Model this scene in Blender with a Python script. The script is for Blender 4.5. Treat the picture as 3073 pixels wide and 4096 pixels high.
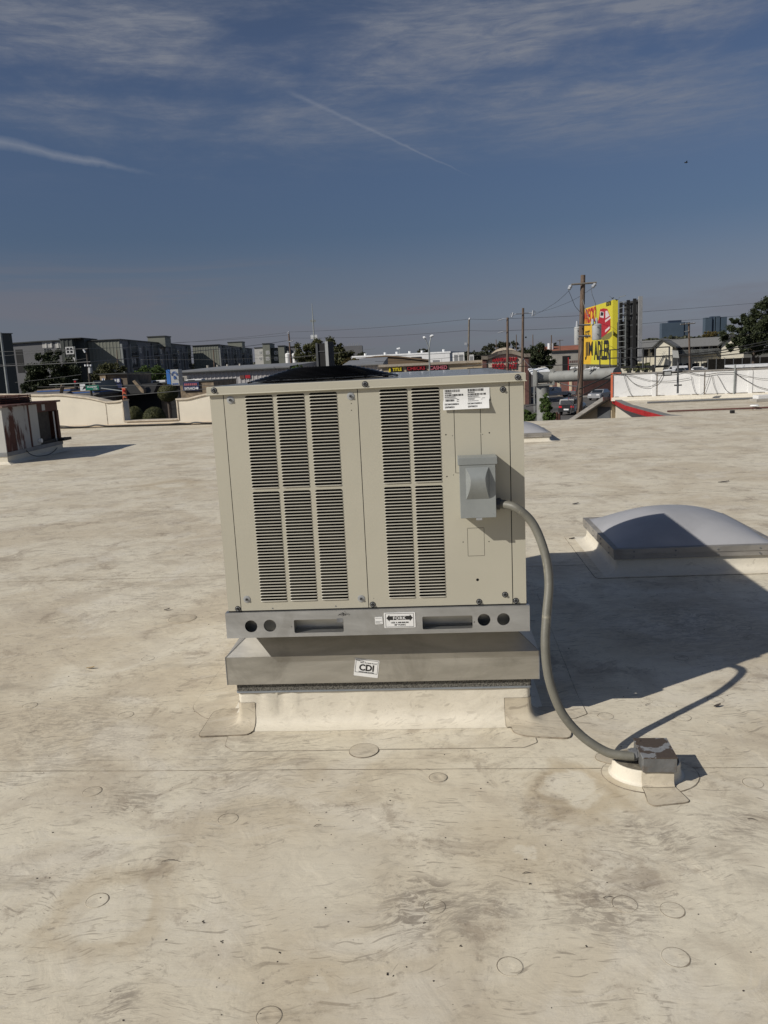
import bpy, bmesh, math, random
from mathutils import Vector, Matrix, noise as mnoise
random.seed(7)
for o in list(bpy.data.objects): bpy.data.objects.remove(o)
SC = bpy.context.scene
COL = SC.collection
R = math.radians
# ------------------------------------------------------------------ camera
F_PX, PITCH, ROLL, EYE = 3157.4, R(10.6474), R(2.7445), 1.6     # focal length in pixels of a 3073 px wide frame
Fv = Vector((0, math.cos(PITCH), -math.sin(PITCH)))
U0 = Vector((0, math.sin(PITCH), math.cos(PITCH)))
Uv = math.cos(ROLL)*U0 + math.sin(ROLL)*Vector((1, 0, 0))
Rv = math.cos(ROLL)*Vector((1, 0, 0)) - math.sin(ROLL)*U0
CAM = Vector((0, 0, EYE))
cd = bpy.data.cameras.new('camera'); cam = bpy.data.objects.new('camera', cd); COL.objects.link(cam)
M = Matrix((Rv, Uv, -Fv)).transposed().to_4x4(); M.translation = CAM
cam.matrix_world = M
cd.sensor_fit = 'HORIZONTAL'; cd.sensor_width = 36.0; cd.lens = 36.0*F_PX/3073.0
cd.clip_start = 0.05; cd.clip_end = 9000
SC.camera = cam
# ------------------------------------------------------------------ light
SUN_EL = R(35.6); SD = Vector((0.875, 0.485, 0)).normalized()     # the way the light travels over the ground
LD = Vector((SD.x*math.cos(SUN_EL), SD.y*math.cos(SUN_EL), -math.sin(SUN_EL)))
sl = bpy.data.lights.new('sun', 'SUN'); sl.energy = 4.0; sl.angle = R(0.53); sl.color = (1.0, 0.95, 0.87)
so = bpy.data.objects.new('sun', sl); COL.objects.link(so); so.rotation_euler = LD.to_track_quat('-Z', 'Y').to_euler()
SC.view_settings.view_transform = 'Standard'; SC.view_settings.look = 'None'
SC.view_settings.exposure = 0.0; SC.view_settings.gamma = 1.0; SC.view_settings.use_curve_mapping = False
W = bpy.data.worlds.new('World'); SC.world = W; W.use_nodes = True

class NT:
    """small node-graph helper"""
    def __init__(s, nt): s.nt = nt; s.n = nt.nodes; s.l = nt.links
    def add(s, t, **kw):
        n = s.n.new(t)
        for k, v in kw.items(): setattr(n, k, v)
        return n
    def put(s, sock, v):
        if isinstance(v, bpy.types.NodeSocket): s.l.new(v, sock)
        elif v is not None: sock.default_value = v
    def math(s, op, a, b=None, c=None, clamp=False):
        n = s.add('ShaderNodeMath', operation=op, use_clamp=clamp); s.put(n.inputs[0], a)
        if b is not None: s.put(n.inputs[1], b)
        if c is not None: s.put(n.inputs[2], c)
        return n.outputs[0]
    def vmath(s, op, a, b=None):
        n = s.add('ShaderNodeVectorMath', operation=op); s.put(n.inputs[0], a)
        if b is not None: s.put(n.inputs[1], b)
        return n.outputs[1] if op in ('DOT_PRODUCT', 'LENGTH') else n.outputs[0]
    def mix(s, fac, a, b, blend='MIX'):
        n = s.add('ShaderNodeMix', data_type='RGBA', blend_type=blend); n.clamp_factor = True
        s.put(n.inputs[0], fac); s.put(n.inputs[6], a); s.put(n.inputs[7], b); return n.outputs[2]
    def ramp(s, fac, lo, hi):
        n = s.add('ShaderNodeMapRange', interpolation_type='SMOOTHSTEP'); n.clamp = True
        s.put(n.inputs[0], fac); n.inputs[1].default_value = lo; n.inputs[2].default_value = hi; return n.outputs[0]
    def noise(s, vec, scale, detail=4, rough=.55, dist=0.0, off=None):
        if off is not None: vec = s.vmath('ADD', vec, off)
        n = s.add('ShaderNodeTexNoise'); s.put(n.inputs['Vector'], vec); n.inputs['Scale'].default_value = scale
        n.inputs['Detail'].default_value = detail; n.inputs['Roughness'].default_value = rough; n.inputs['Distortion'].default_value = dist
        return n.outputs[0]
    def map(s, vec, rot=0, scale=(1, 1, 1)):
        n = s.add('ShaderNodeMapping'); s.put(n.inputs[0], vec); n.inputs[2].default_value = (0, 0, rot) if not isinstance(rot, tuple) else rot
        n.inputs[3].default_value = scale; return n.outputs[0]
def C3(c): return (c[0], c[1], c[2], 1.0)

w = NT(W.node_tree); w.n.clear()
sky = w.add('ShaderNodeTexSky', sky_type='NISHITA'); sky.sun_disc = False
sky.sun_elevation = SUN_EL; sky.sun_rotation = math.atan2(-SD.x, -SD.y)
sky.altitude = 100; sky.air_density = 1.0; sky.dust_density = 0.6; sky.ozone_density = 1.6
tc = w.add('ShaderNodeTexCoord').outputs['Generated']
sep = w.add('ShaderNodeSeparateXYZ'); w.put(sep.inputs[0], tc)
zc = w.math('MAXIMUM', sep.outputs[2], 0.0)
# dry, slightly smoggy air: deep blue higher up, dull grey-blue at the skyline, the same all round; unseen zenith warmed so shade is less blue
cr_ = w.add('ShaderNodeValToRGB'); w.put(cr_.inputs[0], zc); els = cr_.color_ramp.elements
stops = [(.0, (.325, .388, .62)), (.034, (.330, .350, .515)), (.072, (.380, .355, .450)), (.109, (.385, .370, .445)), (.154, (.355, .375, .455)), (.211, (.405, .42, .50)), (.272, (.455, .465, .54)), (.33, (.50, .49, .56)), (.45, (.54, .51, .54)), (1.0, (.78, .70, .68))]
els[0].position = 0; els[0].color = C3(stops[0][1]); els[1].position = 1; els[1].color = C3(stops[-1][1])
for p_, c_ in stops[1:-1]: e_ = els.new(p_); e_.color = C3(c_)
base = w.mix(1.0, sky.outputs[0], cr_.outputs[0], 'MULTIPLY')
# high cirrus, drawn out in slanting streaks
v1 = w.map(tc, (0, R(8), R(6)), (1.5, 1.5, 6.5)); v2 = w.map(tc, (0, R(-14), R(-8)), (2.2, 2.2, 8.5))
n1 = w.noise(v1, 1.55, 8, .60, .75, (2.15, 1.2, .35)); n2 = w.noise(v2, 2.3, 8, .62, .9, (5.3, 9.7, 1.1)); nf = w.noise(w.map(tc, (0, R(20), 0), (1, 1, 3)), 11, 6, .65, .6, (0, 5, 0))
cl = w.math('ADD', w.math('MULTIPLY', n1, .62), w.math('ADD', w.math('MULTIPLY', n2, .30), w.math('MULTIPLY', nf, .26)))
band = w.ramp(zc, 0.175, 0.33)
def pix_dir(px, py):
    return (Fv + (px-1536.5)/F_PX*Rv - (py-2048)/F_PX*Uv).normalized()
def bank(p0, p1, wd, amp):
    """a longer bank of cirrus between two places in the sky, soft edged"""
    a, b = pix_dir(*p0), pix_dir(*p1); n = a.cross(b).normalized(); m_ = (a+b).normalized(); u = (b-a).normalized(); hl = (b-a).length/2
    d1 = w.math('DIVIDE', w.vmath('DOT_PRODUCT', tc, tuple(n)), wd); d2 = w.math('DIVIDE', w.math('SUBTRACT', w.vmath('DOT_PRODUCT', tc, tuple(u)), u.dot(m_)), hl)
    q = w.math('ADD', w.math('MULTIPLY', d1, d1), w.math('MULTIPLY', d2, d2))
    front = w.ramp(w.vmath('DOT_PRODUCT', tc, tuple(m_)), .3, .8)
    return w.math('MULTIPLY', w.math('MULTIPLY', w.math('SUBTRACT', 1.0, w.ramp(q, 0.0, 1.6)), amp), front)
bk = None
for args in (((1300, 130), (3300, 420), .085, .15), ((1900, 480), (3200, 560), .05, .13), ((-300, 0), (1100, 260), .035, .15), ((-300, 420), (1900, 560), .022, .13), ((2300, -40), (3200, 20), .03, .13)):
    b_ = bank(*args); bk = b_ if bk is None else w.math('ADD', bk, b_)
cl = w.math('ADD', w.math('SUBTRACT', cl, .104), bk)
wsp = w.noise(w.map(tc, (0, R(7), R(10)), (1.4, 1.4, 11)), 5.5, 9, .68, 1.1, (7.7, 2.1, .6)); wsp2 = w.noise(w.map(tc, (0, R(-16), R(10)), (1.6, 1.6, 9)), 12, 8, .7, .8, (1.7, 4.1, 2.6))
fib = w.math('ADD', w.math('MULTIPLY', w.ramp(wsp, .36, .66), .62), w.math('MULTIPLY', w.ramp(wsp2, .36, .66), .38))
clf = w.math('MULTIPLY', w.math('MULTIPLY', w.ramp(cl, .44, .74), w.math('MULTIPLY_ADD', fib, .95, .38)), band, clamp=True)
lown = w.noise(w.map(tc, (0, R(5), 0), (1, 1, 9)), 2.0, 6, .58, .8, (2.0, 0, .4))
lowf = w.math('MULTIPLY', w.ramp(w.math('ADD', lown, w.math('MULTIPLY', zc, -2.2)), .27, .46), w.math('SUBTRACT', 1.0, w.ramp(zc, .085, .165)))
skyc = w.mix(w.math('MULTIPLY', clf, .80), base, C3((2.50, 2.68, 3.15)))
skyc = w.mix(w.math('MULTIPLY', lowf, .60), skyc, C3((1.90, 1.90, 2.25)))
# two contrails: thin bands along great circles
def contrail(c, p0, p1, width, amp, wob):
    a, b = pix_dir(*p0), pix_dir(*p1); n = a.cross(b).normalized(); u = (b-(a*a.dot(b))).normalized(); L = math.acos(a.dot(b))
    dn = w.vmath('DOT_PRODUCT', tc, tuple(n)); s = w.vmath('DOT_PRODUCT', tc, tuple(u)); ca = w.vmath('DOT_PRODUCT', tc, tuple(a))
    along = w.math('DIVIDE', w.math('ARCTAN2', s, ca), L)
    wn = w.math('MULTIPLY', w.math('SUBTRACT', w.noise(tc, wob, 5, .6), .5), width*1.6)
    d = w.math('ABSOLUTE', w.math('ADD', dn, wn))
    wd = w.math('MULTIPLY_ADD', w.math('SUBTRACT', 1.0, along), width, width*.25)
    prof = w.math('SUBTRACT', 1.0, w.math('DIVIDE', d, wd), clamp=True)
    prof = w.math('MULTIPLY', prof, w.math('MULTIPLY', w.ramp(along, 0, .12), w.math('SUBTRACT', 1.0, w.ramp(along, .7, 1.02))))
    prof = w.math('MULTIPLY', prof, w.math('MULTIPLY_ADD', w.noise(tc, wob*1.5, 4, .6), .9, .45))
    return w.mix(w.math('MULTIPLY', prof, amp, clamp=True), c, C3((3.4, 3.6, 4.1)))
skyc = contrail(skyc, (-500, 470), (640, 700), .010, .48, 14)
skyc = contrail(skyc, (1120, 350), (1920, 720), .0030, .26, 60)
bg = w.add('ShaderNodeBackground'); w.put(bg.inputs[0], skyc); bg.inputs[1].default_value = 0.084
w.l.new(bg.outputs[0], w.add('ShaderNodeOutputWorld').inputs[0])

# ------------------------------------------------------------------ placing: photograph pixels to points in the place
def ray(px, py): return Fv + (px-1536.5)/F_PX*Rv - (py-2048)/F_PX*Uv
def at(px, py, Y):
    v = ray(px, py); return CAM + v*(Y/v.y)
def on(px, py, z=0.0):
    v = ray(px, py); return CAM + v*((z-EYE)/v.z)
STREET = -4.6
class Face:
    """an upright plane through two plan points; uv() gives (metres along, height) of a pixel on it"""
    def __init__(s, L, Rr=None, ang=None):
        s.o = Vector((L[0], L[1], 0))
        s.ang = ang if ang is not None else math.atan2(Rr[1]-L[1], Rr[0]-L[0])
        s.ax = Vector((math.cos(s.ang), math.sin(s.ang), 0)); s.bx = Vector((-math.sin(s.ang), math.cos(s.ang), 0))
    def uv(s, px, py, b=0.0):
        v = ray(px, py); t = (s.o + s.bx*b - CAM).dot(s.bx)/v.dot(s.bx); P = CAM+v*t
        return (P-s.o).dot(s.ax), P.z
def crop(x0, y0, s): return lambda a, b: (x0+a/s, y0+b/s)

# ------------------------------------------------------------------ materials
def mat(name, col, rough=.6, metal=0.0, var=.12, vscale=3.0, bump=0.0, bscale=30.0, col2=None, c2f=(.5, .7), c2scale=2.0, spec=None, stretch=None, coat=0, emit=None, trans=0):
    m = bpy.data.materials.new(name); m.use_nodes = True; g = NT(m.node_tree); p = g.n['Principled BSDF']
    co = g.add('ShaderNodeTexCoord').outputs['Object']
    if stretch: co = g.map(co, 0, stretch)
    n = g.noise(co, vscale, 5, .6)
    dark = C3([c*(1-var) for c in col]); lite = C3([min(1, c*(1+var)) for c in col])
    c = g.mix(g.ramp(n, .3, .7), dark, lite)
    if col2: c = g.mix(g.ramp(g.noise(co, c2scale, 6, .65, .4, (4, 7, 2)), c2f[0], c2f[1]), c, C3(col2))
    g.put(p.inputs['Base Color'], c); p.inputs['Roughness'].default_value = rough; p.inputs['Metallic'].default_value = metal
    if spec is not None: p.inputs['Specular IOR Level'].default_value = spec
    if coat: p.inputs['Coat Weight'].default_value = coat
    if trans: p.inputs['Transmission Weight'].default_value = trans
    if emit: p.inputs['Emission Color'].default_value = C3(emit); p.inputs['Emission Strength'].default_value = 1
    if bump:
        b = g.add('ShaderNodeBump'); b.inputs['Strength'].default_value = bump; b.inputs['Distance'].default_value = .01
        g.put(b.inputs['Height'], g.noise(co, bscale, 5, .6)); g.put(p.inputs['Normal'], b.outputs[0])
    return m
def membrane(name, warm=0.0, clean=0.0, world=True, stains=()):
    """weathered single-ply roofing: cream, with dust films, tan puddle stains, grey scuffs and fine scratches"""
    m = bpy.data.materials.new(name); m.use_nodes = True; g = NT(m.node_tree); p = g.n['Principled BSDF']
    co = g.add('ShaderNodeNewGeometry').outputs['Position'] if world else g.add('ShaderNodeTexCoord').outputs['Object']
    k = 1-clean
    c = C3((.70+.01*clean, .638+.025*clean, .50+.055*clean))
    big = g.noise(co, .75, 5, .6, .6); c = g.mix(g.math('MULTIPLY', g.ramp(big, .42, .60), .70*k), c, C3((.545, .465, .335)))
    blo = g.noise(co, 2.4, 6, .65, .8, (7, 3, 1)); c = g.mix(g.math('MULTIPLY', g.ramp(blo, .46, .66), .55*k), c, C3((.45, .385, .29)))
    lt = g.noise(co, 1.7, 5, .6, 1.0, (1, 13, 5)); c = g.mix(g.math('MULTIPLY', g.ramp(lt, .50, .68), .55), c, C3((.72, .67, .56)))
    if warm: c = g.mix(warm, c, C3((.40, .34, .25)))
    # directional wiping: stretched, warped noise at several headings, brown-grey dust
    wv = g.vmath('SUBTRACT', g.add('ShaderNodeTexNoise').outputs[1], (.5, .5, .5)); wn = wv.node.inputs[0].links[0].from_node; g.put(wn.inputs['Vector'], co); wn.inputs['Scale'].default_value = 1.7; wn.inputs['Detail'].default_value = 3
    sc_ = g.add('ShaderNodeVectorMath', operation='SCALE'); g.put(sc_.inputs[0], wv); sc_.inputs[3].default_value = .38; cw = g.vmath('ADD', co, sc_.outputs[0])
    for i, (rot, sc, lo, hi, am) in enumerate([(R(30), 7, .50, .66, .42), (R(-38), 12, .53, .68, .45), (R(72), 19, .54, .68, .50), (R(12), 30, .54, .68, .50), (R(-66), 44, .54, .66, .55)]):
        v = g.map(cw, rot, (.36, 1.25, 1)); n = g.noise(v, sc, 8, .76, .8, (i*3.7, i*1.9, i))
        msk = g.ramp(g.noise(co, 1.1+.6*i, 5, .65, .7, (i*5.0, 2, 9)), .43, .60)
        c = g.mix(g.math('MULTIPLY', g.math('MULTIPLY', g.ramp(n, lo, hi), msk), am*(1-.72*clean)), c, C3((.245, .210, .160)))
    # hair scratches: very long thin streaks at several headings, in patches
    for i, (rot, sc, lo, hi, am) in enumerate([(R(43), 26, .645, .68, .60), (R(-52), 32, .645, .68, .60), (R(84), 40, .65, .68, .6), (R(14), 44, .665, .70, .40), (R(-26), 54, .655, .69, .55)]):
        v = g.map(cw, rot, (.17, 2.4, 1)); n = g.noise(v, sc, 2, .5, .15, (i*9.1, 4, 2))
        msk = g.ramp(g.noise(co, 2.0+.7*i, 4, .6, .5, (i*2.2, i*7.7, 3)), .50, .58)
        c = g.mix(g.math('MULTIPLY', g.math('MULTIPLY', g.ramp(n, lo, hi), msk), am*.85*(1-.6*clean)), c, C3((.19, .155, .12)))
    # pale rubbed streaks
    n = g.noise(g.map(cw, R(-28), (.2, 1.8, 1)), 11, 5, .65, .5, (3, 8, 1)); c = g.mix(g.math('MULTIPLY', g.ramp(n, .58, .70), .35), c, C3((.68, .63, .53)))
    # water stains and scuffed patches with places of their own
    for (sx_, sy_, r0, r1, am, kind) in stains:
        d = g.vmath('LENGTH', g.vmath('SUBTRACT', g.vmath('MULTIPLY', co, (1, 1, 0)), (sx_, sy_, 0)))
        d = g.math('ADD', d, g.math('MULTIPLY', g.math('SUBTRACT', g.noise(co, 1.1/r1, 5, .6, .5, (sx_, 3, 1)), .5), r1*1.3))
        if kind == 'ring': f = g.math('MULTIPLY', g.ramp(d, r0*.6, r0), g.math('SUBTRACT', 1.0, g.ramp(d, r0*1.02, r1))); sc_col = (.43, .335, .20)
        elif kind == 'pale': f = g.math('SUBTRACT', 1.0, g.ramp(d, r0, r1)); sc_col = (.70, .65, .53)
        else: f = g.math('MULTIPLY', g.math('SUBTRACT', 1.0, g.ramp(d, r0, r1)), g.ramp(g.noise(g.map(cw, sx_, (.5, 1.6, 1)), 26, 7, .75, .9, (sy_, 1, 1)), .44, .58)); sc_col = (.20, .165, .13)
        c = g.mix(g.math('MULTIPLY', f, am), c, C3(sc_col))
    # speckle and grain
    sp = g.noise(co, 95, 3, .7); c = g.mix(g.math('MULTIPLY', g.ramp(sp, .66, .74), .45*k), c, C3((.16, .14, .12)))
    gr = g.noise(co, 220, 2, .6); c = g.mix(g.math('MULTIPLY', g.ramp(gr, .3, .7), .14), c, C3((.42, .37, .30)))
    dsm = g.noise(co, 3.2, 8, .74, .6, (11, 3, 8)); c = g.mix(g.math('MULTIPLY', g.ramp(dsm, .54, .66), .5*k), c, C3((.26, .205, .15)))
    dsp = g.noise(co, 34, 4, .7, .3, (1, 3, 8)); c = g.mix(g.math('MULTIPLY', g.math('MULTIPLY', g.ramp(dsp, .56, .66), g.ramp(dsm, .44, .60)), .45*k), c, C3((.19, .16, .13)))
    g.put(p.inputs['Base Color'], c); p.inputs['Roughness'].default_value = .62; p.inputs['Specular IOR Level'].default_value = .35
    b = g.add('ShaderNodeBump'); b.inputs['Strength'].default_value = .5; b.inputs['Distance'].default_value = .012
    h = g.math('ADD', g.noise(co, 6, 4, .5, .8), g.math('MULTIPLY', g.noise(g.map(co, R(25), (.4, 1.6, 1)), 26, 4, .6, .6), .22))
    g.put(b.inputs['Height'], h); g.put(p.inputs['Normal'], b.outputs[0])
    return m
def galv(name, c=(.33, .335, .33), rough=.42, dirt=.3, spangle=True, metal=.55):
    m = bpy.data.materials.new(name); m.use_nodes = True; g = NT(m.node_tree); p = g.n['Principled BSDF']
    co = g.add('ShaderNodeTexCoord').outputs['Object']
    n = g.noise(g.map(co, 0, (.35, 1, 1.6)), 5, 6, .65, .5)
    col = g.mix(g.ramp(n, .3, .7), C3([v*.80 for v in c]), C3([min(1, v*1.2) for v in c]))
    col = g.mix(g.math('MULTIPLY', g.ramp(g.noise(co, 2.3, 6, .7, 1.0, (3, 3, 3)), .5, .68), dirt), col, C3((.20, .185, .155)))
    v = g.add('ShaderNodeTexVoronoi'); g.put(v.inputs['Vector'], co); v.inputs['Scale'].default_value = 70
    if spangle: col = g.mix(g.math('MULTIPLY', g.ramp(v.outputs['Distance'], .1, .6), .12), col, C3((.5, .5, .5)))
    g.put(p.inputs['Base Color'], col); p.inputs['Metallic'].default_value = metal
    g.put(p.inputs['Roughness'], g.math('MULTIPLY_ADD', n, .25, rough))
    b = g.add('ShaderNodeBump'); b.inputs['Strength'].default_value = .18; b.inputs['Distance'].default_value = .006
    g.put(b.inputs['Height'], g.noise(co, 7, 4, .55)); g.put(p.inputs['Normal'], b.outputs[0])
    return m
def rusty(name, paint, lo=.46, hi=.52, sc=2.0, stretch=(1, 1, .35)):
    m = bpy.data.materials.new(name); m.use_nodes = True; g = NT(m.node_tree); p = g.n['Principled BSDF']
    co = g.add('ShaderNodeTexCoord').outputs['Object']; n = g.noise(g.map(co, 0, stretch), sc, 7, .68, .5, (2, 5, 1))
    rust = g.mix(g.noise(co, 9, 5, .6), C3((.032, .009, .006)), C3((.115, .036, .022)))
    pn = g.mix(g.noise(co, 3, 4, .6), C3([v*.8 for v in paint]), C3(paint))
    f = g.ramp(n, lo, hi); g.put(p.inputs['Base Color'], g.mix(f, rust, pn)); p.inputs['Roughness'].default_value = .75
    return m
def facade_ribs(name, c): return mat(name, c, .55, 0, .06, 1.0)

def sp_(px, py, r0, r1, am, kind): p = on(px, py); return (round(p.x, 3), round(p.y, 3), r0, r1, am, kind)
STAINS = [sp_(2300, 3150, .13, .24, .55, 'ring'), sp_(460, 3640, .16, .27, .38, 'ring'), sp_(1240, 3960, .05, .3, .3, 'ring'), sp_(1700, 3630, .06, .20, .75, 'scuff'), sp_(1950, 3640, .05, .18, .55, 'scuff'), sp_(480, 4010, .02, .09, .7, 'scuff'),
 sp_(550, 3200, .03, .15, .6, 'scuff'), sp_(2450, 3640, .06, .22, .6, 'scuff'), sp_(2950, 3290, .03, .16, .6, 'scuff'), sp_(2600, 3350, .04, .22, .5, 'scuff'), sp_(1500, 2870, .05, .3, .45, 'scuff'), sp_(700, 2600, .05, .40, .5, 'pale'), sp_(1200, 3500, .1, .35, .4, 'pale'), sp_(2100, 3400, .05, .3, .35, 'ring'), sp_(1000, 3050, .05, .5, .4, 'scuff'), sp_(250, 2950, .1, .6, .4, 'scuff'), sp_(2750, 2500, .1, .8, .5, 'scuff'), sp_(700, 1935, .3, .8, .4, 'ring')]
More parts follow.
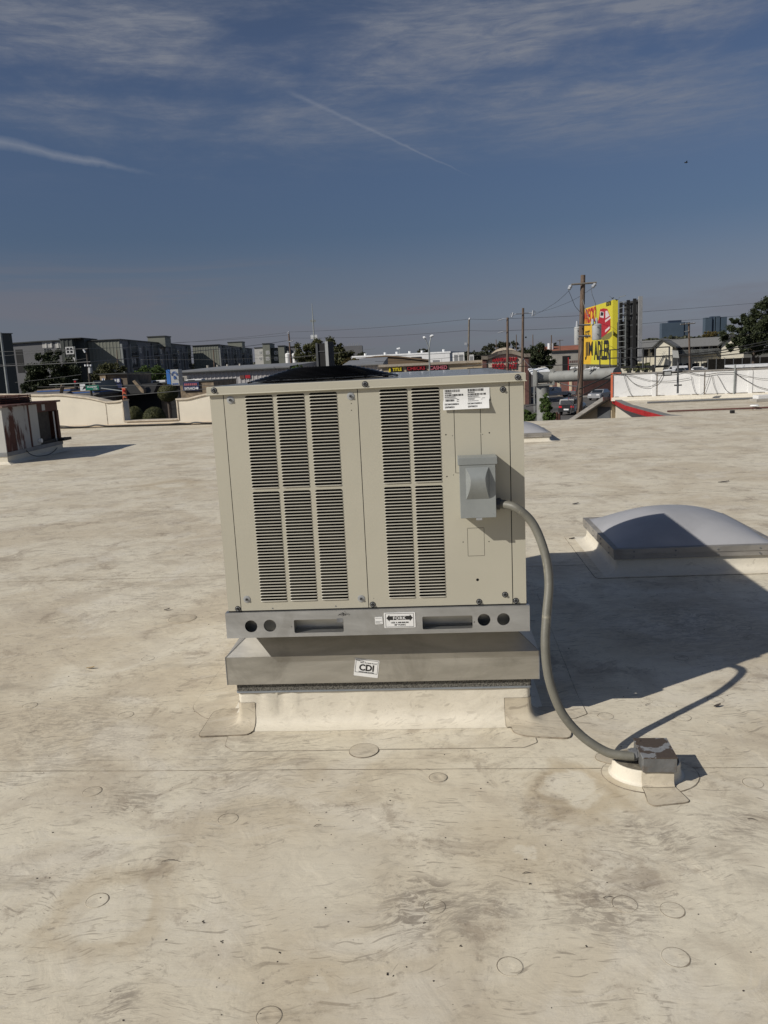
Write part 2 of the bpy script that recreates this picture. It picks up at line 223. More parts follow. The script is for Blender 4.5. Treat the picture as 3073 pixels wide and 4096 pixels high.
MAT = dict(
 galv_hood=galv('galvanised_hood', (.48, .46, .41), .36, .3, metal=.72),  membrane=membrane('roof_membrane_mat', stains=STAINS), membrane_clean=membrane('curb_membrane_mat', 0, .86), membrane_patch=membrane('patch_membrane_mat', .45, .0), beige_side=mat('beige_paint_side', (.462, .437, .352), .26, 0, .018, 2.0, .05, 160, spec=.55),
 grime=mat('seam_grime', (.20, .165, .12), .9, 0, .5, 14, col2=(.30, .26, .20), c2f=(.45, .6), c2scale=9),
 beige=mat('beige_paint', (.462, .437, .352), .42, 0, .035, 1.6, .14, 3.5, spec=.4),
 beige_lip=mat('beige_paint_edge', (.52, .50, .41), .38, 0, .02, 3.0),
 louver=mat('louver_paint', (.43, .41, .345), .38, 0, .02, 20),
 dark=mat('dark_interior', (.012, .012, .013), .8, 0, .3, 20), slit=mat('gap_black', (.006, .006, .006), .9),
 coil=mat('coil_fins', (.010, .010, .012), .5, .2, .5, 40, stretch=(1, 1, 12)),
 galv=galv('galvanised_rail', (.50, .51, .51), .30, .25, metal=.8), galv_ad=galv('galvanised_adapter', (.50, .487, .445), .28, .35, metal=.88),
 galv_old=galv('galvanised_old', (.25, .255, .26), .55, .5), steel=mat('zinc_washer', (.36, .37, .37), .5, .35, .1, 40),
 boltblack=mat('black_bolt', (.012, .012, .013), .45, 0), boxgrey=mat('grey_switch_paint', (.265, .282, .275), .42, .10, .10, 6, .08, 90, col2=(.26, .26, .24), c2f=(.58, .75), c2scale=9),
 blackwire=mat('black_coated_wire', (.004, .004, .004), .18, 0, .1, 20, spec=.22), lidtop=mat('lid_top_paint', (.27, .27, .255), .22, 0, .10, 2.5, .1, 20, stretch=(1, 1, 1), spec=.9, coat=.3),
 conduit=mat('grey_conduit_jacket', (.145, .140, .115), .5, 0, .12, 10, .1, 60, col2=(.30, .28, .21), c2f=(.55, .75), c2scale=14),
 fitting=mat('dark_grey_fitting', (.055, .058, .062), .5, 0, .2, 30), fitting_old=mat('weathered_fitting', (.19, .195, .20), .55, .3, .2, 30),
 white=mat('white_sticker', (.78, .78, .76), .45, 0, .02, 30), ink=mat('black_ink', (.02, .02, .02), .5, 0, .05),
 foam=mat('speckled_foam_tape', (.135, .128, .11), .95, 0, .75, 160, .8, 240), bluestrip=galv('flange_strip', (.27, .30, .33), .5, .1),
 acryl=mat('milky_acrylic', (.345, .345, .355), .38, 0, .09, 2.5, .05, 3, spec=.35), alu=galv('mill_aluminium', (.36, .34, .31), .5, .35, False),
 curbwhite=membrane('skylight_curb_membrane', 0, .9), pitch=mat('old_pitch_filler', (.17, .15, .115), .9, 0, .35, 18, .5, 60, col2=(.30, .26, .20)),
 jbox=mat('junction_box_paint', (.155, .157, .155), .6, .2, .18, 12, .2, 60, col2=(.14, .125, .11), c2f=(.5, .62), c2scale=14),
 jboxtop=mat('junction_box_flaking_top', (.25, .255, .26), .6, .2, .1, 20, .2, 60, col2=(.085, .065, .05), c2f=(.47, .50), c2scale=11),
 wood=mat('pole_wood', (.115, .078, .055), .85, 0, .30, 3, .4, 20, stretch=(9, 9, .5), col2=(.22, .17, .13), c2f=(.5, .7), c2scale=3),
 wood_grey=mat('weathered_pole_wood', (.17, .15, .125), .85, 0, .25, 3, .3, 20, stretch=(9, 9, .5)),
 cable=mat('cable_black', (.02, .02, .02), .6), cable_lit=mat('cable_grey', (.16, .16, .155), .5, .2), polesteel=mat('pole_steel', (.30, .32, .31), .5, .4, .1, 2),  # cable_lit: paler copy of the cable, sunlight put into its colour
 can=mat('transformer_grey', (.46, .47, .46), .45, .1, .05, 4, col2=(.35, .34, .32), c2f=(.6, .8)), porcelain=mat('porcelain', (.40, .42, .45), .3, 0, .1),
 stucco=mat('cream_stucco', (.62, .575, .48), .85, 0, .05, 1.2, .3, 25, col2=(.50, .45, .36), c2f=(.6, .85), c2scale=1.5), coping=mat('wall_coping', (.50, .44, .35), .7, 0, .2, 5),
 ledge=mat('tan_ledge', (.52, .41, .28), .8, 0, .18, 4, col2=(.60, .52, .40)), asphalt=mat('asphalt', (.085, .080, .074), .9, 0, .22, .5, .3, 12, col2=(.125, .117, .105), c2f=(.5, .7), c2scale=.12),
 earth=mat('land', (.085, .085, .06), .95, 0, .3, .02, col2=(.12, .11, .095), c2f=(.45, .6), c2scale=.01),
 concrete=mat('pavement_concrete', (.36, .34, .30), .85, 0, .12, 1), apgreen=mat('sage_green_cladding', (.185, .192, .158), .6, 0, .05, .2), apdark=mat('dark_green_cladding', (.055, .062, .055), .6, 0, .05, .2),
 apgrey=mat('grey_cladding', (.15, .15, .155), .65, 0, .06, .2), aplight=mat('pale_cladding', (.50, .49, .46), .6, 0, .05, .3), aptrim=mat('roof_edge_trim', (.045, .048, .045), .5), appost=mat('pale_grey_pilaster', (.26, .27, .26), .6),
 glass=mat('dark_window_glass', (.02, .025, .03), .08, 0, .2, 1, spec=.8), winwhite=mat('white_window_frame', (.62, .62, .60), .5), blacko=mat('near_black', (.012, .012, .012), .7),
 stone=mat('tan_stone', (.26, .20, .135), .9, 0, .35, 1.5, .5, 6), stone_dark=mat('brown_stone', (.15, .12, .09), .9, 0, .3, 1.5, .5, 6),
 shingle=mat('grey_shingles', (.135, .125, .115), .9, 0, .12, 6, .3, 20), shingle2=mat('motel_shingles', (.17, .17, .165), .9, 0, .12, 3, .3, 20),
 bluetrim=mat('blue_trim', (.06, .13, .34), .5), navy=mat('navy_sign', (.02, .032, .10), .5), signgreen=mat('street_sign_green', (.01, .19, .12), .4), signwhite=mat('sign_white', (.75, .76, .76), .5), blue=mat('bright_blue_paint', (.04, .17, .50), .5),
 red=mat('red_paint', (.42, .018, .02), .5, 0, .15, 2), redletter=mat('red_letter_acrylic', (.34, .02, .028), .4), pinkletter=mat('pink_letter_acrylic', (.45, .13, .16), .4), orange=mat('orange_red_paint', (.62, .15, .07), .6, 0, .1, 3),
 whitemetal=mat('white_ribbed_metal', (.45, .43, .42), .5, 0, .05, .5), greymetal=mat('grey_metal_roof', (.22, .225, .23), .6, .1, .1, .5), brownroof=mat('brown_roof', (.185, .135, .09), .95, 0, .12, .2, spec=.1),
 whitewash=mat('white_painted_block', (.70, .70, .69), .8, 0, .05, 1.0, .3, 12, col2=(.55, .54, .51), c2f=(.58, .8), c2scale=2), tan=mat('tan_stucco', (.42, .35, .25), .85, 0, .08, .5), tancap=mat('tan_cornice', (.46, .40, .32), .8), brick=mat('red_brick', (.12, .055, .045), .85, 0, .2, 3),
 yellow=mat('billboard_yellow', (.66, .58, .045), .5, 0, .03, .5), orangeyel=mat('billboard_amber', (.78, .46, .03), .5), boardred=mat('billboard_red', (.42, .02, .03), .5), boarddark=mat('billboard_shadow_print', (.22, .20, .06), .5), boardpale=mat('billboard_pale_print', (.70, .62, .60), .5),
 boardsteel=mat('billboard_steel', (.10, .105, .11), .6, .3), boardback=mat('billboard_back', (.05, .052, .055), .7, .1), tube=mat('billboard_tube_paint', (.27, .275, .26), .6, .1, .08, 1, col2=(.20, .19, .17)),
 towerglass=mat('blue_tower_glass', (.085, .118, .155), .25, .2, .06, .05), towerglass2=mat('dark_tower_glass', (.04, .06, .10), .2, .2, .1, .05), cream=mat('cream_siding', (.62, .58, .47), .8, 0, .04, 1),
 rust_a=rusty('rust_streaked_white', (.42, .42, .41), .42, .50, 1.7), rust_b=rusty('heavy_rust', (.35, .30, .27), .62, .72, 3), edgegrey=mat('board_edge_grey', (.27, .275, .28), .6), rust_top=rusty('rusty_brown_lid', (.20, .13, .11), .50, .60, 4, (1, 1, 1)), oldpanel=rusty('old_white_panel', (.50, .50, .47), .30, .34, 1.5), screen=mat('dark_coil_screen', (.04, .035, .03), .8, 0, .3, 10),
 bark=mat('bark', (.09, .07, .055), .9, 0, .3, 8, .4, 20), carwhite=mat('car_paint_white', (.72, .73, .74), .3, 0, .02, 1, coat=.6), carsilver=mat('car_paint_silver', (.36, .37, .38), .3, .4, .02, 1, coat=.6), carblack=mat('car_paint_black', (.018, .02, .022), .22, 0, .1, 1, coat=.8), carred=mat('car_paint_red', (.20, .02, .025), .3, 0, .1, 1, coat=.6), cargrey=mat('car_paint_grey', (.10, .105, .11), .3, .3, .1, 1, coat=.6),
 tyre=mat('tyre_rubber', (.02, .02, .02), .85), lampred=mat('tail_lamp_red', (.5, .02, .03), .25), lampclear=mat('lamp_lens', (.7, .7, .7), .15), fence=mat('black_fence_screen', (.012, .011, .010), .95, 0, .3, 2, spec=.05), yellowsign=mat('yellow_sign', (.75, .60, .03), .5), bird=mat('black_feathers', (.02, .02, .022), .6))
def leafmat(name, c, c2):
    m = bpy.data.materials.new(name); m.use_nodes = True; g = NT(m.node_tree); p = g.n['Principled BSDF']
    co = g.add('ShaderNodeNewGeometry').outputs['Position']
    c_ = g.mix(g.ramp(g.noise(co, 1.6, 4, .6), .35, .65), C3(c), C3(c2)); g.put(p.inputs['Base Color'], c_)
    p.inputs['Roughness'].default_value = .6; p.inputs['Specular IOR Level'].default_value = .3
    return m
MAT['leaf_a'] = leafmat('olive_leaves', (.045, .05, .018), (.085, .085, .03)); MAT['leaf_b'] = leafmat('dark_leaves', (.022, .032, .014), (.05, .06, .024))
MAT['leaf_c'] = leafmat('fresh_green_leaves', (.05, .085, .02), (.10, .15, .04)); MAT['leaf_d'] = leafmat('far_leaves', (.035, .042, .026), (.065, .066, .036)); MAT['leaf_e'] = leafmat('autumn_leaves', (.09, .065, .02), (.12, .10, .03))

# ------------------------------------------------------------------ mesh building
class MB:
    def __init__(s): s.v = []; s.f = []; s.m = []
    def add(s, vs, fs, m=0):
        k = len(s.v); s.v += [tuple(v) for v in vs]; s.f += [tuple(i+k for i in f) for f in fs]; s.m += [m]*len(fs); return s
    def box(s, x0, y0, z0, x1, y1, z1, m=0, bev=0):
        if bev:
            b = bev
            P = []
            for z, i in ((z0, b), (z0+b, 0), (z1-b, 0), (z1, b)):
                for (x, y, sx, sy) in ((x0, y0, 1, 1), (x1, y0, -1, 1), (x1, y1, -1, -1), (x0, y1, 1, -1)):
                    P += [(x+sx*(b+i*.0), y+sy*i, z), (x+sx*i, y+sy*b, z)] if (sx*sy < 0) else [(x+sx*i, y+sy*b, z), (x+sx*b, y+sy*i, z)]
            return s.rings([P[i*8:(i+1)*8] for i in range(4)], m, cap=True)
        return s.add([(x0, y0, z0), (x1, y0, z0), (x1, y1, z0), (x0, y1, z0), (x0, y0, z1), (x1, y0, z1), (x1, y1, z1), (x0, y1, z1)],
                     [(0, 3, 2, 1), (4, 5, 6, 7), (0, 1, 5, 4), (1, 2, 6, 5), (2, 3, 7, 6), (3, 0, 4, 7)], m)
    def rings(s, rs, m=0, cap=False, capb=True, close=True):
        n = len(rs[0]); vs = [v for r in rs for v in r]; fs = []
        for i in range(len(rs)-1):
            for j in range(n if close else n-1):
                a = i*n+j; b = i*n+(j+1) % n; fs.append((a, b, b+n, a+n))
        if cap: fs.append(tuple(range((len(rs)-1)*n, len(rs)*n)))
        if cap and capb: fs.append(tuple(reversed(range(n))))
        return s.add(vs, fs, m)
    def tube(s, pts, r, n=8, m=0, cap=True):
        pts = [Vector(p) for p in pts]; rs = r if isinstance(r, (list, tuple)) else [r]*len(pts); out = []
        prev = None
        for i, p in enumerate(pts):
            d = (pts[min(i+1, len(pts)-1)]-pts[max(i-1, 0)]).normalized()
            if prev is None:
                u = d.cross(Vector((0, 0, 1))); u = d.cross(Vector((1, 0, 0))) if u.length < .1 else u
            else: u = prev - d*prev.dot(d)
            u.normalize(); prev = u; v = d.cross(u)
            out.append([p + (u*math.cos(2*math.pi*k/n)+v*math.sin(2*math.pi*k/n))*rs[i] for k in range(n)])
        return s.rings(out, m, cap)
    def prism(s, poly, z0, z1, m=0): return s.rings([[(x, y, z0) for x, y in poly], [(x, y, z1) for x, y in poly]], m, True)
    def xz(s, poly, y0, y1, m=0): return s.rings([[(x, y1, z) for x, z in poly], [(x, y0, z) for x, z in poly]], m, True)
    def yz(s, poly, x0, x1, m=0): return s.rings([[(x0, y, z) for y, z in poly], [(x1, y, z) for y, z in poly]], m, True)
    def mesh(s, name, mats, smooth=False):
        me = bpy.data.meshes.new(name); me.from_pydata(s.v, [], s.f)
        for m in (mats if isinstance(mats, (list, tuple)) else [mats]): me.materials.append(MAT[m] if isinstance(m, str) else m)
        me.polygons.foreach_set('material_index', s.m)
        if smooth: me.polygons.foreach_set('use_smooth', [True]*len(s.f))
        bm = bmesh.new(); bm.from_mesh(me); bmesh.ops.recalc_face_normals(bm, faces=bm.faces); bm.to_mesh(me); bm.free()
        return me
    def obj(s, name, mats, parent=None, smooth=False, **kw):
        o = bpy.data.objects.new(name, s.mesh(name, mats, smooth)); COL.objects.link(o)
        if parent is not None: o.parent = parent
        for k, v in kw.items():
            if k == 'loc': o.location = v
            elif k == 'rot': o.rotation_euler = v
        if smooth == 'auto' or smooth:
            try: o.data.set_sharp_from_angle(angle=R(38))
            except Exception: pass
        return o
def tag(o, label=None, cat=None, group=None, kind=None):
    if label: o['label'] = label
    if cat: o['category'] = cat
    if group: o['group'] = group
    if kind: o['kind'] = kind
    return o
def empty(name, loc, rz, label, cat, group=None):
    o = bpy.data.objects.new(name, None); COL.objects.link(o); o.location = loc; o.rotation_euler = (0, 0, rz); o.empty_display_size = .1
    return tag(o, label, cat, group)
def inst(me, name, parent=None, loc=(0, 0, 0), rot=(0, 0, 0), sc=None):
    o = bpy.data.objects.new(name, me); COL.objects.link(o); o.parent = parent; o.location = loc; o.rotation_euler = rot
    if sc: o.scale = sc
    return o
def copy_tree(o, parent=None):
    c = o.copy(); COL.objects.link(c); c.parent = parent
    for ch in [x for x in bpy.data.objects if x.parent == o]: copy_tree(ch, c)
    return c
def plate(name, outline, holes, thick, mats, parent=None, y=0.0, bevel=0.0):
    """sheet in the x-z plane, front face at y, with real openings"""
    cu = bpy.data.curves.new(name, 'CURVE'); cu.dimensions = '2D'; cu.fill_mode = 'BOTH'; cu.extrude = thick/2
    for pl in [outline]+holes:
        sp = cu.splines.new('POLY'); sp.points.add(len(pl)-1)
        for i, (a, b) in enumerate(pl): sp.points[i].co = (a, b, 0, 1)
        sp.use_cyclic_u = True
    o = bpy.data.objects.new(name, cu); COL.objects.link(o); bpy.context.view_layer.update()
    me = bpy.data.meshes.new_from_object(o.evaluated_get(bpy.context.evaluated_depsgraph_get())); bpy.data.objects.remove(o)
    me.name = name
    for v in me.vertices: v.co = (v.co.x, y+thick/2-v.co.z, v.co.y)
    bm = bmesh.new(); bm.from_mesh(me); bmesh.ops.recalc_face_normals(bm, faces=bm.faces); bm.to_mesh(me); bm.free()
    me.materials.clear(); me.materials.append(MAT[mats])
    r = bpy.data.objects.new(name, me); COL.objects.link(r); r.parent = parent
    return r
def circle(cx, cz, r, n=24): return [(cx+r*math.cos(2*math.pi*i/n), cz+r*math.sin(2*math.pi*i/n)) for i in range(n)]
def rrect(x0, z0, x1, z1, r, n=4):
    P = []
    for cx, cz, a in ((x1-r, z1-r, 0), (x0+r, z1-r, 90), (x0+r, z0+r, 180), (x1-r, z0+r, 270)):
        P += [(cx+r*math.cos(R(a+90*i/n)), cz+r*math.sin(R(a+90*i/n))) for i in range(n+1)]
    return P
def rrxy(cx, cy, w_, d_, r, z, n=5): return [(x, y, z) for x, y in rrect(cx-w_/2, cy-d_/2, cx+w_/2, cy+d_/2, r, n)]
def text(name, body, box, y, m, parent, thick=.0006, bold=0.0, shear=0.0, rot=0.0, spacing=1.0, pieces=False):
    """lettering fitted to box=(x0,z0,x1,z1) in the parent's x-z plane, standing proud of y towards the viewer"""
    cu = bpy.data.curves.new(name, 'FONT'); cu.body = body; cu.size = 1; cu.extrude = 0.02; cu.offset = bold; cu.shear = shear; cu.space_character = spacing; cu.resolution_u = 3
    o = bpy.data.objects.new(name, cu); COL.objects.link(o); bpy.context.view_layer.update()
    me = bpy.data.meshes.new_from_object(o.evaluated_get(bpy.context.evaluated_depsgraph_get())); bpy.data.objects.remove(o); me.name = name
    xs = [v.co.x for v in me.vertices]; ys = [v.co.y for v in me.vertices]; x0, z0, x1, z1 = box
    mx, Mx, my, My = min(xs), max(xs), min(ys), max(ys); cx, cz = (x0+x1)/2, (z0+z1)/2
    for v in me.vertices:
        a = x0+(v.co.x-mx)/(Mx-mx)*(x1-x0); b = z0+(v.co.y-my)/(My-my)*(z1-z0)
        if rot: a, b = cx+(a-cx)*math.cos(rot)-(b-cz)*math.sin(rot), cz+(a-cx)*math.sin(rot)+(b-cz)*math.cos(rot)
        v.co = (a, y-(thick if v.co.z > 0 else 0), b)
    bm = bmesh.new(); bm.from_mesh(me); bmesh.ops.recalc_face_normals(bm, faces=bm.faces); bm.to_mesh(me); bm.free()
    me.materials.clear(); me.materials.append(MAT[m])
    r = bpy.data.objects.new(name, me); COL.objects.link(r); r.parent = parent
    return r
#PARTS
# ================================================================== THE ROOF WE STAND ON
rb = MB()
roof_poly = [(-45, -12), (45, -12), (45, 14.9), (9.45, 19.23), (3.5, 19.95), (-2.5, 20.7), (-2.5, 24.5), (-5.3, 25.02), (-10.6, 26.35), (-45, 35)]
rb.add([(x, y, 0) for x, y in roof_poly], [tuple(range(len(roof_poly)))], 0)
n_ = len(roof_poly)
rb.add([(x, y, 0) for x, y in roof_poly]+[(x, y, STREET) for x, y in roof_poly], [(i, (i+1) % n_, (i+1) % n_+n_, i+n_) for i in range(n_)], 1)
roof = tag(rb.obj('roof', ['membrane', 'stucco']), kind='structure')
UYAW = R(-4.0102); UX, UY = -0.0556, 3.2087
uax = Vector((math.cos(UYAW), math.sin(UYAW), 0)); ubx = Vector((-math.sin(UYAW), math.cos(UYAW), 0))
def unit_pt(a, b, z): return Vector((UX, UY, 0))+uax*a+ubx*b+Vector((0, 0, z))
def smooth_poly(P, r=.02, n=3):
    out = []
    for i, p in enumerate(P):
        p = Vector(p[:2]); a = Vector(P[i-1][:2]); b = Vector(P[(i+1) % len(P)][:2])
        rr = min(r, (a-p).length*.45, (b-p).length*.45); A = p+(a-p).normalized()*rr; B = p+(b-p).normalized()*rr
        for k in range(n+1):
            t = k/n; out.append(((1-t)**2*A+2*t*(1-t)*p+t*t*B))
    return out
def densify(P, step=.03):
    out = []
    for i, p in enumerate(P):
        q = P[(i+1) % len(P)]; n = max(1, int((q-p).length/step))
        for k in range(n): out.append(p+(q-p)*(k/n))
    return out
def sheet(name, P, h, m, parent, r=.03, grime=.0026, step=.04, wob=.0012, label=None):
    """a welded sheet: slab of height h with a chamfer, and a ragged line of dirt caught against its edge"""
    P = densify([Vector(p) for p in smooth_poly(P, r)], step)
    c = sum(P, Vector((0, 0)))/len(P)
    N = []
    for i, p in enumerate(P):
        d = (P[(i+1) % len(P)]-P[i-1]); N.append(Vector((d.y, -d.x)).normalized())
    area = sum(P[i-1].x*P[i].y-P[i].x*P[i-1].y for i in range(len(P)))
    if area < 0: N = [-n for n in N]
    P = [p+N[i]*(mnoise.noise(Vector((p.x*9, p.y*9, h*900)))*wob*2) for i, p in enumerate(P)]
    mb = MB()
    mb.rings([[(*(p), 0.0) for p in P], [(*(p-n*.0012), h) for p, n in zip(P, N)]], 0)
    mb.add([(*(p-n*.0012), h) for p, n in zip(P, N)], [tuple(range(len(P)))], 0)
    if grime:
        wds = [grime*(.45+1.1*abs(mnoise.noise(Vector((p.x*23, p.y*23, 7))))) for p in P]
        mb.rings([[(*(p-n*wds[i]*.3), h+.0004) for i, (p, n) in enumerate(zip(P, N))], [(*(p+n*.0002), h+.0003) for i, (p, n) in enumerate(zip(P, N))], [(*(p+n*wds[i]), .0009) for i, (p, n) in enumerate(zip(P, N))]], 1)
    o = mb.obj(name, [m, 'grime'], parent)
    if label: o['label'] = label
    return o
def strip(name, pts, wd, h, m, parent):
    P = [Vector(p) for p in pts]; L = []; Rr = []
    for i, p in enumerate(P):
        d = (P[min(i+1, len(P)-1)]-P[max(i-1, 0)]).normalized(); n = Vector((-d.y, d.x)); L.append(p+n*wd/2); Rr.append(p-n*wd/2)
    return sheet(name, L+Rr[::-1], h, m, parent, .003, .0022, .12)
# lap seams running across the roof: two edges ~8 cm apart
def seam_line(xa, xb, y0, sl, wd, h=.0016, nm='membrane_seam'):
    return strip(nm, [(xa+(xb-xa)*i/24, y0+sl*(xa+(xb-xa)*i/24)+.006*mnoise.noise(Vector((i*.7, y0, 0)))) for i in range(25)], wd, h, 'membrane', roof)
seam_line(-6, 9, 2.962, -.085, .088)
seam_line(-12, 14, 6.05, -.07, .09); seam_line(-14, 16, 9.1, -.07, .10); seam_line(-16, 18, 12.3, -.07, .10); seam_line(-18, 18, 15.6, -.07, .12); seam_line(-18, -2.6, 19.0, -.07, .12)
# fastener plates telegraphing through
def ringplate(x, y, r=.036, h=.0010, tone=0, name='fastener_plate'):
    mb = MB(); n = 28; rs = []
    for rr, zz in ((r*1.08, .0003), (r*1.0, h*.8), (r*.9, h), (r*.35, h*1.15), (r*.3, h*.9), (r*.02, h*.85)):
        rs.append([(rr*math.cos(2*math.pi*k/n), rr*math.sin(2*math.pi*k/n), zz) for k in range(n)])
    mb.rings(rs, 0)
    a0 = random.random()*6; P0 = []; P1 = []; P2 = []
    for k in range(n):
        a = 2*math.pi*k/n; s = .10+.60*max(0, .4+.6*math.sin(a-a0))*(.5+abs(mnoise.noise(Vector((math.cos(a)*3, math.sin(a)*3, x*7)))))*1.4
        for P, q, zz in ((P0, -.0022*s, h*.95), (P1, .0005, h*.9+.0006), (P2, .0030*s, .0008)): P.append(((r+q)*math.cos(a), (r+q)*math.sin(a), zz))
    mb.rings([P0, P1, P2], 1)
    o = mb.obj(name, ['membrane_patch' if tone else 'membrane', 'grime'], roof, smooth=True); o.location = (x, y, 0); return o
for x, y, r in [(.094, 2.097, .032), (.278, 1.848, .034), (.724, 1.852, .036), (.654, 2.069, .036), (.782, 2.034, .034), (1.325, 2.692, .036), (.949, 3.301, .034), (1.276, 3.253, .036), (1.492, 3.417, .036), (1.531, 3.939, .036),
                (-1.819, 3.722, .036), (-1.286, 3.558, .036), (-1.394, 4.309, .036), (-1.20, 2.86, .036), (-.62, 2.62, .036), (-1.9, 3.4, .034), (-.80, 3.372, .010), (2.05, 4.35, .04), (-2.6, 4.6, .036), (-3.1, 3.75, .036), (2.1, 3.1, .036), (-.35, 1.72, .032), (-.95, 2.2, .034)]:
    ringplate(x, y, r)
ringplate(.161, 2.838, .035, .003, 1); ringplate(-1.371, 5.026, .09, .003, 1, 'membrane_patch')
# ------------------------------------------------------------------ roof curb: white membrane wrapped box with a cove
WC, DC, PC = 1.318, 1.60, .130
curb = empty('roof_curb', unit_pt(0, 0, 0), UYAW, 'white membrane wrapped roof curb under the beige air conditioner', 'roof curb')
cb = MB(); cy = PC+DC/2; rs = []
def wrinkle(p, k):
    x, y, z = p
    t = max(0, 1-abs(x+.47)/.16)*max(0, 1-abs(z-.115)/.075)*(1 if y < PC+.1 else 0)
    y -= .022*t*math.sin((x+.5)*62+z*20)*t**.3
    y -= .004*mnoise.noise(Vector((x*5, y, z*9)))
    return (x, y, z)
for off, z, r in ((.070, .0030, .06), (.055, .0062, .05), (.034, .0105, .04), (.018, .021, .03), (.008, .040, .025), (.003, .065, .022), (.001, .10, .02), (0, .135, .02), (0, .160, .02)):
    P = rrxy(0, cy, WC+2*off, DC+2*off, r, z, 5); Q = []
    for i, p in enumerate(P):
        q = P[(i+1) % len(P)]; d = math.dist(p, q); n = 40 if d > .8 else 1
        for k in range(n): Q.append(wrinkle((p[0]+(q[0]-p[0])*k/n, p[1]+(q[1]-p[1])*k/n, z+(.003*mnoise.noise(Vector((p[0]+(q[0]-p[0])*k/n*6, off*9, 3))) if .01 < off < .05 else 0)), i))
    rs.append(Q)
cb.rings(rs, 0)
cb.obj('flashing', 'membrane_clean', curb, smooth=True)
def lay(P): 
    inv = Matrix.Translation(Vector((UX, UY, 0))) @ Matrix.Rotation(UYAW, 4, 'Z'); inv = inv.inverted()
    return [((inv @ Vector((x, y, 0))).x, (inv @ Vector((x, y, 0))).y) for x, y in P]
def csheet(name, P, h, m, **k): return sheet(name, lay(P), h, m, curb, **k)
csheet('flashing_skirt', [(-.686, 3.132), (.536, 3.047), (.60, 3.085), (.60, 3.30), (-.742, 3.40), (-.742, 3.19)], .0022, 'membrane', r=.012)
csheet('flashing_skirt', [(-.878, 3.462), (-.982, 3.60), (-.90, 4.40), (-.78, 5.30), (-.66, 5.30), (-.72, 3.45)], .0026, 'membrane', r=.05)
csheet('flashing_skirt', [(.808, 3.29), (.875, 3.33), (.886, 3.60), (1.02, 5.2), (.74, 5.2), (.60, 3.32)], .0026, 'membrane', r=.012)
# corner patches welded over the cove: they run up the curb
csheet('corner_patch', [(-.88, 3.281), (-.643, 3.275), (-.627, 3.35), (-.634, 3.47), (-.716, 3.56), (-.857, 3.548)], .0075, 'membrane_patch', r=.03, label='stained tan corner patch')
csheet('corner_patch', [(.512, 3.178), (.554, 3.140), (.742, 3.098), (.772, 3.184), (.752, 3.41), (.60, 3.42), (.515, 3.36)], .0075, 'membrane_patch', r=.03)
for sg in (-1, 1):   # the same two patches folded up over the cove and round the curb's corner
    mb = MB(); rows = []
    for off, z, r in ((.074, .0078, .05), (.057, .0088, .045), (.036, .0130, .038), (.020, .0235, .03), (.0100, .0425, .025), (.0048, .067, .022), (.0030, .112, .02)):
        cxx, cyy = sg*(WC/2+off), PC-off; row = [(sg*(WC/2-(.075 if sg < 0 else .115))+(cxx-sg*r-sg*(WC/2-(.075 if sg < 0 else .115)))*k/5, cyy, z) for k in range(6)]
        row += [(cxx-sg*r+sg*r*math.sin(R(90*k/6)), cyy+r-r*math.cos(R(90*k/6)), z) for k in range(1, 7)]
        row += [(cxx, cyy+r+(PC+.11-cyy-r)*k/4, z) for k in range(1, 5)]; rows.append(row)
    mb.rings(rows, 0, close=False); mb.tube([r_[0] for r_ in rows], .0009, 4, 1); mb.tube(rows[-1], .0008, 4, 1)
    mb.obj('corner_patch', ['membrane_patch', 'grime'], curb, smooth=True)
o = csheet('round_patch', [(-.133+.062*math.cos(R(a)), 3.085+.062*math.sin(R(a))) for a in range(0, 360, 15)], .0038, 'membrane_patch', r=.004, label='round patch over the flashing edge')
# foam tape and flange between curb and adapter
for nm, z0, z1, off, m in (('flange_strip', .160, .168, .006, 'bluestrip'), ('foam_tape', .168, .209, .004, 'foam')):
    b = MB(); b.rings([rrxy(0, cy, WC+2*off, DC+2*off, .012, z, 3) for z in (z0, z1)], 0, True); b.obj(nm, m, curb)
# ------------------------------------------------------------------ curb adapter
WA, PA = 1.392, .110; DA = 1.66; ca = PA+DA/2
adp = empty('curb_adapter', unit_pt(0, 0, .2063), UYAW, 'flared galvanised sheet metal adapter between white curb and air conditioner', 'curb adapter')
b = MB()
def rc(wd, dp, z, c=ca): return [(-wd/2, c-dp/2, z), (wd/2, c-dp/2, z), (wd/2, c+dp/2, z), (-wd/2, c+dp/2, z)]
b.rings([rc(WA-.004, DA-.004, .004), rc(WA, DA, .0), rc(WA, DA, .130)], 0)
sk = b.obj('skirt', 'galv_ad', adp)
b = MB(); b.rings([rc(WA, DA, .1305), rc(WA-.26, DA-.22, .240), rc(WA-.26, DA-.22, .2635)], 0, True, False); b.obj('sloped_hood', 'galv_hood', adp)
b = MB()
for sx in (-1, 1):
    b = MB(); b.tube([(sx*(WA/2+.001), PA-.001, 0), (sx*(WA/2+.001), PA-.001, .13), (sx*(WA/2-.129), PA+.109, .240)], .0022, 5); b.obj('corner_seam', 'galv_old', adp)

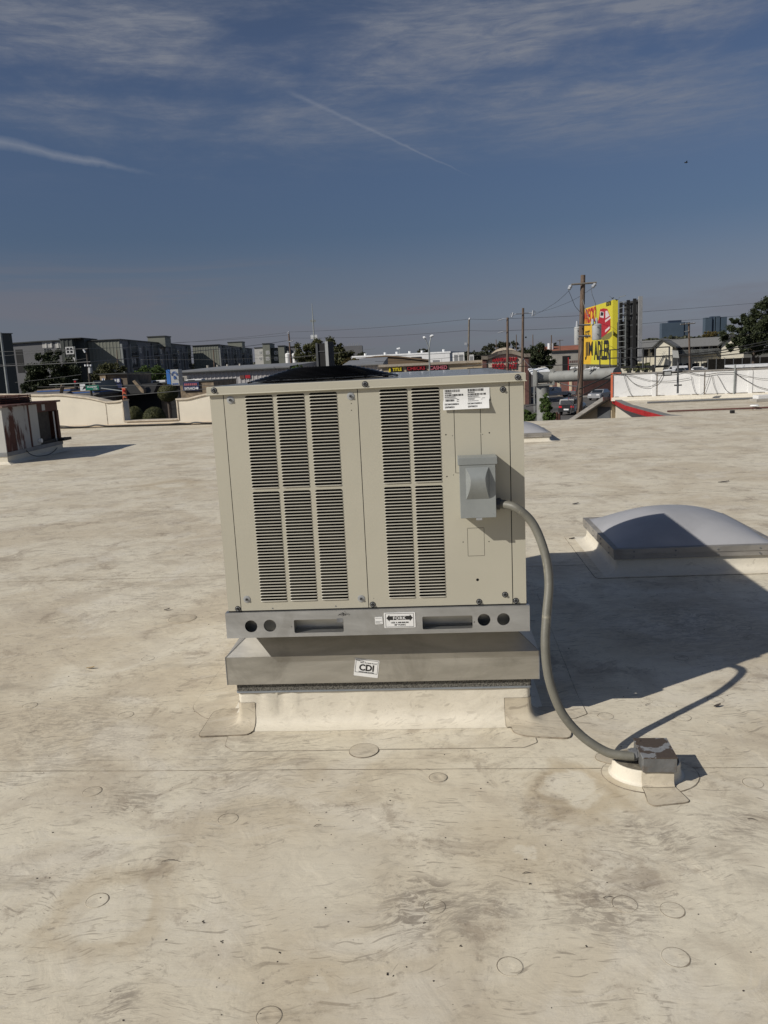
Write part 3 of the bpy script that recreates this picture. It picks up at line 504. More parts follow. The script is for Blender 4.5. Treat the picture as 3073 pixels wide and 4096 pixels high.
st = empty('sticker', unit_pt(-.063, PA-.0015, .274), UYAW, 'tilted white rectangular sticker with bold black letters on the adapter skirt', 'sticker')
STILT = R(-8.5)
def rot2(P, a, c=(0, 0)): return [(c[0]+(x-c[0])*math.cos(a)-(z-c[1])*math.sin(a), c[1]+(x-c[0])*math.sin(a)+(z-c[1])*math.cos(a)) for x, z in P]
MB().xz(rot2(rrect(-.054, -.041, .054, .041, .004), STILT), -.0006, .0006).obj('backing', 'white', st)
def ink_frame(name, x0, z0, x1, z1, t, y, parent, rot=0):
    mb = MB()
    for q in ([(x0, z0), (x1, z0), (x1, z0+t), (x0, z0+t)], [(x0, z1-t), (x1, z1-t), (x1, z1), (x0, z1)], [(x0, z0+t), (x0+t, z0+t), (x0+t, z1-t), (x0, z1-t)], [(x1-t, z0+t), (x1, z0+t), (x1, z1-t), (x1-t, z1-t)]):
        mb.xz(rot2(q, rot), y-.0004, y)
    return mb.obj(name, 'ink', parent)
ink_frame('printed_frame', -.050, -.024, .050, .038, .0016, -.0007, st, STILT)
def stext(body, x0, z0, x1, z1, y, m, par, tilt, bold=0, **k):
    cx, cz = (x0+x1)/2, (z0+z1)/2; (rx, rz), = rot2([(cx, cz)], tilt)
    return text('lettering', body, (rx-(x1-x0)/2, rz-(z1-z0)/2, rx+(x1-x0)/2, rz+(z1-z0)/2), y, m, par, rot=tilt, bold=bold, **k)
stext('CDI', -.033, -.014, .033, .017, -.0008, 'ink', st, STILT, .035)
stext('"Delivering --', -.046, .028, -.008, .034, -.0008, 'ink', st, STILT, .01, shear=.3)
stext('When You Really Need It!"', -.030, .0205, .046, .0265, -.0008, 'ink', st, STILT, .015, shear=.3)
stext('CUSTOM CURB ADAPTERS', -.034, -.0215, .034, -.0175, -.0008, 'ink', st, STILT, .02)
# ------------------------------------------------------------------ THE AIR CONDITIONER
WU, DU, ZL, ZB = 1.2661, 2.03, 1.5394, .5888
ac = empty('air_conditioner', unit_pt(0, 0, .4707), UYAW, 'beige louvred packaged air conditioner standing on white curb in the middle of the roof', 'air conditioner')
Z0 = .4707
def zz(z): return z-Z0
H2 = WU/2
# base rail
holes = [circle(-.5366, zz(.522), .0270), circle(-.455, zz(.523), .0270), rrect(-.3508, zz(.487), -.1387, zz(.5455), .006), rrect(.1965, zz(.489), .4069, zz(.5457), .006), circle(.4548, zz(.5248), .0268), circle(.5358, zz(.5254), .0268), circle(-.361, zz(.5165), .0028, 8), circle(.414, zz(.5163), .0028, 8)]
rail = plate('base_rail', [(-H2-.012, 0), (H2+.012, 0), (H2+.012, zz(.5802)), (-H2-.012, zz(.5802))], holes, .003, 'galv', ac, -.012)
b = MB()
for sx in (-1, 1): b.box(sx*(H2+.0105)-.0015, -.009, 0, sx*(H2+.0105)+.0015, DU+.012, zz(.5802))
b.box(-H2-.009, DU+.009, 0, H2+.009, DU+.012, zz(.5802))
b.box(-H2-.0115, -.0118, zz(.5802), H2+.0115, .02, zz(.5830)); b.box(-H2-.009, -.009, .0, H2+.009, .022, .0025)
b.obj('rail_return', 'galv', rail)
b = MB()   # fork channel linings behind the slots
for x0, x1 in ((-.3508, -.1387), (.1965, .4069)):
    b.box(x0-.004, -.0085, zz(.485), x0-.001, DU, zz(.548)); b.box(x1+.001, -.0085, zz(.485), x1+.004, DU, zz(.548))
    b.box(x0-.004, -.0085, zz(.482), x1+.004, DU, zz(.485)); b.add([(x0, .05, zz(.485)), (x1, .05, zz(.485)), (x1, .10, zz(.548)), (x0, .10, zz(.548))], [(0, 1, 2, 3)])
b.obj('fork_channel', 'galv_ad', rail)
b = MB(); b.box(-H2+.003, .055, zz(.4735), H2-.003, .058, zz(.5805)); b.box(-H2+.003, -.0085, zz(.4712), H2-.003, DU, zz(.4733)); b.obj('inner_baffle', 'galv_ad', ac)  # wall seen through the holes; floor pan added against light leaks
b = MB(); b.box(-H2+.001, .0005, zz(.5835), H2-.001, .02, zz(.5890)); b.box(-H2+.02, .004, zz(.583), -.02, .01, zz(.592)); b.obj('shadow_gap', 'slit', ac)
# lettering plates on the rail
fs = empty('sticker', unit_pt(.101, -.0138, .5341), UYAW, 'white warning sticker with black double arrow on the galvanised rail', 'sticker')
MB().xz(rrect(-.066, -.0335, .066, .0335, .003), -.0006, .0006).obj('backing', 'white', fs)
ink_frame('printed_frame', -.060, -.030, .0595, .030, .0015, -.0007, fs)
MB().xz([(-.056, .0095), (-.043, .0245), (-.043, .0180), (.043, .0180), (.043, .0245), (.056, .0095), (.043, -.0055), (.043, .0010), (-.043, .0010), (-.043, -.0055)], -.0010, -.0007).obj('printed_arrow', 'ink', fs)
text('lettering', 'FORK', (-.027, .0030, .027, .0160), -.0011, 'white', fs, bold=.02, spacing=1.1)
text('lettering', 'USE A MINIMUM:', (-.037, -.0135, .038, -.0070), -.0008, 'ink', fs, bold=.012); text('lettering', '48" FORKS', (-.024, -.0240, .024, -.0170), -.0008, 'ink', fs, bold=.012)
ss = empty('sticker', unit_pt(.0127, -.0138, .534), UYAW, 'small white printed label just left of the double arrow sticker', 'sticker')
MB().xz(rot2(rrect(-.016, -.016, .016, .016, .001), R(2)), -.0006, .0006).obj('backing', 'white', ss)
b = MB()
for z, x0, x1 in ((.010, -.014, .012), (-.004, -.014, .014), (-.008, -.014, .004), (-.012, -.013, .012)): b.xz([(x0, z), (x1, z), (x1, z+.0012), (x0, z+.0012)], -.0009, -.0007)
b.obj('printed_line', 'ink', ss)
b = MB(); b.xz(rrect(-.166, zz(.531), -.140, zz(.547), .001), -.0137, -.0132); b.obj('label_tag', 'fitting_old', rail)
b = MB(); random.seed(3)
for k in range(46):
    x, z = random.gauss(-.135, .012), random.gauss(.5655, .004); s = random.uniform(.0004, .002)
    if z < .579: b.xz([(x-s, zz(z)), (x+s*.6, zz(z)-s), (x+s, zz(z)+s*.4), (x-s*.3, zz(z)+s)], -.0137, -.0132)
b.xz([(-.1385, zz(.573)), (-.1355, zz(.5725)), (-.1365, zz(.5655)), (-.1350, zz(.5585)), (-.1385, zz(.5600))], -.0137, -.0132)
b.obj('scuff_mark', 'ink', rail)
# cabinet shell
b = MB()
b.box(-H2, .003, zz(ZB), -H2+.003, DU, zz(1.5394)); b.box(H2-.003, .003, zz(ZB), H2, DU, zz(1.5394)); b.box(-H2+.003, DU-.003, zz(ZB), H2-.003, DU, zz(1.53))
b.obj('side_casing', 'beige_side', ac)
def flat(name, x0, x1, holes=(), z0=ZB, z1=1.5060, m='beige', y=0.0):
    return plate(name, [(x0, zz(z0)), (x1, zz(z0)), (x1, zz(z1)), (x0, zz(z1))], list(holes), .0012, m, ac, y)
flat('corner_post', -H2, -.5780); flat('corner_post', .5790, H2)
b = MB()
for x0, x1 in ((-.5780, -.5752), (-.0296, -.0266), (.5755, .5792)): MB().box(x0, .0015, zz(ZB), x1, .006, zz(1.506)).obj('panel_joint', 'slit', ac)
pass
PIT = .01318; rowsz = [1.4972-PIT*k for k in range(29)]+[1.1010-PIT*k for k in range(36)]
colsx = [(-.4884, -.3735), (-.3597, -.2437), (-.2255, -.1110), (.0595, .1735), (.1870, .3010)]
def slot(x0, x1, zt, h=.0090, r=.006):
    zb = zt-h; return [(x0, zz(zb)), (x1, zz(zb)), (x1-.0008, zz(zb+h*.35)), (x1-.0032, zz(zb+h*.8)), (x1-r*1.3, zz(zt)), (x0+r*1.3, zz(zt)), (x0+.0032, zz(zb+h*.8)), (x0+.0008, zz(zb+h*.35))]
panL = flat('access_panel', -.5752, -.0296, [slot(x0, x1, z) for x0, x1 in colsx[:3] for z in rowsz]+[circle(-.0555, zz(1.4476), .0022, 8), circle(-.0561, zz(1.4206), .0022, 8)])
ko = [rrect(.3965, zz(.7980), .4652, zz(.7998), .0001, 1), rrect(.3965, zz(.9162), .4652, zz(.9180), .0001, 1), rrect(.3958, zz(.8004), .3974, zz(.9155), .0001, 1), rrect(.4640, zz(.8004), .4656, zz(.9155), .0001, 1)]
dots = [(.3209, 1.3058, .003), (.3474, 1.3008, .0018), (.4683, 1.3011, .0018), (.4954, 1.3063, .003), (.3198, 1.1354, .003), (.3464, 1.1408, .0018), (.3775, .8593, .0025), (.4840, .8578, .0025), (.4331, .696, .0062), (-.0046+.0, 1.4736, .0018), (-.005, .628, .0016), (.500, 1.4375, .003)]
slits = [[(.3550, zz(1.1472)), (.3574, zz(1.1494)), (.3574, zz(1.44)), (.3550, zz(1.44))], [(.3576, zz(1.1474)), (.372, zz(1.1474)), (.372, zz(1.1492)), (.3574, zz(1.1492))], [(.4600, zz(1.20)), (.4623, zz(1.20)), (.4623, zz(1.304)), (.4600, zz(1.304))], [(.4600, zz(1.306)), (.4623, zz(1.306)), (.4623, zz(1.44)), (.4600, zz(1.44))]]
panR = flat('access_panel', -.0266, .5755, [slot(x0, x1, z) for x0, x1 in colsx[3:] for z in rowsz]+ko+slits+[circle(x, zz(z), r, 10) for x, z, r in dots if x != -.0046])
b = MB(); b.add([(-H2+.01, .012, zz(ZB)), (H2-.01, .012, zz(ZB)), (H2-.01, .012, zz(1.5)), (-H2+.01, .012, zz(1.5))], [(0, 1, 2, 3)]); b.box(-.0, .004, zz(.60), .0, .004, zz(.60))
# a dark coil a few centimetres behind the louvres
cl_ = MB()
for k in range(150):
    z = .60+k*.006; cl_.box(-H2+.03, .030, zz(z), H2-.03, .034, zz(z)+.0022)
cl_.box(-H2+.03, .036, zz(.595), H2-.03, .05, zz(1.5)); coil = cl_.obj('condenser_coil', 'coil', ac)
b = MB(); b.xz([(.31, zz(.60)), (.57, zz(.60)), (.57, zz(1.5)), (.31, zz(1.5))], .004, .008); b.box(-.108, .002, zz(.6), .0585, .006, zz(1.5)); b.box(-.57, .002, zz(.6), -.4890, .006, zz(1.5)); b.obj('inner_liner', 'slit', ac)
# pressed louvre blades: rows that stand proud between the slots
def blade(x0, x1):
    mb = MB(); prof = [(0.0, -.0006), (-.0013, -.0036), (-.0028, -.0046), (-.0038, -.0034), (-.0041, .0002)]   # (drop, out)
    ends = [(.0, .12), (.003, .62), (.010, 1.0)]
    xs = [(x0+e, s) for e, s in ends]+[(x1-e, s) for e, s in reversed(ends)]
    mb.rings([[(x, yy*s-.0002, dz) for dz, yy in prof] for x, s in xs], 0, False, close=False)
    return mb.mesh('louver', 'louver', True)
bm_ = [blade(a, b_) for a, b_ in colsx]; stuffb = [None, None]
for ci, (x0, x1) in enumerate(colsx):
    for ri, z in enumerate(rowsz):
        par = panL if ci < 3 else panR
        if ri < 60: inst(bm_[ci], 'louver', par, (0, 0, zz(z-.0090)))
for par, cs in ((panL, colsx[:3]), (panR, colsx[3:])):
    mb = MB(); prof = [(0.0, -.0006), (-.0013, -.0036), (-.0028, -.0046), (-.0038, -.0034), (-.0041, .0002)]
    for x0, x1 in cs:
        for z in rowsz[60:]:
            mb.rings([[(x, yy*s-.0002, zz(z-.0090)+dz) for dz, yy in prof] for x, s in ((x0, .12), (x0+.003, .62), (x0+.01, 1), (x1-.01, 1), (x1-.003, .62), (x1, .12))], 0, False, close=False)
    tag(mb.obj('louver_rows', 'louver', par, True), kind='stuff')
# lid
TOP = []
lid = MB(); o_ = .009
def lr(off, z): return [(-H2-off, -off, zz(z)), (H2+off, -off, zz(z)), (H2+off, DU+off, zz(z)), (-H2-off, DU+off, zz(z))]
lid.rings([lr(.001, 1.5062), lr(o_+.004, 1.5052), lr(o_+.005, 1.5070), lr(o_, 1.5100), lr(o_, 1.5365), lr(o_-.003, 1.5394)], 0)
lid.obj('lid_rim', 'beige', ac)
gcx, gcy = -.222, .46
# lid top with a round fan opening
tp = plate('lid_top', [(-H2-o_+.003, -o_+.003), (H2+o_-.003, -o_+.003), (H2+o_-.003, DU+o_-.003), (-H2-o_+.003, DU+o_-.003)], [circle(gcx, gcy, .315, 48)], .0015, 'lidtop', ac)
for v in tp.data.vertices: v.co = (v.co.x, v.co.z, zz(1.5394)-v.co.y)
fo = MB(); n = 40
fo.rings([[(gcx+.318*math.cos(2*math.pi*k/n), gcy+.318*math.sin(2*math.pi*k/n), zz(z)) for k in range(n)] for z in (1.5405, 1.46)], 0); fo.obj('fan_shroud', 'dark', ac)
b = MB()
for k in range(4):
    a = k*math.pi/2+.4; ca_, sa = math.cos(a), math.sin(a)
    P = [(.05, -.03, 0), (.29, -.10, .03), (.30, .07, -.02), (.06, .03, -.015)]
    b.add([(gcx+x*ca_-y*sa, gcy+x*sa+y*ca_, zz(1.49)+z) for x, y, z in P], [(0, 1, 2, 3)])
b.tube([(gcx, gcy, zz(1.44)), (gcx, gcy, zz(1.52))], .055, 16); b.obj('fan_blades', 'dark', ac)
g = MB()
NR = 15
def gz(r): return 1.5485+.050*max(0, min(1, (.335-r)/.20))
for i in range(NR):
    r = .335*(1-i/NR*.93); m_ = 44; P = [(gcx+r*math.cos(2*math.pi*k/m_), gcy+r*math.sin(2*math.pi*k/m_), zz(gz(r))) for k in range(m_)]
    rr = .0027; cs = []
    for j in range(5):
        a = 2*math.pi*j/5; cs.append([(gcx+(r+rr*math.cos(a))*math.cos(2*math.pi*k/m_), gcy+(r+rr*math.cos(a))*math.sin(2*math.pi*k/m_), zz(gz(r))+rr*math.sin(a)) for k in range(m_)])
    cs.append(cs[0]); g.rings(cs, 0)
gd = g.obj('fan_guard', 'blackwire', ac, smooth=True)
g = MB()
for k in range(8):
    a = 2*math.pi*(k+.35)/8
    g.tube([(gcx+r*math.cos(a), gcy+r*math.sin(a), zz(gz(r))-.005) for r in (.345, .335, .25, .135, .03)], .0030, 6)
    g.tube([(gcx+.345*math.cos(a), gcy+.345*math.sin(a), zz(1.540)), (gcx+.345*math.cos(a), gcy+.345*math.sin(a), zz(1.5475))], .005, 6)
g.obj('guard_ribs', 'blackwire', gd, smooth=True)
# bolts
def bolt_mesh(kind):
    mb = MB(); rw = .0158 if kind == 'washer' else .0125; n = 20
    def ring(r, y): return [(r*math.cos(2*math.pi*k/n), y, r*math.sin(2*math.pi*k/n)) for k in range(n)]
    mb.rings([ring(rw, 0), ring(rw*.97, -.0018), ring(rw*.55, -.0030), ring(.001, -.0030)], 0 if kind == 'washer' else 1)
    if kind != 'washer': mb.rings([ring(.0088, -.0031), ring(.0080, -.0036), ring(.0070, -.0031)], 0)
    h = 6; mb.rings([[(.0052*math.cos(2*math.pi*k/h), y, .0052*math.sin(2*math.pi*k/h)) for k in range(h)] for y in (-.003, -.0095)], 1, True)
    mb.rings([ring(.0030, -.0096), ring(.0005, -.0085)], 0)
    return mb.mesh('bolt', ['steel', 'boltblack'], False)
bw, bb = bolt_mesh('washer'), bolt_mesh('plain')
for x, z in ((-.5482, 1.4834), (-.0565, 1.4768), (-.5483, .6395), (-.0584, .6286)): inst(bw, 'bolt', ac, (x, 0, zz(z)))
for x, z, y in ((-.6109, 1.5253, -o_), (.0046, 1.5222, -o_), (.6111, 1.5216, -o_), (.5525, 1.4763, 0), (-.5909, .5985, 0), (-.0111, .6015, 0), (.4371, .6013, 0), (.5452, .629, 0), (.5897, .6013, 0)): inst(bb, 'bolt', ac, (x, y, zz(z)))
b = MB(); b.xz(circle(-.4403, zz(.5965), .003, 8), -.0012, -.0004); b.xz(circle(-.1687, zz(.5985), .003, 8), -.0012, -.0004); b.obj('rivet', 'fitting_old', ac)
# data sticker, bottom edge curling away from the metal
lb = empty('sticker', unit_pt(.4048, -.0012, 1.4467), UYAW, 'white barcode data sticker peeling at the top right of the beige cabinet', 'sticker')
def curl(x, z):
    t = max(0, (.012-z))/.055; return -.001-.0165*t**1.5*(.75+.25*(x/.09))
mb = MB(); rows = []
for j in range(9):
    z = .0405-.0815*j/8; rows.append([(-.0915+.183*i/10+(.003 if j < 5 else 0), curl(-.09+.18*i/10, z), z+.0012*(i/10-.5)) for i in range(11)])
mb.rings(rows, 0, close=False); mb.rings([[(x, y+.0004, z) for x, y, z in r] for r in rows], 0, close=False)
mb.obj('backing', 'white', lb)
random.seed(11); mb = MB()
def inkq(x0, z0, x1, z1): 
    mb.add([(x0, curl(x0, z0)-.0005, z0), (x1, curl(x1, z0)-.0005, z0), (x1, curl(x1, z1)-.0005, z1), (x0, curl(x0, z1)-.0005, z1)], [(0, 1, 2, 3)])
for bx0 in (-.083, .008):
    for z0, z1, x0, x1 in ((.028, .038, bx0, bx0+.062), (.0125, .020, bx0, bx0+.074)):
        x = x0
        while x < x1-.002:
            wd = random.choice((.0006, .0010, .0016, .0022)); inkq(x, z0, x+wd, z1); x += wd+random.choice((.0007, .0011, .0018))
x = -.081
while x < -.046:
    wd = random.choice((.0005, .0009, .0014)); inkq(x, -.0085, x+wd, -.0005); x += wd+random.choice((.0007, .0012))
for x0, z0, x1, z1 in ((-.083, .0020, -.034, .0035), (.008, .0030, .058, .0042), (.008, -.001, .036, .0008), (.008, -.0055, .034, -.0037), (.008, -.0105, .050, -.0088), (.064, -.0005, .076, .0010), (.060, -.0050, .066, -.0036)): inkq(x0, z0, x1, z1)
mb.obj('printed_barcode', 'ink', lb)
def ctext(body, x0, z0, x1, z1):
    t_ = text('lettering', body, (x0, z0, x1, z1), 0, 'ink', lb, bold=.02)
    for v in t_.data.vertices: v.co.y = curl(v.co.x, v.co.z)-(.0008 if v.co.y < -.0001 else .0003)
for bx0, s1, s2 in ((-.0845, 'DSC0601D000001S', '2507085251'), (.007, 'DSC0601D000001S', '2507085251')):
    ctext(s2, bx0+.001, .0225, bx0+.028, .0262); ctext(s1, bx0+.001, .0070, bx0+.044, .0108); ctext(s1, bx0, -.0225, bx0+.056, -.0160); ctext(s2, bx0, -.0345, bx0+.038, -.0275)
ctext('MFR', -.036, -.004, -.027, -.0008); ctext('Rev', -.036, -.0105, -.028, -.0075)
# ------------------------------------------------------------------ disconnect switch box
ds = empty('switch_box', unit_pt(.4395, 0, .9735), UYAW, 'grey electrical disconnect box with tapered raised door on the right of the cabinet', 'switch box')
b = MB(); b.box(-.069, -.080, .001, .071, -.0006, .2400, 0, .002); b.obj('casing', 'boxgrey', ds)
b = MB(); b.box(-.0715, -.0885, .0165-.0135, .0705, -.0806, .2230, 0, .0012)
cov = b.obj('cover', 'boxgrey', ds)
b = MB(); b.box(-.076, -.091, .2170, .0785, -.0004, .2465, 0, .0015); b.obj('rain_cap', 'boxgrey', ds)
# tapered bulge: wide low base, faceted
b = MB(); bz0, bz1, x0, x1 = .0800, .2070, -.0470, .0440; yb = -.0888
nseg = 10; rsx = []
for j in range(nseg+1):
    t = j/nseg; z = bz0+(bz1-bz0)*t; dep = (.0300*math.sin(min(1, t/.72)*math.pi/2)*(1 if t < .72 else (1-((t-.72)/.28)**1.8)))
    inset = .016*(dep/.030); 
    a0, a1 = x0+.0045*(1-t)*0, x1+.003*math.sin(t*math.pi)
    rsx.append([(a0, yb, z), (a0+inset*1.15, yb-dep, z-dep*.30), (a1-inset*1.15, yb-dep, z-dep*.30), (a1, yb, z)])
b.rings(rsx, 0, close=False); b.obj('raised_door_panel', 'boxgrey', cov, smooth=True)
b = MB(); b.tube([(-.006, -.084, .0015), (.012, -.084, .0015)], .004, 8); b.box(-.010, -.0900, -.006, .014, -.080, .0028); b.obj('hasp', 'steel', ds)
b = MB()
pass
b.tube([(.071, -.0400, .0500), (.078, -.0405, .0498)], .0205, 14, 0); b.tube([(.0775, -.0405, .0498), (.090, -.0425, .0487)], .0245, 8, 0); b.tube([(.0895, -.0425, .0487), (.112, -.046, .0455)], .0185, 14, 0)
b.obj('conduit_connector', 'fitting', ds)
# ------------------------------------------------------------------ flexible conduit
def spline(P, n=10):
    P = [Vector(p) for p in P]; Q = [2*P[0]-P[1]]+P+[2*P[-1]-P[-2]]; out = []
    for i in range(1, len(Q)-2):
        for k in range(n):
            t = k/n; a, b_, c, d = Q[i-1], Q[i], Q[i+1], Q[i+2]
            out.append(.5*((2*b_)+(c-a)*t+(2*a-5*b_+4*c-d)*t*t+(3*b_-a-3*c+d)*t**3))
    return out+[P[-1]]
st_ = unit_pt(.4395+.090, -.0425, .9735+.0487)
cpts = [st_, Vector((.527, 3.085, 1.010)), Vector((.590, 3.066, .945)), Vector((.628, 3.028, .830)), Vector((.633, 2.985, .722)), Vector((.614, 2.945, .605)), Vector((.600, 2.907, .486)), Vector((.610, 2.884, .362)), Vector((.652, 2.862, .238)), Vector((.722, 2.835, .150)), Vector((.805, 2.800, .098)), Vector((.868, 2.779, .0885)), Vector((.905, 2.770, .088))]
cn = tag(MB().tube(spline(cpts), .0175, 16).obj('flexible_conduit', 'conduit', None, smooth=True), 'thick grey flexible conduit curving from switch box down to junction box', 'conduit')
# ------------------------------------------------------------------ pitch pocket and junction box
pp = empty('pitch_pocket', (.962, 2.80, 0), R(-5), 'round cream pitch pocket welded on the roof under the small junction box', 'pitch pocket')
def ell(a, b_, z, n=40, cx=0, cy_=0): return [(cx+a*math.cos(2*math.pi*k/n), cy_+b_*math.sin(2*math.pi*k/n), z) for k in range(n)]
b = MB(); b.rings([ell(.142, .114, .003), ell(.1345, .1065, .006), ell(.1295, .1015, .014), ell(.1265, .0985, .05), ell(.1245, .0965, .058), ell(.1215, .0935, .059), ell(.1195, .0915, .0535)], 0); b.obj('collar', 'membrane_clean', pp, smooth=True)
b = MB(); b.rings([ell(.121, .093, .0550), ell(.08, .06, .0530), ell(.01, .01, .0535)], 0); b.obj('sealant_fill', 'pitch', pp, smooth=True)
fl = sheet('flange', [(.013+.181*math.cos(R(a)), -.008+.142*math.sin(R(a))) for a in range(0, 360, 12)], .0024, 'membrane', pp, r=.004, grime=.004)
tbm = MB(); prof = [(-.230, .0056), (-.16, .0062), (-.118, .0075), (-.108, .012), (-.1035, .022), (-.1025, .050), (-.099, .0605)]
tb = sheet('patch', [(-.040, -.095), (.078, -.090), (.088, -.135), (.105, -.205), (.085, -.215), (-.030, -.235), (-.045, -.215), (-.040, -.15)], .0045, 'membrane_patch', pp, r=.02)
tbm.rings([[(-.040+.118*k/6, dy+.006*math.cos((k-3)/3*1.2)*0-.001*abs(k-3)*-1.2, z) for k in range(7)] for dy, z in prof[2:]], 0, close=False); tbm.obj('patch', 'membrane_patch', pp, smooth=True)
sheet('patch', [(-.175, .100), (-.165, .150), (-.02, .165), (.02, .12), (.0, .07), (-.12, .06)], .0040, 'membrane_patch', pp, r=.02)
jb = empty('junction_box', (.984, 2.768, .0545), R(-5.5), 'weathered grey junction box with flaking top on the pitch pocket', 'junction box')
b = MB(); b.box(-.062, -.078, .006, .062, .078, .0640, 0, .002); b.obj('body', 'jbox', jb)
b = MB(); b.box(-.0635, -.0795, .0620, .0635, .0795, .0665, 0, .001); b.tube([(-.045, .055, .0665), (-.045, .055, .069)], .005, 8); b.obj('lid', 'jboxtop', jb)
b = MB(); b.tube([(-.062, .010, .034), (-.068, .010, .034)], .0225, 10); b.tube([(-.0675, .010, .034), (-.085, .010, .034)], .0255, 8); b.tube([(-.0845, .010, .034), (-.095, .010, .034)], .0215, 10); b.obj('conduit_fitting', 'fitting_old', jb)
b = MB(); b.tube([(0, 0, -.01), (0, 0, .008)], .03, 12); b.obj('riser_pipe', 'fitting_old', jb)
# ------------------------------------------------------------------ skylights
def skylight(x, y, yaw, size, zt, label):
    """x, y: near left corner of the frame"""
    s = empty('skylight', (x, y, 0), yaw, label, 'skylight', 'domed skylights on the roof')
    c = size/2; b = MB()
    def q(off, z, r=.03): return rrxy(c, c, size+2*off, size+2*off, r, z, 4)
    b.rings([q(.10, .002), q(.055, .006), q(.01, .012), q(-.012, .03), q(-.02, .06), q(-.022, zt-.055)], 0); b.obj('curb', 'curbwhite', s, smooth=True)
    sheet('flashing', [(-.15, -.10), (size+.12, -.10), (size+.12, size+.12), (-.15, size+.12)], .004, 'membrane', s, r=.05, step=.08)
    b = MB()
    def f(off, z): return [(-off, -off, z), (size+off, -off, z), (size+off, size+off, z), (-off, size+off, z)]
    b.rings([f(-.003, zt-.078), f(.0, zt-.076), f(.0, zt-.042), f(.004, zt-.040), f(.004, zt), f(-.035, zt+.002), f(-.037, zt-.006)], 0); b.obj('frame', 'alu', s)
    b = MB()
    for k in range(4):
        for zq in (zt-.020, zt-.058):
            u = size*(.12+.25*k)
            b.tube([(u, -.004, zq), (u, -.009, zq)], .006, 6); b.tube([(-.004, u, zq), (-.009, u, zq)], .006, 6)
    b.obj('screw', 'fitting_old', s)
    b = MB(); n = 28; e = .036; L = size-2*e; rows = []
    for j in range(n+1):
        row = []
        for i in range(n+1):
            u, v = 2*i/n-1, 2*j/n-1; h = (1-abs(u)**2.2)*(1-abs(v)**2.2); row.append((e+L*i/n, e+L*j/n, zt-.003+size*.155*h**.80))
        rows.append(row)
    b.rings(rows, 0, close=False); b.obj('dome', 'acryl', s, smooth=True)
    return s
skylight(1.662, 5.590, R(-3.9), 1.19, .19, 'nearer skylight with milky dome half in the air conditioner shadow')
skylight(2.02, 15.03, R(-4.5), 1.22, .17, 'farther milky domed skylight partly hidden behind the air conditioner')
# ------------------------------------------------------------------ small debris on the roof
def leaf(px, py, L, wd, rz, m, label, cat='leaf', z=.004):
    p = on(px, py, 0); mb = MB()
    mb.rings([[(L*(t-.5), -wd/2*math.sin(math.pi*(.12+.8*t)), .004+.008*t*t+z), (L*(t-.5), 0, .001+.006*t*t+z), (L*(t-.5), wd/2*math.sin(math.pi*(.12+.8*t)), .004+.010*t*t+z)] for t in (0, .2, .4, .6, .8, 1)], 0, close=False)
    o = mb.obj('dry_leaf', m); o.location = (p.x, p.y, 0); o.rotation_euler = (0, 0, rz); tag(o, label, cat); return o
def twig(px, py, L, rz, label, r=.0011):
    p = on(px, py, 0); mb = MB().tube([(-L/2, 0, .004), (-L*.1, L*.10, .006), (L*.2, L*.09, .005), (L/2, -L*.04, .004)], [r, r, r*.8, r*.5], 5)
    o = mb.obj('twig', 'bark'); o.location = (p.x, p.y, 0); o.rotation_euler = (0, 0, rz); tag(o, label, 'twig'); return o
MAT['drytan'] = mat('dry_leaf_tan', (.36, .27, .15), .8, 0, .2, 30); MAT['drydark'] = mat('dry_leaf_dark', (.05, .04, .035), .8, 0, .2, 30); MAT['chipred'] = mat('red_chip', (.28, .07, .04), .7)
leaf(362, 2676, .05, .017, R(-10), 'drytan', 'curled tan dry leaf lying alone on the left of the roof')
leaf(2895, 1929, .14, .04, R(5), 'drydark', 'dark dry leaf on the far roof above the nearer skylight')
leaf(2303, 2017, .07, .04, R(8), 'drydark', 'dark scrap left of the nearer skylight behind its corner')
leaf(2391, 2230, .045, .03, R(0), 'chipred', 'small red chip against the skylight curb in shadow')
leaf(2288, 2157, .05, .025, R(0), 'drydark', 'dark scrap on the sunlit corner of the skylight flashing')
leaf(2456, 2289, .04, .02, R(0), 'drydark', 'dark scrap in shade before the skylight curb')
leaf(2870, 2829, .034, .016, R(10), 'drydark', 'dark dry leaf beside the shadow of the curved conduit')
leaf(668, 2442, .04, .016, R(10), 'drydark', 'small dark leaf on the roof left of the air conditioner')
twig(683, 3449, .06, R(-3), 'short dark twig at the lower left of the roof'); twig(1271, 3306, .028, R(25), 'short curved twig on the roof below the round patch')
twig(2108, 3497, .028, R(5), 'dark twig near the scratched ring at lower right'); twig(2432, 3594, .030, R(8), 'dark twig between two faint fastener rings at lower right')
twig(1330, 2873, .02, R(60), 'tiny curved twig on the flashing before the curb'); twig(2592, 2821, .035, R(30), 'thin twig between box shadow and curved conduit shadow'); twig(3010, 3282, .03, R(-20), 'bent wire-like twig at the right edge of the roof')
twig(2120, 2486, .06, R(-3), 'dark twig on shaded roof beside the galvanised rail')
mb = MB(); random.seed(5)
def speck(x, y, s):
    mb.rings([[(x+s*math.cos(a+.3)*random.uniform(.6, 1.2), y+s*math.sin(a+.3)*random.uniform(.5, 1.1), z) for a in (0, 1.3, 2.6, 3.9, 5.1)] for z in (.0, s*.6)], 0, True)
for k in range(420):
    Y = 1.2+abs(random.gauss(0, 4.2)); X = random.uniform(-.62, .62)*Y*1.05
    if abs(X+.05) < .85 and 3.1 < Y < 5.3: continue
    speck(X, Y, random.choice((.0012, .0016, .002, .0026))*(1+.06*Y))
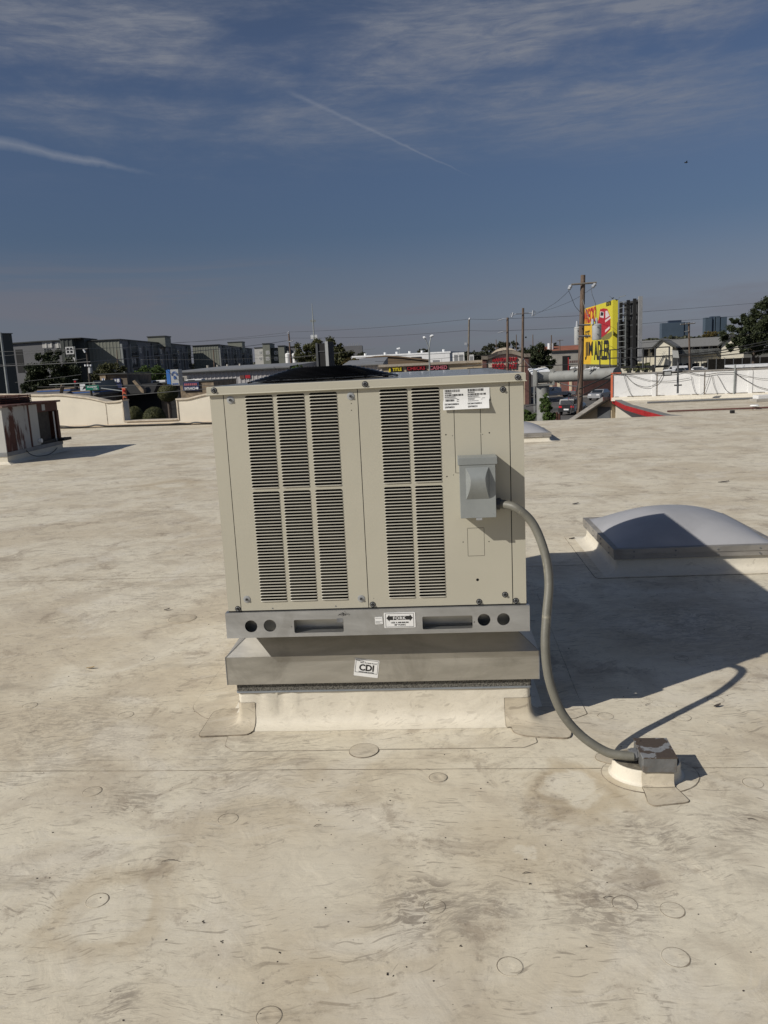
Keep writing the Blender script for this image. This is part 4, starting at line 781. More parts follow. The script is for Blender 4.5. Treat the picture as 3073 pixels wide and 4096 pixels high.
for px, py, s in ((812, 3690, .005), (888, 3769, .005), (1120, 3812, .004), (200, 3513, .003), (875, 3821, .003), (2104, 3437, .005), (1842, 3787, .004), (1627, 3870, .003), (1550, 3898, .005), (1697, 3692, .004), (2121, 3538, .005), (2348, 3785, .004), (1550, 3900, .003), (1575, 3905, .003), (1305, 3250, .003)):
    p = on(px, py, 0)
    for q in range(3): speck(p.x+random.gauss(0, s*.5), p.y+random.gauss(0, s*.5), s*.55)
tag(mb.obj('grit_specks', 'drydark'), kind='stuff')
# ================================================================== THE GROUND AROUND
gm = MB(); S_ = 7000; gm.add([(-S_, -S_, STREET), (S_, -S_, STREET), (S_, S_, STREET), (-S_, S_, STREET)], [(0, 1, 2, 3)]); tag(gm.obj('ground', 'earth'), kind='structure')
gm = MB(); gm.add([(-140, -20, STREET+.004), (150, -20, STREET+.004), (180, 330, STREET+.004), (-140, 330, STREET+.004)], [(0, 1, 2, 3)]); tag(gm.obj('road', 'asphalt'), kind='structure')
def ground_z(z): return z
# ------------------------------------------------------------------ helpers for things standing beyond the roof
def thing_at(name, px, py, Y, label, cat, group=None, yaw=0.0, base=None):
    p = at(px, py, Y); return empty(name, (p.x, p.y, STREET if base is None else base), yaw, label, cat, group), p
def pole(name, top, bot, Y, dia, label, cat='utility pole', m='wood', group='utility poles', lean=True):
    """tapered pole; top and bot are photograph pixels, foot continued to the street"""
    a, b_ = at(*top, Y), at(*bot, Y); d = (b_-a).normalized(); foot = a+d*((STREET-a.z)/d.z)
    if not lean: foot = Vector((a.x, a.y, STREET))
    t = empty(name, foot, 0, label, cat, group); v = a-foot
    MB().tube([(0, 0, -.3), v*.5, v], [dia*.62, dia*.53, dia*.42], 12).obj('shaft', m, t, smooth=True)
    return t, foot, v
def local(t, P): return Vector(P)-t.location
def wire(pts, r, label, m='cable', sag=.0, group='overhead cables', cat='cable', seg=8):
    P = [Vector(p) if len(p) == 3 and isinstance(p, Vector) else at(*p) for p in pts]; out = []
    for a, b_ in zip(P, P[1:]):
        for k in range(seg):
            t = k/seg; q = a.lerp(b_, t); q.z -= sag*4*t*(1-t)*(b_-a).length; out.append(q)
    out.append(P[-1])
    return tag(MB().tube(out, r, 4).obj('overhead_cable', m), label, cat, group)
def window(par, F, x0, z0, x1, z1, b=0.0, frame='winwhite', pane='glass', t=.08, mull=True, name='window'):
    """white frame with a pane set back, in the facade's own metres; b is the facade face"""
    mb = MB()
    mb.box(x0-t, b-.05, z0-t, x1+t, b+.03, z0); mb.box(x0-t, b-.05, z1, x1+t, b+.03, z1+t); mb.box(x0-t, b-.05, z0, x0, b+.03, z1); mb.box(x1, b-.05, z0, x1+t, b+.03, z1)
    if mull:
        xm, zm = (x0+x1)/2, (z0+z1)/2; mb.box(xm-t*.4, b-.045, z0, xm+t*.4, b+.03, z1)
        mb.box(x0, b-.04, zm-t*.3, xm-t*.4, b+.03, zm+t*.3); mb.box(xm+t*.4, b-.04, zm-t*.3, x1, b+.03, zm+t*.3)
    w_ = mb.obj(name, frame, par)
    MB().box(x0, b-.012, z0, x1, b+.02, z1).obj('pane', pane, w_)
    return w_
def ribbed(name, par, x0, z0, x1, z1, b, m, pitch=.6, dep=.06):
    """standing ribs on a cladding face, one mesh"""
    mb = MB(); n = max(2, int((x1-x0)/pitch)); P = []
    for k in range(n):
        a = x0+(x1-x0)*k/n; w_ = (x1-x0)/n; P += [(a, b), (a+w_*.55, b), (a+w_*.65, b-dep), (a+w_*.9, b-dep)]
    P.append((x1, b)); mb.rings([[(x, y, z0) for x, y in P], [(x, y, z1) for x, y in P]], 0, close=False)
    return mb.obj(name, m, par)
def building(name, F, label, cat='building', group=None): return empty(name, (F.o.x, F.o.y, 0), F.ang, label, cat, group)
def px_rect(F, c, x0, y0, x1, y1, b=0.0):
    """pixel box -> (x0, z0, x1, z1) on the facade"""
    ym, xm = (y0+y1)/2, (x0+x1)/2
    a, _ = F.uv(*c(x0, ym), b); d, _ = F.uv(*c(x1, ym), b); _, zt = F.uv(*c(xm, y0), b); _, zb = F.uv(*c(xm, y1), b); return (a, zb, d, zt)
S1 = lambda a, b_: (a, b_)

# ------------------------------------------------------------------ trees
def crown_mesh(blobs, nleaf, size, seed, m, flat=0):
    """leaf-sized faces spread through a cloud of clumps; blobs = [(x, y, z, rx, ry, rz)]"""
    rnd = random.Random(seed); vs = []; fs = []
    tot = sum(b[3]*b[4]+b[4]*b[5]+b[3]*b[5] for b in blobs)
    sub = []
    for b in blobs:      # split each lobe into smaller twigs clumps on its shell
        n = max(9, int(60*(b[3]*b[4]+b[4]*b[5]+b[3]*b[5])/tot*len(blobs)**.5))
        for k in range(n):
            u = rnd.uniform(-1, 1); a = rnd.uniform(0, 6.283); q = math.sqrt(1-u*u); rr = rnd.uniform(.45, 1.08)
            sub.append((b[0]+b[3]*q*math.cos(a)*rr, b[1]+b[4]*q*math.sin(a)*rr, b[2]+b[5]*u*rr, min(b[3:6])*rnd.uniform(.13, .34)))
    for k in range(nleaf):
        s = sub[rnd.randrange(len(sub))]; g = [rnd.gauss(0, .55) for _ in range(3)]
        c = Vector((s[0]+g[0]*s[3], s[1]+g[1]*s[3], s[2]+g[2]*s[3]*.8)); n = Vector((rnd.gauss(0, 1), rnd.gauss(0, 1), rnd.gauss(.5, 1))).normalized()
        u = n.orthogonal().normalized(); v = n.cross(u); a = rnd.uniform(0, 6.28); u, v = u*math.cos(a)+v*math.sin(a), v*math.cos(a)-u*math.sin(a)
        L = size*rnd.uniform(.6, 1.5); w_ = L*rnd.uniform(.35, .65); i = len(vs)
        vs += [c-u*L*.5, c+v*w_*.5+n*L*.08, c+u*L*.5, c-v*w_*.5+n*L*.08]; fs.append((i, i+1, i+2, i+3))
    me = bpy.data.meshes.new('crown'); me.from_pydata([tuple(v) for v in vs], [], fs); me.materials.append(MAT[m]); return me
def tree(blobs_px, Y, m, label, nleaf=9000, size=.35, seed=1, name='tree', group='trees beyond the roof', depth=1.0, trunk=True, cat='tree', fill=True):
    """blobs_px: lobes as (px, py, rx_px, ry_px) in photograph pixels at distance Y (or own Y)"""
    nleaf = int(nleaf*2.6); size *= .56; B = []
    for b in blobs_px:
        y = Y+(b[4] if len(b) > 4 else 0); c = at(b[0], b[1], y); k = (c-CAM).dot(Fv)/F_PX; B.append((c.x, c.y, c.z, b[2]*k, b[2]*k*depth, b[3]*k))
    cx = sum(b[0]*b[3] for b in B)/sum(b[3] for b in B); base = Vector((cx, Y, STREET))
    t = empty(name, base, 0, label, cat, group); Bl = [(b[0]-cx, b[1]-Y, b[2]-STREET, b[3], b[4], b[5]) for b in B]
    if trunk:
        h = min(b[2] for b in Bl); r = max(.12, max(b[3] for b in Bl)*.07); mb = MB()
        mb.tube([(0, 0, -.2), (.1*r, 0, h*.4), (r*.4, 0, max(h, .5))], [r*1.3, r, r*.75], 8)
        tk = mb.obj('trunk', 'bark', t, smooth=True)
        for i, b in enumerate(Bl):
            mb = MB(); mb.tube([(r*.3, 0, max(h*.75, .4)), (b[0]*.5, b[1]*.5, (h+b[2])*.5), (b[0], b[1], b[2])], [r*.6, r*.38, r*.15], 6); mb.obj('limb', 'bark', tk, smooth=True)
    o = bpy.data.objects.new('crown', crown_mesh(Bl, nleaf, size, seed, m)); COL.objects.link(o); o.parent = t
    return t
# ------------------------------------------------------------------ APARTMENT BLOCKS, left
YA = 215
# far left tower
cA = crop(0, 1250, 3.32); cB = crop(450, 1250, 3.32); cC = crop(900, 1200, 2.7667)
F = Face(at(-60, 1450, 176).xy, at(62, 1450, 182).xy); t = building('apartment_building', F, 'dark grey green apartment tower at the left edge of the skyline', 'apartment building')
x1, _ = F.uv(61, 1450); _, zt = F.uv(30, 1335)
MB().box(0, 0, STREET, x1, 14, zt).obj('wall', 'apdark', t); MB().box(-.2, -.2, zt, x1+.2, 14.2, zt+.15).obj('roof_trim', 'aptrim', t)
# middle gabled wing behind the tree
F = Face(at(40, 1450, 214).xy, at(260, 1450, 214).xy); t = building('apartment_building', F, 'low pitched grey apartment wing with white ribbed gable behind the big tree', 'apartment building')
x1, _ = F.uv(255, 1450); _, zt = F.uv(215, 1366); zt0 = F.uv(66, 1371)[1]
MB().xz([(-4, STREET), (x1, STREET), (x1, zt), (F.uv(160, 1365)[0], zt), (-4, zt0-.4)], 0, 40).obj('wall', 'apgrey', t)
MB().xz([(-4.3, zt0-.35), (F.uv(160, 1365)[0], zt+.05), (x1, zt+.05), (x1, zt+.35), (F.uv(160, 1365)[0], zt+.35), (-4.3, zt0-.05)], -.5, 40.2).obj('roof_trim', 'aptrim', t)
r_ = px_rect(F, cA, 560, 388, 700, 468); ribbed('white_cladding', t, r_[0], r_[1], r_[2], r_[3], -.06, 'aplight', 1.1, .12)
r_ = px_rect(F, cA, 735, 385, 838, 470); ribbed('white_cladding', t, r_[0], r_[1], r_[2], r_[3], -.06, 'aplight', 1.1, .12)
r_ = px_rect(F, cA, 222, 490, 315, 800); MB().box(r_[0], -.05, r_[1], r_[2], 0, r_[3]).obj('balcony_opening', 'blacko', t)  # flat near-black slab standing in for the shade of a recess
for q in ((590, 480, 660, 560), (790, 485, 850, 540)): 
    r_ = px_rect(F, cA, *q); window(t, F, *r_, b=-.06, frame='appost')
# green stair tower with the four-pane window
F = Face(at(250, 1450, 210).xy, at(302, 1450, 210).xy); t = building('apartment_building', F, 'dark green ribbed stair tower with white four pane windows', 'apartment building')
x1, _ = F.uv(300, 1450); zt = F.uv(276, 1355)[1]; x2, _ = F.uv(334, 1450)
MB().box(0, 0, STREET, x1, 12, zt).obj('wall', 'apdark', t); MB().box(x1+.001, 2.2, STREET, x2, 12, zt-.02).obj('wall', 'apdark', t)
ribbed('ribbed_cladding', t, 0, STREET, x1, zt-.1, -.02, 'apdark', 1.0, .12); MB().box(-.2, -.35, zt, x2+.2, 12, zt+.18).obj('roof_trim', 'aptrim', t)
for q in ((890, 470, 968, 538), (935, 612, 985, 660)): window(t, F, *px_rect(F, cA, *q), b=-.16, t=.30)
MB().tube([(x1+.5, -.2, STREET), (x1+.5, -.2, zt-2)], .16, 6).obj('downpipe', 'appost', t)
# long block: sunlit green end wall and receding shaded side
def long_block(pxa, pxb, Yf, pxc, Yc, pytop, label, wc=None, seed=0, windows=()):
    A_, B_, C_ = at(pxa, 1450, Yf), at(pxb, 1450, Yf), at(pxc, 1440, Yc)
    F1 = Face(A_.xy, B_.xy); zt = at(pxb, pytop, Yf).z
    t = building('apartment_building', F1, label, 'apartment building', 'long sage green apartment blocks')
    x1 = (B_-A_).xy.length; F2 = Face(B_.xy, C_.xy); L = (C_-B_).xy.length
    # plan polygon in local axes
    inv = Matrix.Rotation(-F1.ang, 3, 'Z')
    lc = inv @ (C_-F1.o); lb_ = Vector((x1, 0))
    poly = [(0, 0), (x1, 0), (lc.x, lc.y), (lc.x-x1*1.0, lc.y)]
    MB().prism(poly, STREET, zt).obj('wall', 'apgrey', t)
    ribbed('green_cladding', t, 0, STREET, x1, zt-.15, -.03, 'apgreen', .85, .05)
    tr = MB(); tr.prism([(-.3, -.4), (x1+.3, -.4), (lc.x+.3, lc.y), (lc.x-x1, lc.y)], zt, zt+.22); tr.obj('roof_trim', 'aptrim', t)
    # side facade: child empty-like parts placed in the side's own axes by matrix
    rel = Matrix.Translation((x1, 0, 0)) @ Matrix.Rotation(F2.ang-F1.ang, 4, 'Z')
    n = max(3, int(L/6.5))
    fl_h = (zt-STREET-1.0)/4.6
    for k in range(n):
        a = L*k/n; w_ = L/n
        if k % 3 == 1:
            for f in range(4):
                z = zt-1.2-fl_h*(f+1)+.3
                o = MB().box(a+.4, -.03, z, a+w_*.95, .02, z+fl_h*.82).obj('balcony_opening', 'blacko', t); o.matrix_local = rel  # flat black slab, the recess's shade put into its colour
                for q in (.22, .55):
                    mb = MB(); mb.box(a+w_*q, -.08, z+.9, a+w_*(q+.2), -.035, z+fl_h*.75); o2 = mb.obj('balcony_door', 'winwhite' if f < 3 else 'appost', t); o2.matrix_local = rel
                    mb = MB(); mb.box(a+w_*(q+.03), -.10, z+1.0, a+w_*(q+.17), -.082, z+fl_h*.72); o3 = mb.obj('pane', 'glass', o2)
                o4 = MB().box(a+.3, -.9, z-.1, a+w_, -.03, z+.12).obj('balcony_slab', 'aptrim', t); o4.matrix_local = rel
                rl = MB()
                for q in range(9): rl.box(a+.35+q*(w_-.5)/8, -.88, z+.12, a+.40+q*(w_-.5)/8, -.84, z+1.1)
                rl.box(a+.3, -.9, z+1.1, a+w_, -.83, z+1.18); o5 = rl.obj('railing', 'aptrim', o4)
        elif k % 3 == 2:
            for f in range(4):
                z = zt-1.0-fl_h*(f+1)+.9; mb = MB(); x0, x1_ = a+w_*.35, a+w_*.62
                mb.box(x0, -.07, z, x1_, 0, z+1.5); o = mb.obj('window', 'winwhite', t); o.matrix_local = rel
                MB().box(x0+.15, -.09, z+.15, x1_-.15, -.072, z+1.35).obj('pane', 'glass', o)
        else:
            o = MB().box(a+w_*.3, -.02, STREET, a+w_*.62, .02, zt-2.5).obj('stair_recess', 'blacko', t); o.matrix_local = rel  # not set back: the recess's shade is painted as a dark slab
        o = MB().box(a-.02, -.55, STREET, a+.45, -.012, zt-1.1).obj('pilaster', 'appost', t); o.matrix_local = rel
        if k % 3 == 1:
            o = MB().box(a+.5, -.25, zt-3.0, a+w_-.3, -.012, zt-.15).obj('dark_panel', 'apdark', t); o.matrix_local = rel
    return t
long_block(326, 487, YA, 766, 290, 1358, 'long sage green block nearest the road with shaded balcony side')
long_block(776, 879, 292, 1012, 372, 1379, 'second sage green block farther along with its shaded balcony side')
F = Face(at(590, 1360, 250).xy, at(670, 1360, 250).xy); t = building('stair_penthouse', F, 'pale green box standing on the roof of the long apartment block', 'penthouse')
a0, z0 = F.uv(592, 1370); a1, z1 = F.uv(659, 1346); MB().box(a0, 0, z0-1.5, a1, 7, z1).obj('wall', 'apgreen', t); MB().box(a0-.2, -.2, z1, a1+.2, 7.2, z1+.3).obj('roof_trim', 'aptrim', t)
F = Face(at(910, 1375, 340).xy, at(970, 1375, 340).xy); t = building('stair_penthouse', F, 'small pale box on the roof of the second apartment block', 'penthouse')
a0, z0 = F.uv(912, 1385); a1, z1 = F.uv(968, 1368); MB().box(a0, 0, z0-3, a1, 7, z1).obj('wall', 'apgreen', t); MB().box(a0-.2, -.2, z1, a1+.2, 7.2, z1+.3).obj('roof_trim', 'aptrim', t)
YC = 400
F = Face(at(1017, 1450, YC).xy, at(1170, 1450, YC).xy); 
for (xa, xb, yt, m, lab, bb) in ((1020, 1057, 1392, 'aplight', 'white apartment wing with small dark windows far down the road', 0), (1057, 1086, 1376, 'apgreen', 'narrow green apartment tower right of the white wing', -3), (1086, 1117, 1394, 'apdark', 'dark green wing with a white window beside the storage tanks', 0), (1117, 1142, 1385, 'apgreen', 'farthest sage green wing of the apartments behind the pole', -2), (1142, 1190, 1387, 'apgrey', 'grey apartment wing behind the white storage tanks', 6)):
    t = building('apartment_building', F, lab, 'apartment building', 'far apartment wings'); r_ = (F.uv(xa, 1430)[0], F.uv(xb, 1430)[0]); z1 = F.uv((xa+xb)/2, yt)[1]
    MB().box(r_[0], bb, STREET, r_[1]-.05, 16, z1).obj('wall', m, t); MB().box(r_[0]-.15, bb-.3, z1, r_[1]+.1, 16, z1+.4).obj('roof_trim', 'aptrim', t)
    for py in (1406, 1430):
        if xb-xa > 28 and xa < 1100:
            c_ = (xa+xb)/2+(4 if xa < 1050 else 2); window(t, F, F.uv(c_-4, py)[0], F.uv(c_, py+9)[1], F.uv(c_+5, py)[0], F.uv(c_, py)[1], b=bb-.02, t=.3)
# two white tanks
for i, (px, lab) in enumerate(((1155, 'left white cylindrical storage tank behind the wooden pole'), (1182, 'right white cylindrical storage tank behind the wooden pole'))):
    t, p = thing_at('storage_tank', px, 1440, 235, lab, 'storage tank', 'white storage tanks'); k = 235/F_PX; zt = at(px, 1416, 235).z-STREET
    MB().tube([(0, 0, 0), (0, 0, zt), (0, 0, zt+.3)], [12.5*k, 12.5*k, 8*k], 20).obj('shell', 'whitewash', t, smooth=True); MB().tube([(0, 0, zt+.3), (0, 0, zt+.9)], .3, 8).obj('vent', 'appost', t)
    MB().tube([(0, -12.5*k-.2, 0), (0, -12.5*k-.2, zt)], .09, 5).obj('pipe', 'appost', t)
# ------------------------------------------------------------------ ribbed metal warehouse (left of the unit)
F = Face(at(712, 1500, 118).xy, at(1152, 1500, 117).xy); t = building('metal_warehouse', F, 'long white ribbed metal warehouse behind the blue and grey sign', 'warehouse')
xe = F.uv(1150, 1500)[0]; zt = F.uv(900, 1482)[1]
MB().box(0, .05, STREET, xe, 38, zt).obj('wall', 'whitemetal', t); ribbed('ribbed_wall', t, 0, STREET, xe, zt-.1, 0.02, 'whitemetal', .62, .055)
zr = at(900, 1464, 150).z
mb = MB(); mb.yz([(-.5, zt-.02), (-.5, zt+.22), (30, zr), (30.5, zr-.2), (30.0, zt-.02)], -.6, xe+.5); mb.obj('roof', 'greymetal', t)
MB().box(-.6, -.62, zt-.14, xe+.5, -.505, zt+.02).obj('gutter', 'aptrim', t)
for i, px in enumerate((1078, 1105)):
    o = MB().box(F.uv(960+i*22, 1505)[0], -.14, F.uv(970, 1514)[1], F.uv(978+i*24, 1505)[0], -.10, F.uv(970, 1501)[1]).obj('wall_poster', 'boardred' if i else 'brick', t)
for px in (830, 870, 910, 960): 
    p = F.uv(px, 1452, 26); MB().tube([(p[0], 26, zr-.6), (p[0], 26, zr+.25)], .22, 6).obj('roof_vent', 'concrete', t)
# ------------------------------------------------------------------ stone restaurant cluster, left beyond the parapet
cE = crop(250, 1400, 2.5538)
F = Face(at(405, 1530, 91).xy, at(508, 1530, 90.9).xy); t = building('stone_tower', F, 'square tan stone tower with dark price sign above the parapet', 'building')
a0, a1, a2 = F.uv(403, 1540)[0], F.uv(426, 1540)[0], F.uv(508, 1540)[0]; zt = F.uv(450, 1497)[1]
MB().box(a1+.05, .25, STREET, a2, 9, zt-.05).obj('wall', 'stone_dark', t); MB().box(a0, 0, STREET, a1, 9, zt).obj('stone_sunlit_edge', 'stone', t); MB().box(a0-.1, -.1, zt, a2+.1, 9.1, zt+.12).obj('coping', 'aptrim', t)  # shaded face and sunlit edge of one tower put into two stone colours
r_ = px_rect(F, cE, 515, 290, 590, 336); o = MB().box(r_[0], .12, r_[1], r_[2], .245, r_[3]).obj('price_sign', 'navy', t); text('lettering', '8', (r_[0]+(r_[2]-r_[0])*.48, r_[1]+.06, r_[2]-.12, r_[3]-.05), .115, 'signwhite', o, .02, .03); text('lettering', '$', (r_[0]+.16, r_[1]+.18, r_[0]+(r_[2]-r_[0])*.40, r_[3]-.05), .115, 'signwhite', o, .02, .03)
r_ = px_rect(F, cE, 515, 345, 605, 395); MB().box(r_[0], .12, r_[1], r_[2], .245, r_[3]).obj('lower_sign', 'navy', t)
r_ = px_rect(F, cE, 410, 290, 440, 388); o = MB().box(r_[0], -.12, r_[1], r_[2], -.01, r_[3]).obj('narrow_sign', 'signwhite', t)
for k in range(5): z = r_[1]+(r_[3]-r_[1])*(.1+.17*k); MB().box(r_[0]+.12, -.14, z, r_[2]-.12, -.121, z+.28).obj('print_block', 'bluetrim', o)
# mansard-roofed dining rooms left of the tower
F = Face(at(140, 1570, 84).xy, at(405, 1575, 84).xy); t = building('restaurant', F, 'low stone restaurant with grey mansard roof and blue trim behind the parapet', 'building')
for (xa, xb, yt) in ((150, 284, 1556), (284, 405, 1562)):
    a0, a1 = F.uv(xa, 1570)[0], F.uv(xb, 1570)[0]; z1 = F.uv((xa+xb)/2, yt)[1]; z0 = F.uv((xa+xb)/2, 1582)[1]
    MB().yz([(-2.6, z0), (0, z1-.25), (9, z1-.25), (9, z0)], a0-1.2, a1).obj('mansard_roof', 'shingle', t)
    MB().box(a0, -.1, z1-.24, a1, 9, z1-.105).obj('blue_trim', 'bluetrim', t); MB().box(a0, -.05, z1-.10, a1, 9, z1).obj('stone_cap', 'stone', t)
    MB().box(a0, -.8, STREET, a1-.1, 8.8, z0+.1).obj('wall', 'stone_dark', t)
    MB().box(a0-1.2, -2.75, z0-.3, a1, -2.5, z0+.02).obj('gutter', 'stone', t)
MB().xz([(F.uv(283, 1568)[0], F.uv(283, 1582)[1]), (F.uv(289, 1568)[0], F.uv(283, 1568)[1]+.3), (F.uv(297, 1530)[0], F.uv(297, 1530)[1]), (F.uv(291, 1530)[0], F.uv(291, 1534)[1])], -3.2, -2.4).obj('slanted_pier', 'stone', t)
p0 = F.uv(370, 1552)
MB().xz([(F.uv(366, 1550)[0], F.uv(380, 1560)[1]), (F.uv(400, 1550)[0], F.uv(380, 1560)[1]), (F.uv(382, 1525)[0], F.uv(382, 1523)[1])], -.6, 6).obj('gable_roof', 'apgreen', t)
# dark-roofed restaurant right of the tower
F = Face(at(508, 1560, 91).xy, at(850, 1560, 90).xy); t = building('restaurant', F, 'dark restaurant front with black sloped roofs and stone fin', 'building')
a0, a1 = F.uv(508, 1560)[0], F.uv(640, 1560)[0]; z1, z0 = F.uv(560, 1536)[1], F.uv(560, 1572)[1]
MB().yz([(-2.0, z0), (-.5, z1), (7, z1), (7, z0)], a0, a1).obj('sloped_roof', 'blacko', t); MB().box(a0, 0, STREET, a1-.2, 7, z0+.1).obj('wall', 'blacko', t)
f_ = [F.uv(*cE(*q), -2.3) for q in ((720, 318), (745, 305), (835, 405), (838, 440), (812, 432))]; MB().xz(f_, -2.5, -1.7).obj('stone_fin', 'stone', t)
a0, a1 = F.uv(612, 1560)[0], F.uv(850, 1560)[0]; z1 = F.uv(700, 1532)[1]
MB().box(a0+.02, .6, STREET, a1, 10, z1).obj('wall', 'stone', t); MB().box(a0, .5, z1, a1, 10.1, z1+.12).obj('coping', 'aptrim', t)
r_ = px_rect(F, cB, 920, 925, 1135, 1040); o = MB().box(r_[0], .40, r_[1], r_[2], .58, r_[3]).obj('entrance_sign', 'navy', t); H_ = r_[3]-r_[1]; W_ = r_[2]-r_[0]
text('lettering', 'ENTRANCE', (r_[0]+W_*.10, r_[1]+H_*.12, r_[0]+W_*.74, r_[1]+H_*.42), .39, 'signwhite', o, .02, .03)
MB().xz([(r_[0]+W_*.76, r_[1]+H_*.20), (r_[0]+W_*.86, r_[1]+H_*.20), (r_[0]+W_*.86, r_[1]+H_*.08), (r_[0]+W_*.97, r_[1]+H_*.27), (r_[0]+W_*.86, r_[1]+H_*.46), (r_[0]+W_*.86, r_[1]+H_*.34), (r_[0]+W_*.76, r_[1]+H_*.34)], .36, .39).obj('printed_arrow', 'signwhite', o)
for k in range(7): MB().box(r_[0]+W_*(.10+.115*k), .36, r_[1]+H_*.58, r_[0]+W_*(.185+.115*k), .39, r_[1]+H_*.86).obj('print_block', 'pinkletter', o)
for (xa, xb, yt, lab) in ((512, 588, 1519, 'box'), (590, 596, 1515, 'b')): pass
# boxes and vents on that flat roof
for i, (xa, ya, xb, yb_, Yd, m, lab) in enumerate(((515, 1520, 545, 1537, 100, 'greymetal', 'grey rooftop machine left of the stone fin on the restaurant'), (533, 1512, 578, 1532, 104, 'concrete', 'pale rooftop machine behind the stone fin of the restaurant'), (612, 1522, 672, 1532, 98, 'whitewash', 'long white rooftop duct behind the blue and grey sign'), (722, 1505, 758, 1525, 100, 'concrete', 'pale rooftop machine right of the blue and grey sign'), (750, 1518, 815, 1524, 99, 'whitewash', 'low white rooftop duct above the entrance sign'))):
    a, b_ = at(xa, ya, Yd), at(xb, yb_, Yd); e_ = empty('rooftop_machine', ((a.x+b_.x)/2, Yd, b_.z), 0, lab, 'rooftop machine', 'machines on the restaurant roof'); hw, hh = (b_.x-a.x)/2, a.z-b_.z
    MB().box(-hw, -1, 0, hw, 1, hh, 0, .05).obj('casing', m, e_); MB().box(-hw*.7, -1.04, hh*.15, hw*.1, -1.002, hh*.8).obj('grille', 'blacko', e_)
    MB().box(-hw*.9, -.9, -2.0, hw*.9, .9, -.002).obj('plinth', 'stone_dark', e_)
# blue and grey totem sign
F = Face(at(667, 1510, 82).xy, at(716, 1510, 81.9).xy); t = building('totem_sign', F, 'tall box sign with bright blue side and grey emblem face', 'sign')
xb = F.uv(683, 1510)[0]; xc = F.uv(716, 1510)[0]; zt, zb = F.uv(695, 1478)[1], F.uv(695, 1543)[1]
MB().box(0, -.02, zb, xb-.01, 1.2, zt, 0, .03).obj('blue_side', 'blue', t); MB().box(xb, 0, zb, xc, 1.2, zt, 0, .03).obj('panel', 'can', t)
e = MB(); cx, cz = (xb+xc)/2, zb+(zt-zb)*.56
for rr, t0 in ((.30, .05), (.19, .07)): e.rings([[(cx+(rr+t0)*math.cos(a), -.03, cz+.10+(rr+t0)*1.25*math.sin(a)) for a in [math.pi*k/12 for k in range(13)]], [(cx+rr*math.cos(a), -.03, cz+.10+rr*1.25*math.sin(a)) for a in [math.pi*k/12 for k in range(13)]]], 0, close=False)
e.obj('painted_arch', 'bluetrim', t); MB().xz([(cx-.12, cz-.25), (cx+.11, cz-.25), (cx+.15, cz), (cx, cz+.12), (cx-.14, cz)], -.04, -.02).obj('painted_emblem', 'bluetrim', t)
for k in range(3): MB().box(xb+.12+.22*k, -.04, zb+.12, xb+.27+.22*k, -.02, zb+.26).obj('print_block', 'bluetrim', t)
MB().box(xb-.3, .3, STREET, xb+.6, .9, zb-.01).obj('post', 'blacko', t)
# ------------------------------------------------------------------ cream parapet with scooped top and an opening
F = Face(at(190, 1700, 26.45).xy, at(842, 1690, 24.95).xy); par = building('parapet_wall', F, 'cream parapet wall with curved top and square opening at the far edge', 'parapet wall')
cW = crop(0, 1500, 1.8444)
top = [(-300, 150), (150, 152), (320, 155), (400, 150), (470, 153), (560, 163), (640, 172), (720, 188), (790, 206), (860, 202), (935, 192)]
topR = [(1275, 186), (1370, 183), (1400, 178), (1460, 162), (1530, 146), (1600, 140), (1900, 148)]
P = [F.uv(*cW(*q)) for q in top]; Q = [F.uv(*cW(*q)) for q in topR]; nb = F.uv(*cW(1110, 338))[1]; nx0, nx1 = F.uv(*cW(915, 260))[0], F.uv(*cW(1308, 260))[0]
zb0 = -.3; P[-1] = (nx0, P[-1][1]); Q[0] = (nx1, Q[0][1])
outline = [(P[0][0], zb0), (Q[-1][0], zb0)]+[q for q in reversed(Q)]+[(nx1, nb), (nx0, nb)]+[p for p in reversed(P)]
plate('wall', outline, [], .30, 'stucco', par, 0)
def cop(name, pts, wd=.14, h=.05, y0=-.05, y1=.36): 
    mb = MB(); mb.rings([[(x, y0, z+.002), (x, y1, z+.002), (x, y1, z+h), (x, y0, z+h)] for x, z in pts], 0, True); return mb.obj(name, 'coping', par)
cop('coping', P); cop('coping', Q); cop('coping', [(nx0+.02, nb), (nx1-.02, nb)], h=.035)
MB().box(nx0-.045, -.03, nb, nx0-.001, .33, P[-1][1]).obj('opening_jamb', 'coping', par); MB().box(nx1+.001, -.03, nb, nx1+.045, .33, Q[0][1]).obj('opening_jamb', 'coping', par)
jx = F.uv(*cW(790, 300))[0]; MB().box(jx-.012, -.004, 0, jx+.012, -.001, F.uv(*cW(790, 207))[1]).obj('control_joint', 'grime', par)
lz = F.uv(*cW(1000, 364))[1]
mb = MB(); mb.yz([(-.32, -.05), (-.30, lz*.55), (-.10, lz), (-.003, lz+.02), (-.003, -.05)], F.uv(*cW(430, 390))[0], Q[-1][0]); mb.obj('base_ledge', 'ledge', par)
for i, (dz, r, lab) in enumerate(((.02, .028, 'thick black hose along the foot of the cream parapet'), (.09, .018, 'thin black cable above the hose along the cream parapet'))):
    pts = []
    for k, (x, y) in enumerate([(430, 372), (520, 376), (600, 380), (700, 378), (760, 368), (850, 376), (900, 374), (990, 366), (1070, 374), (1180, 370), (1290, 362), (1360, 354), (1430, 356), (1480, 350), (1560, 352), (1700, 350)]):
        a, z = F.uv(*cW(x, y+(6 if i == 0 else -2)*math.sin(k*1.3+i))); pts.append(F.o+F.ax*a-F.bx*(.36+.04*i)+Vector((0, 0, max(z, .03)+dz*.3)))
    tag(MB().tube(spline(pts, 5), r, 6).obj('hose', 'cable', None, smooth=True), lab, 'hose' if i == 0 else 'cable')
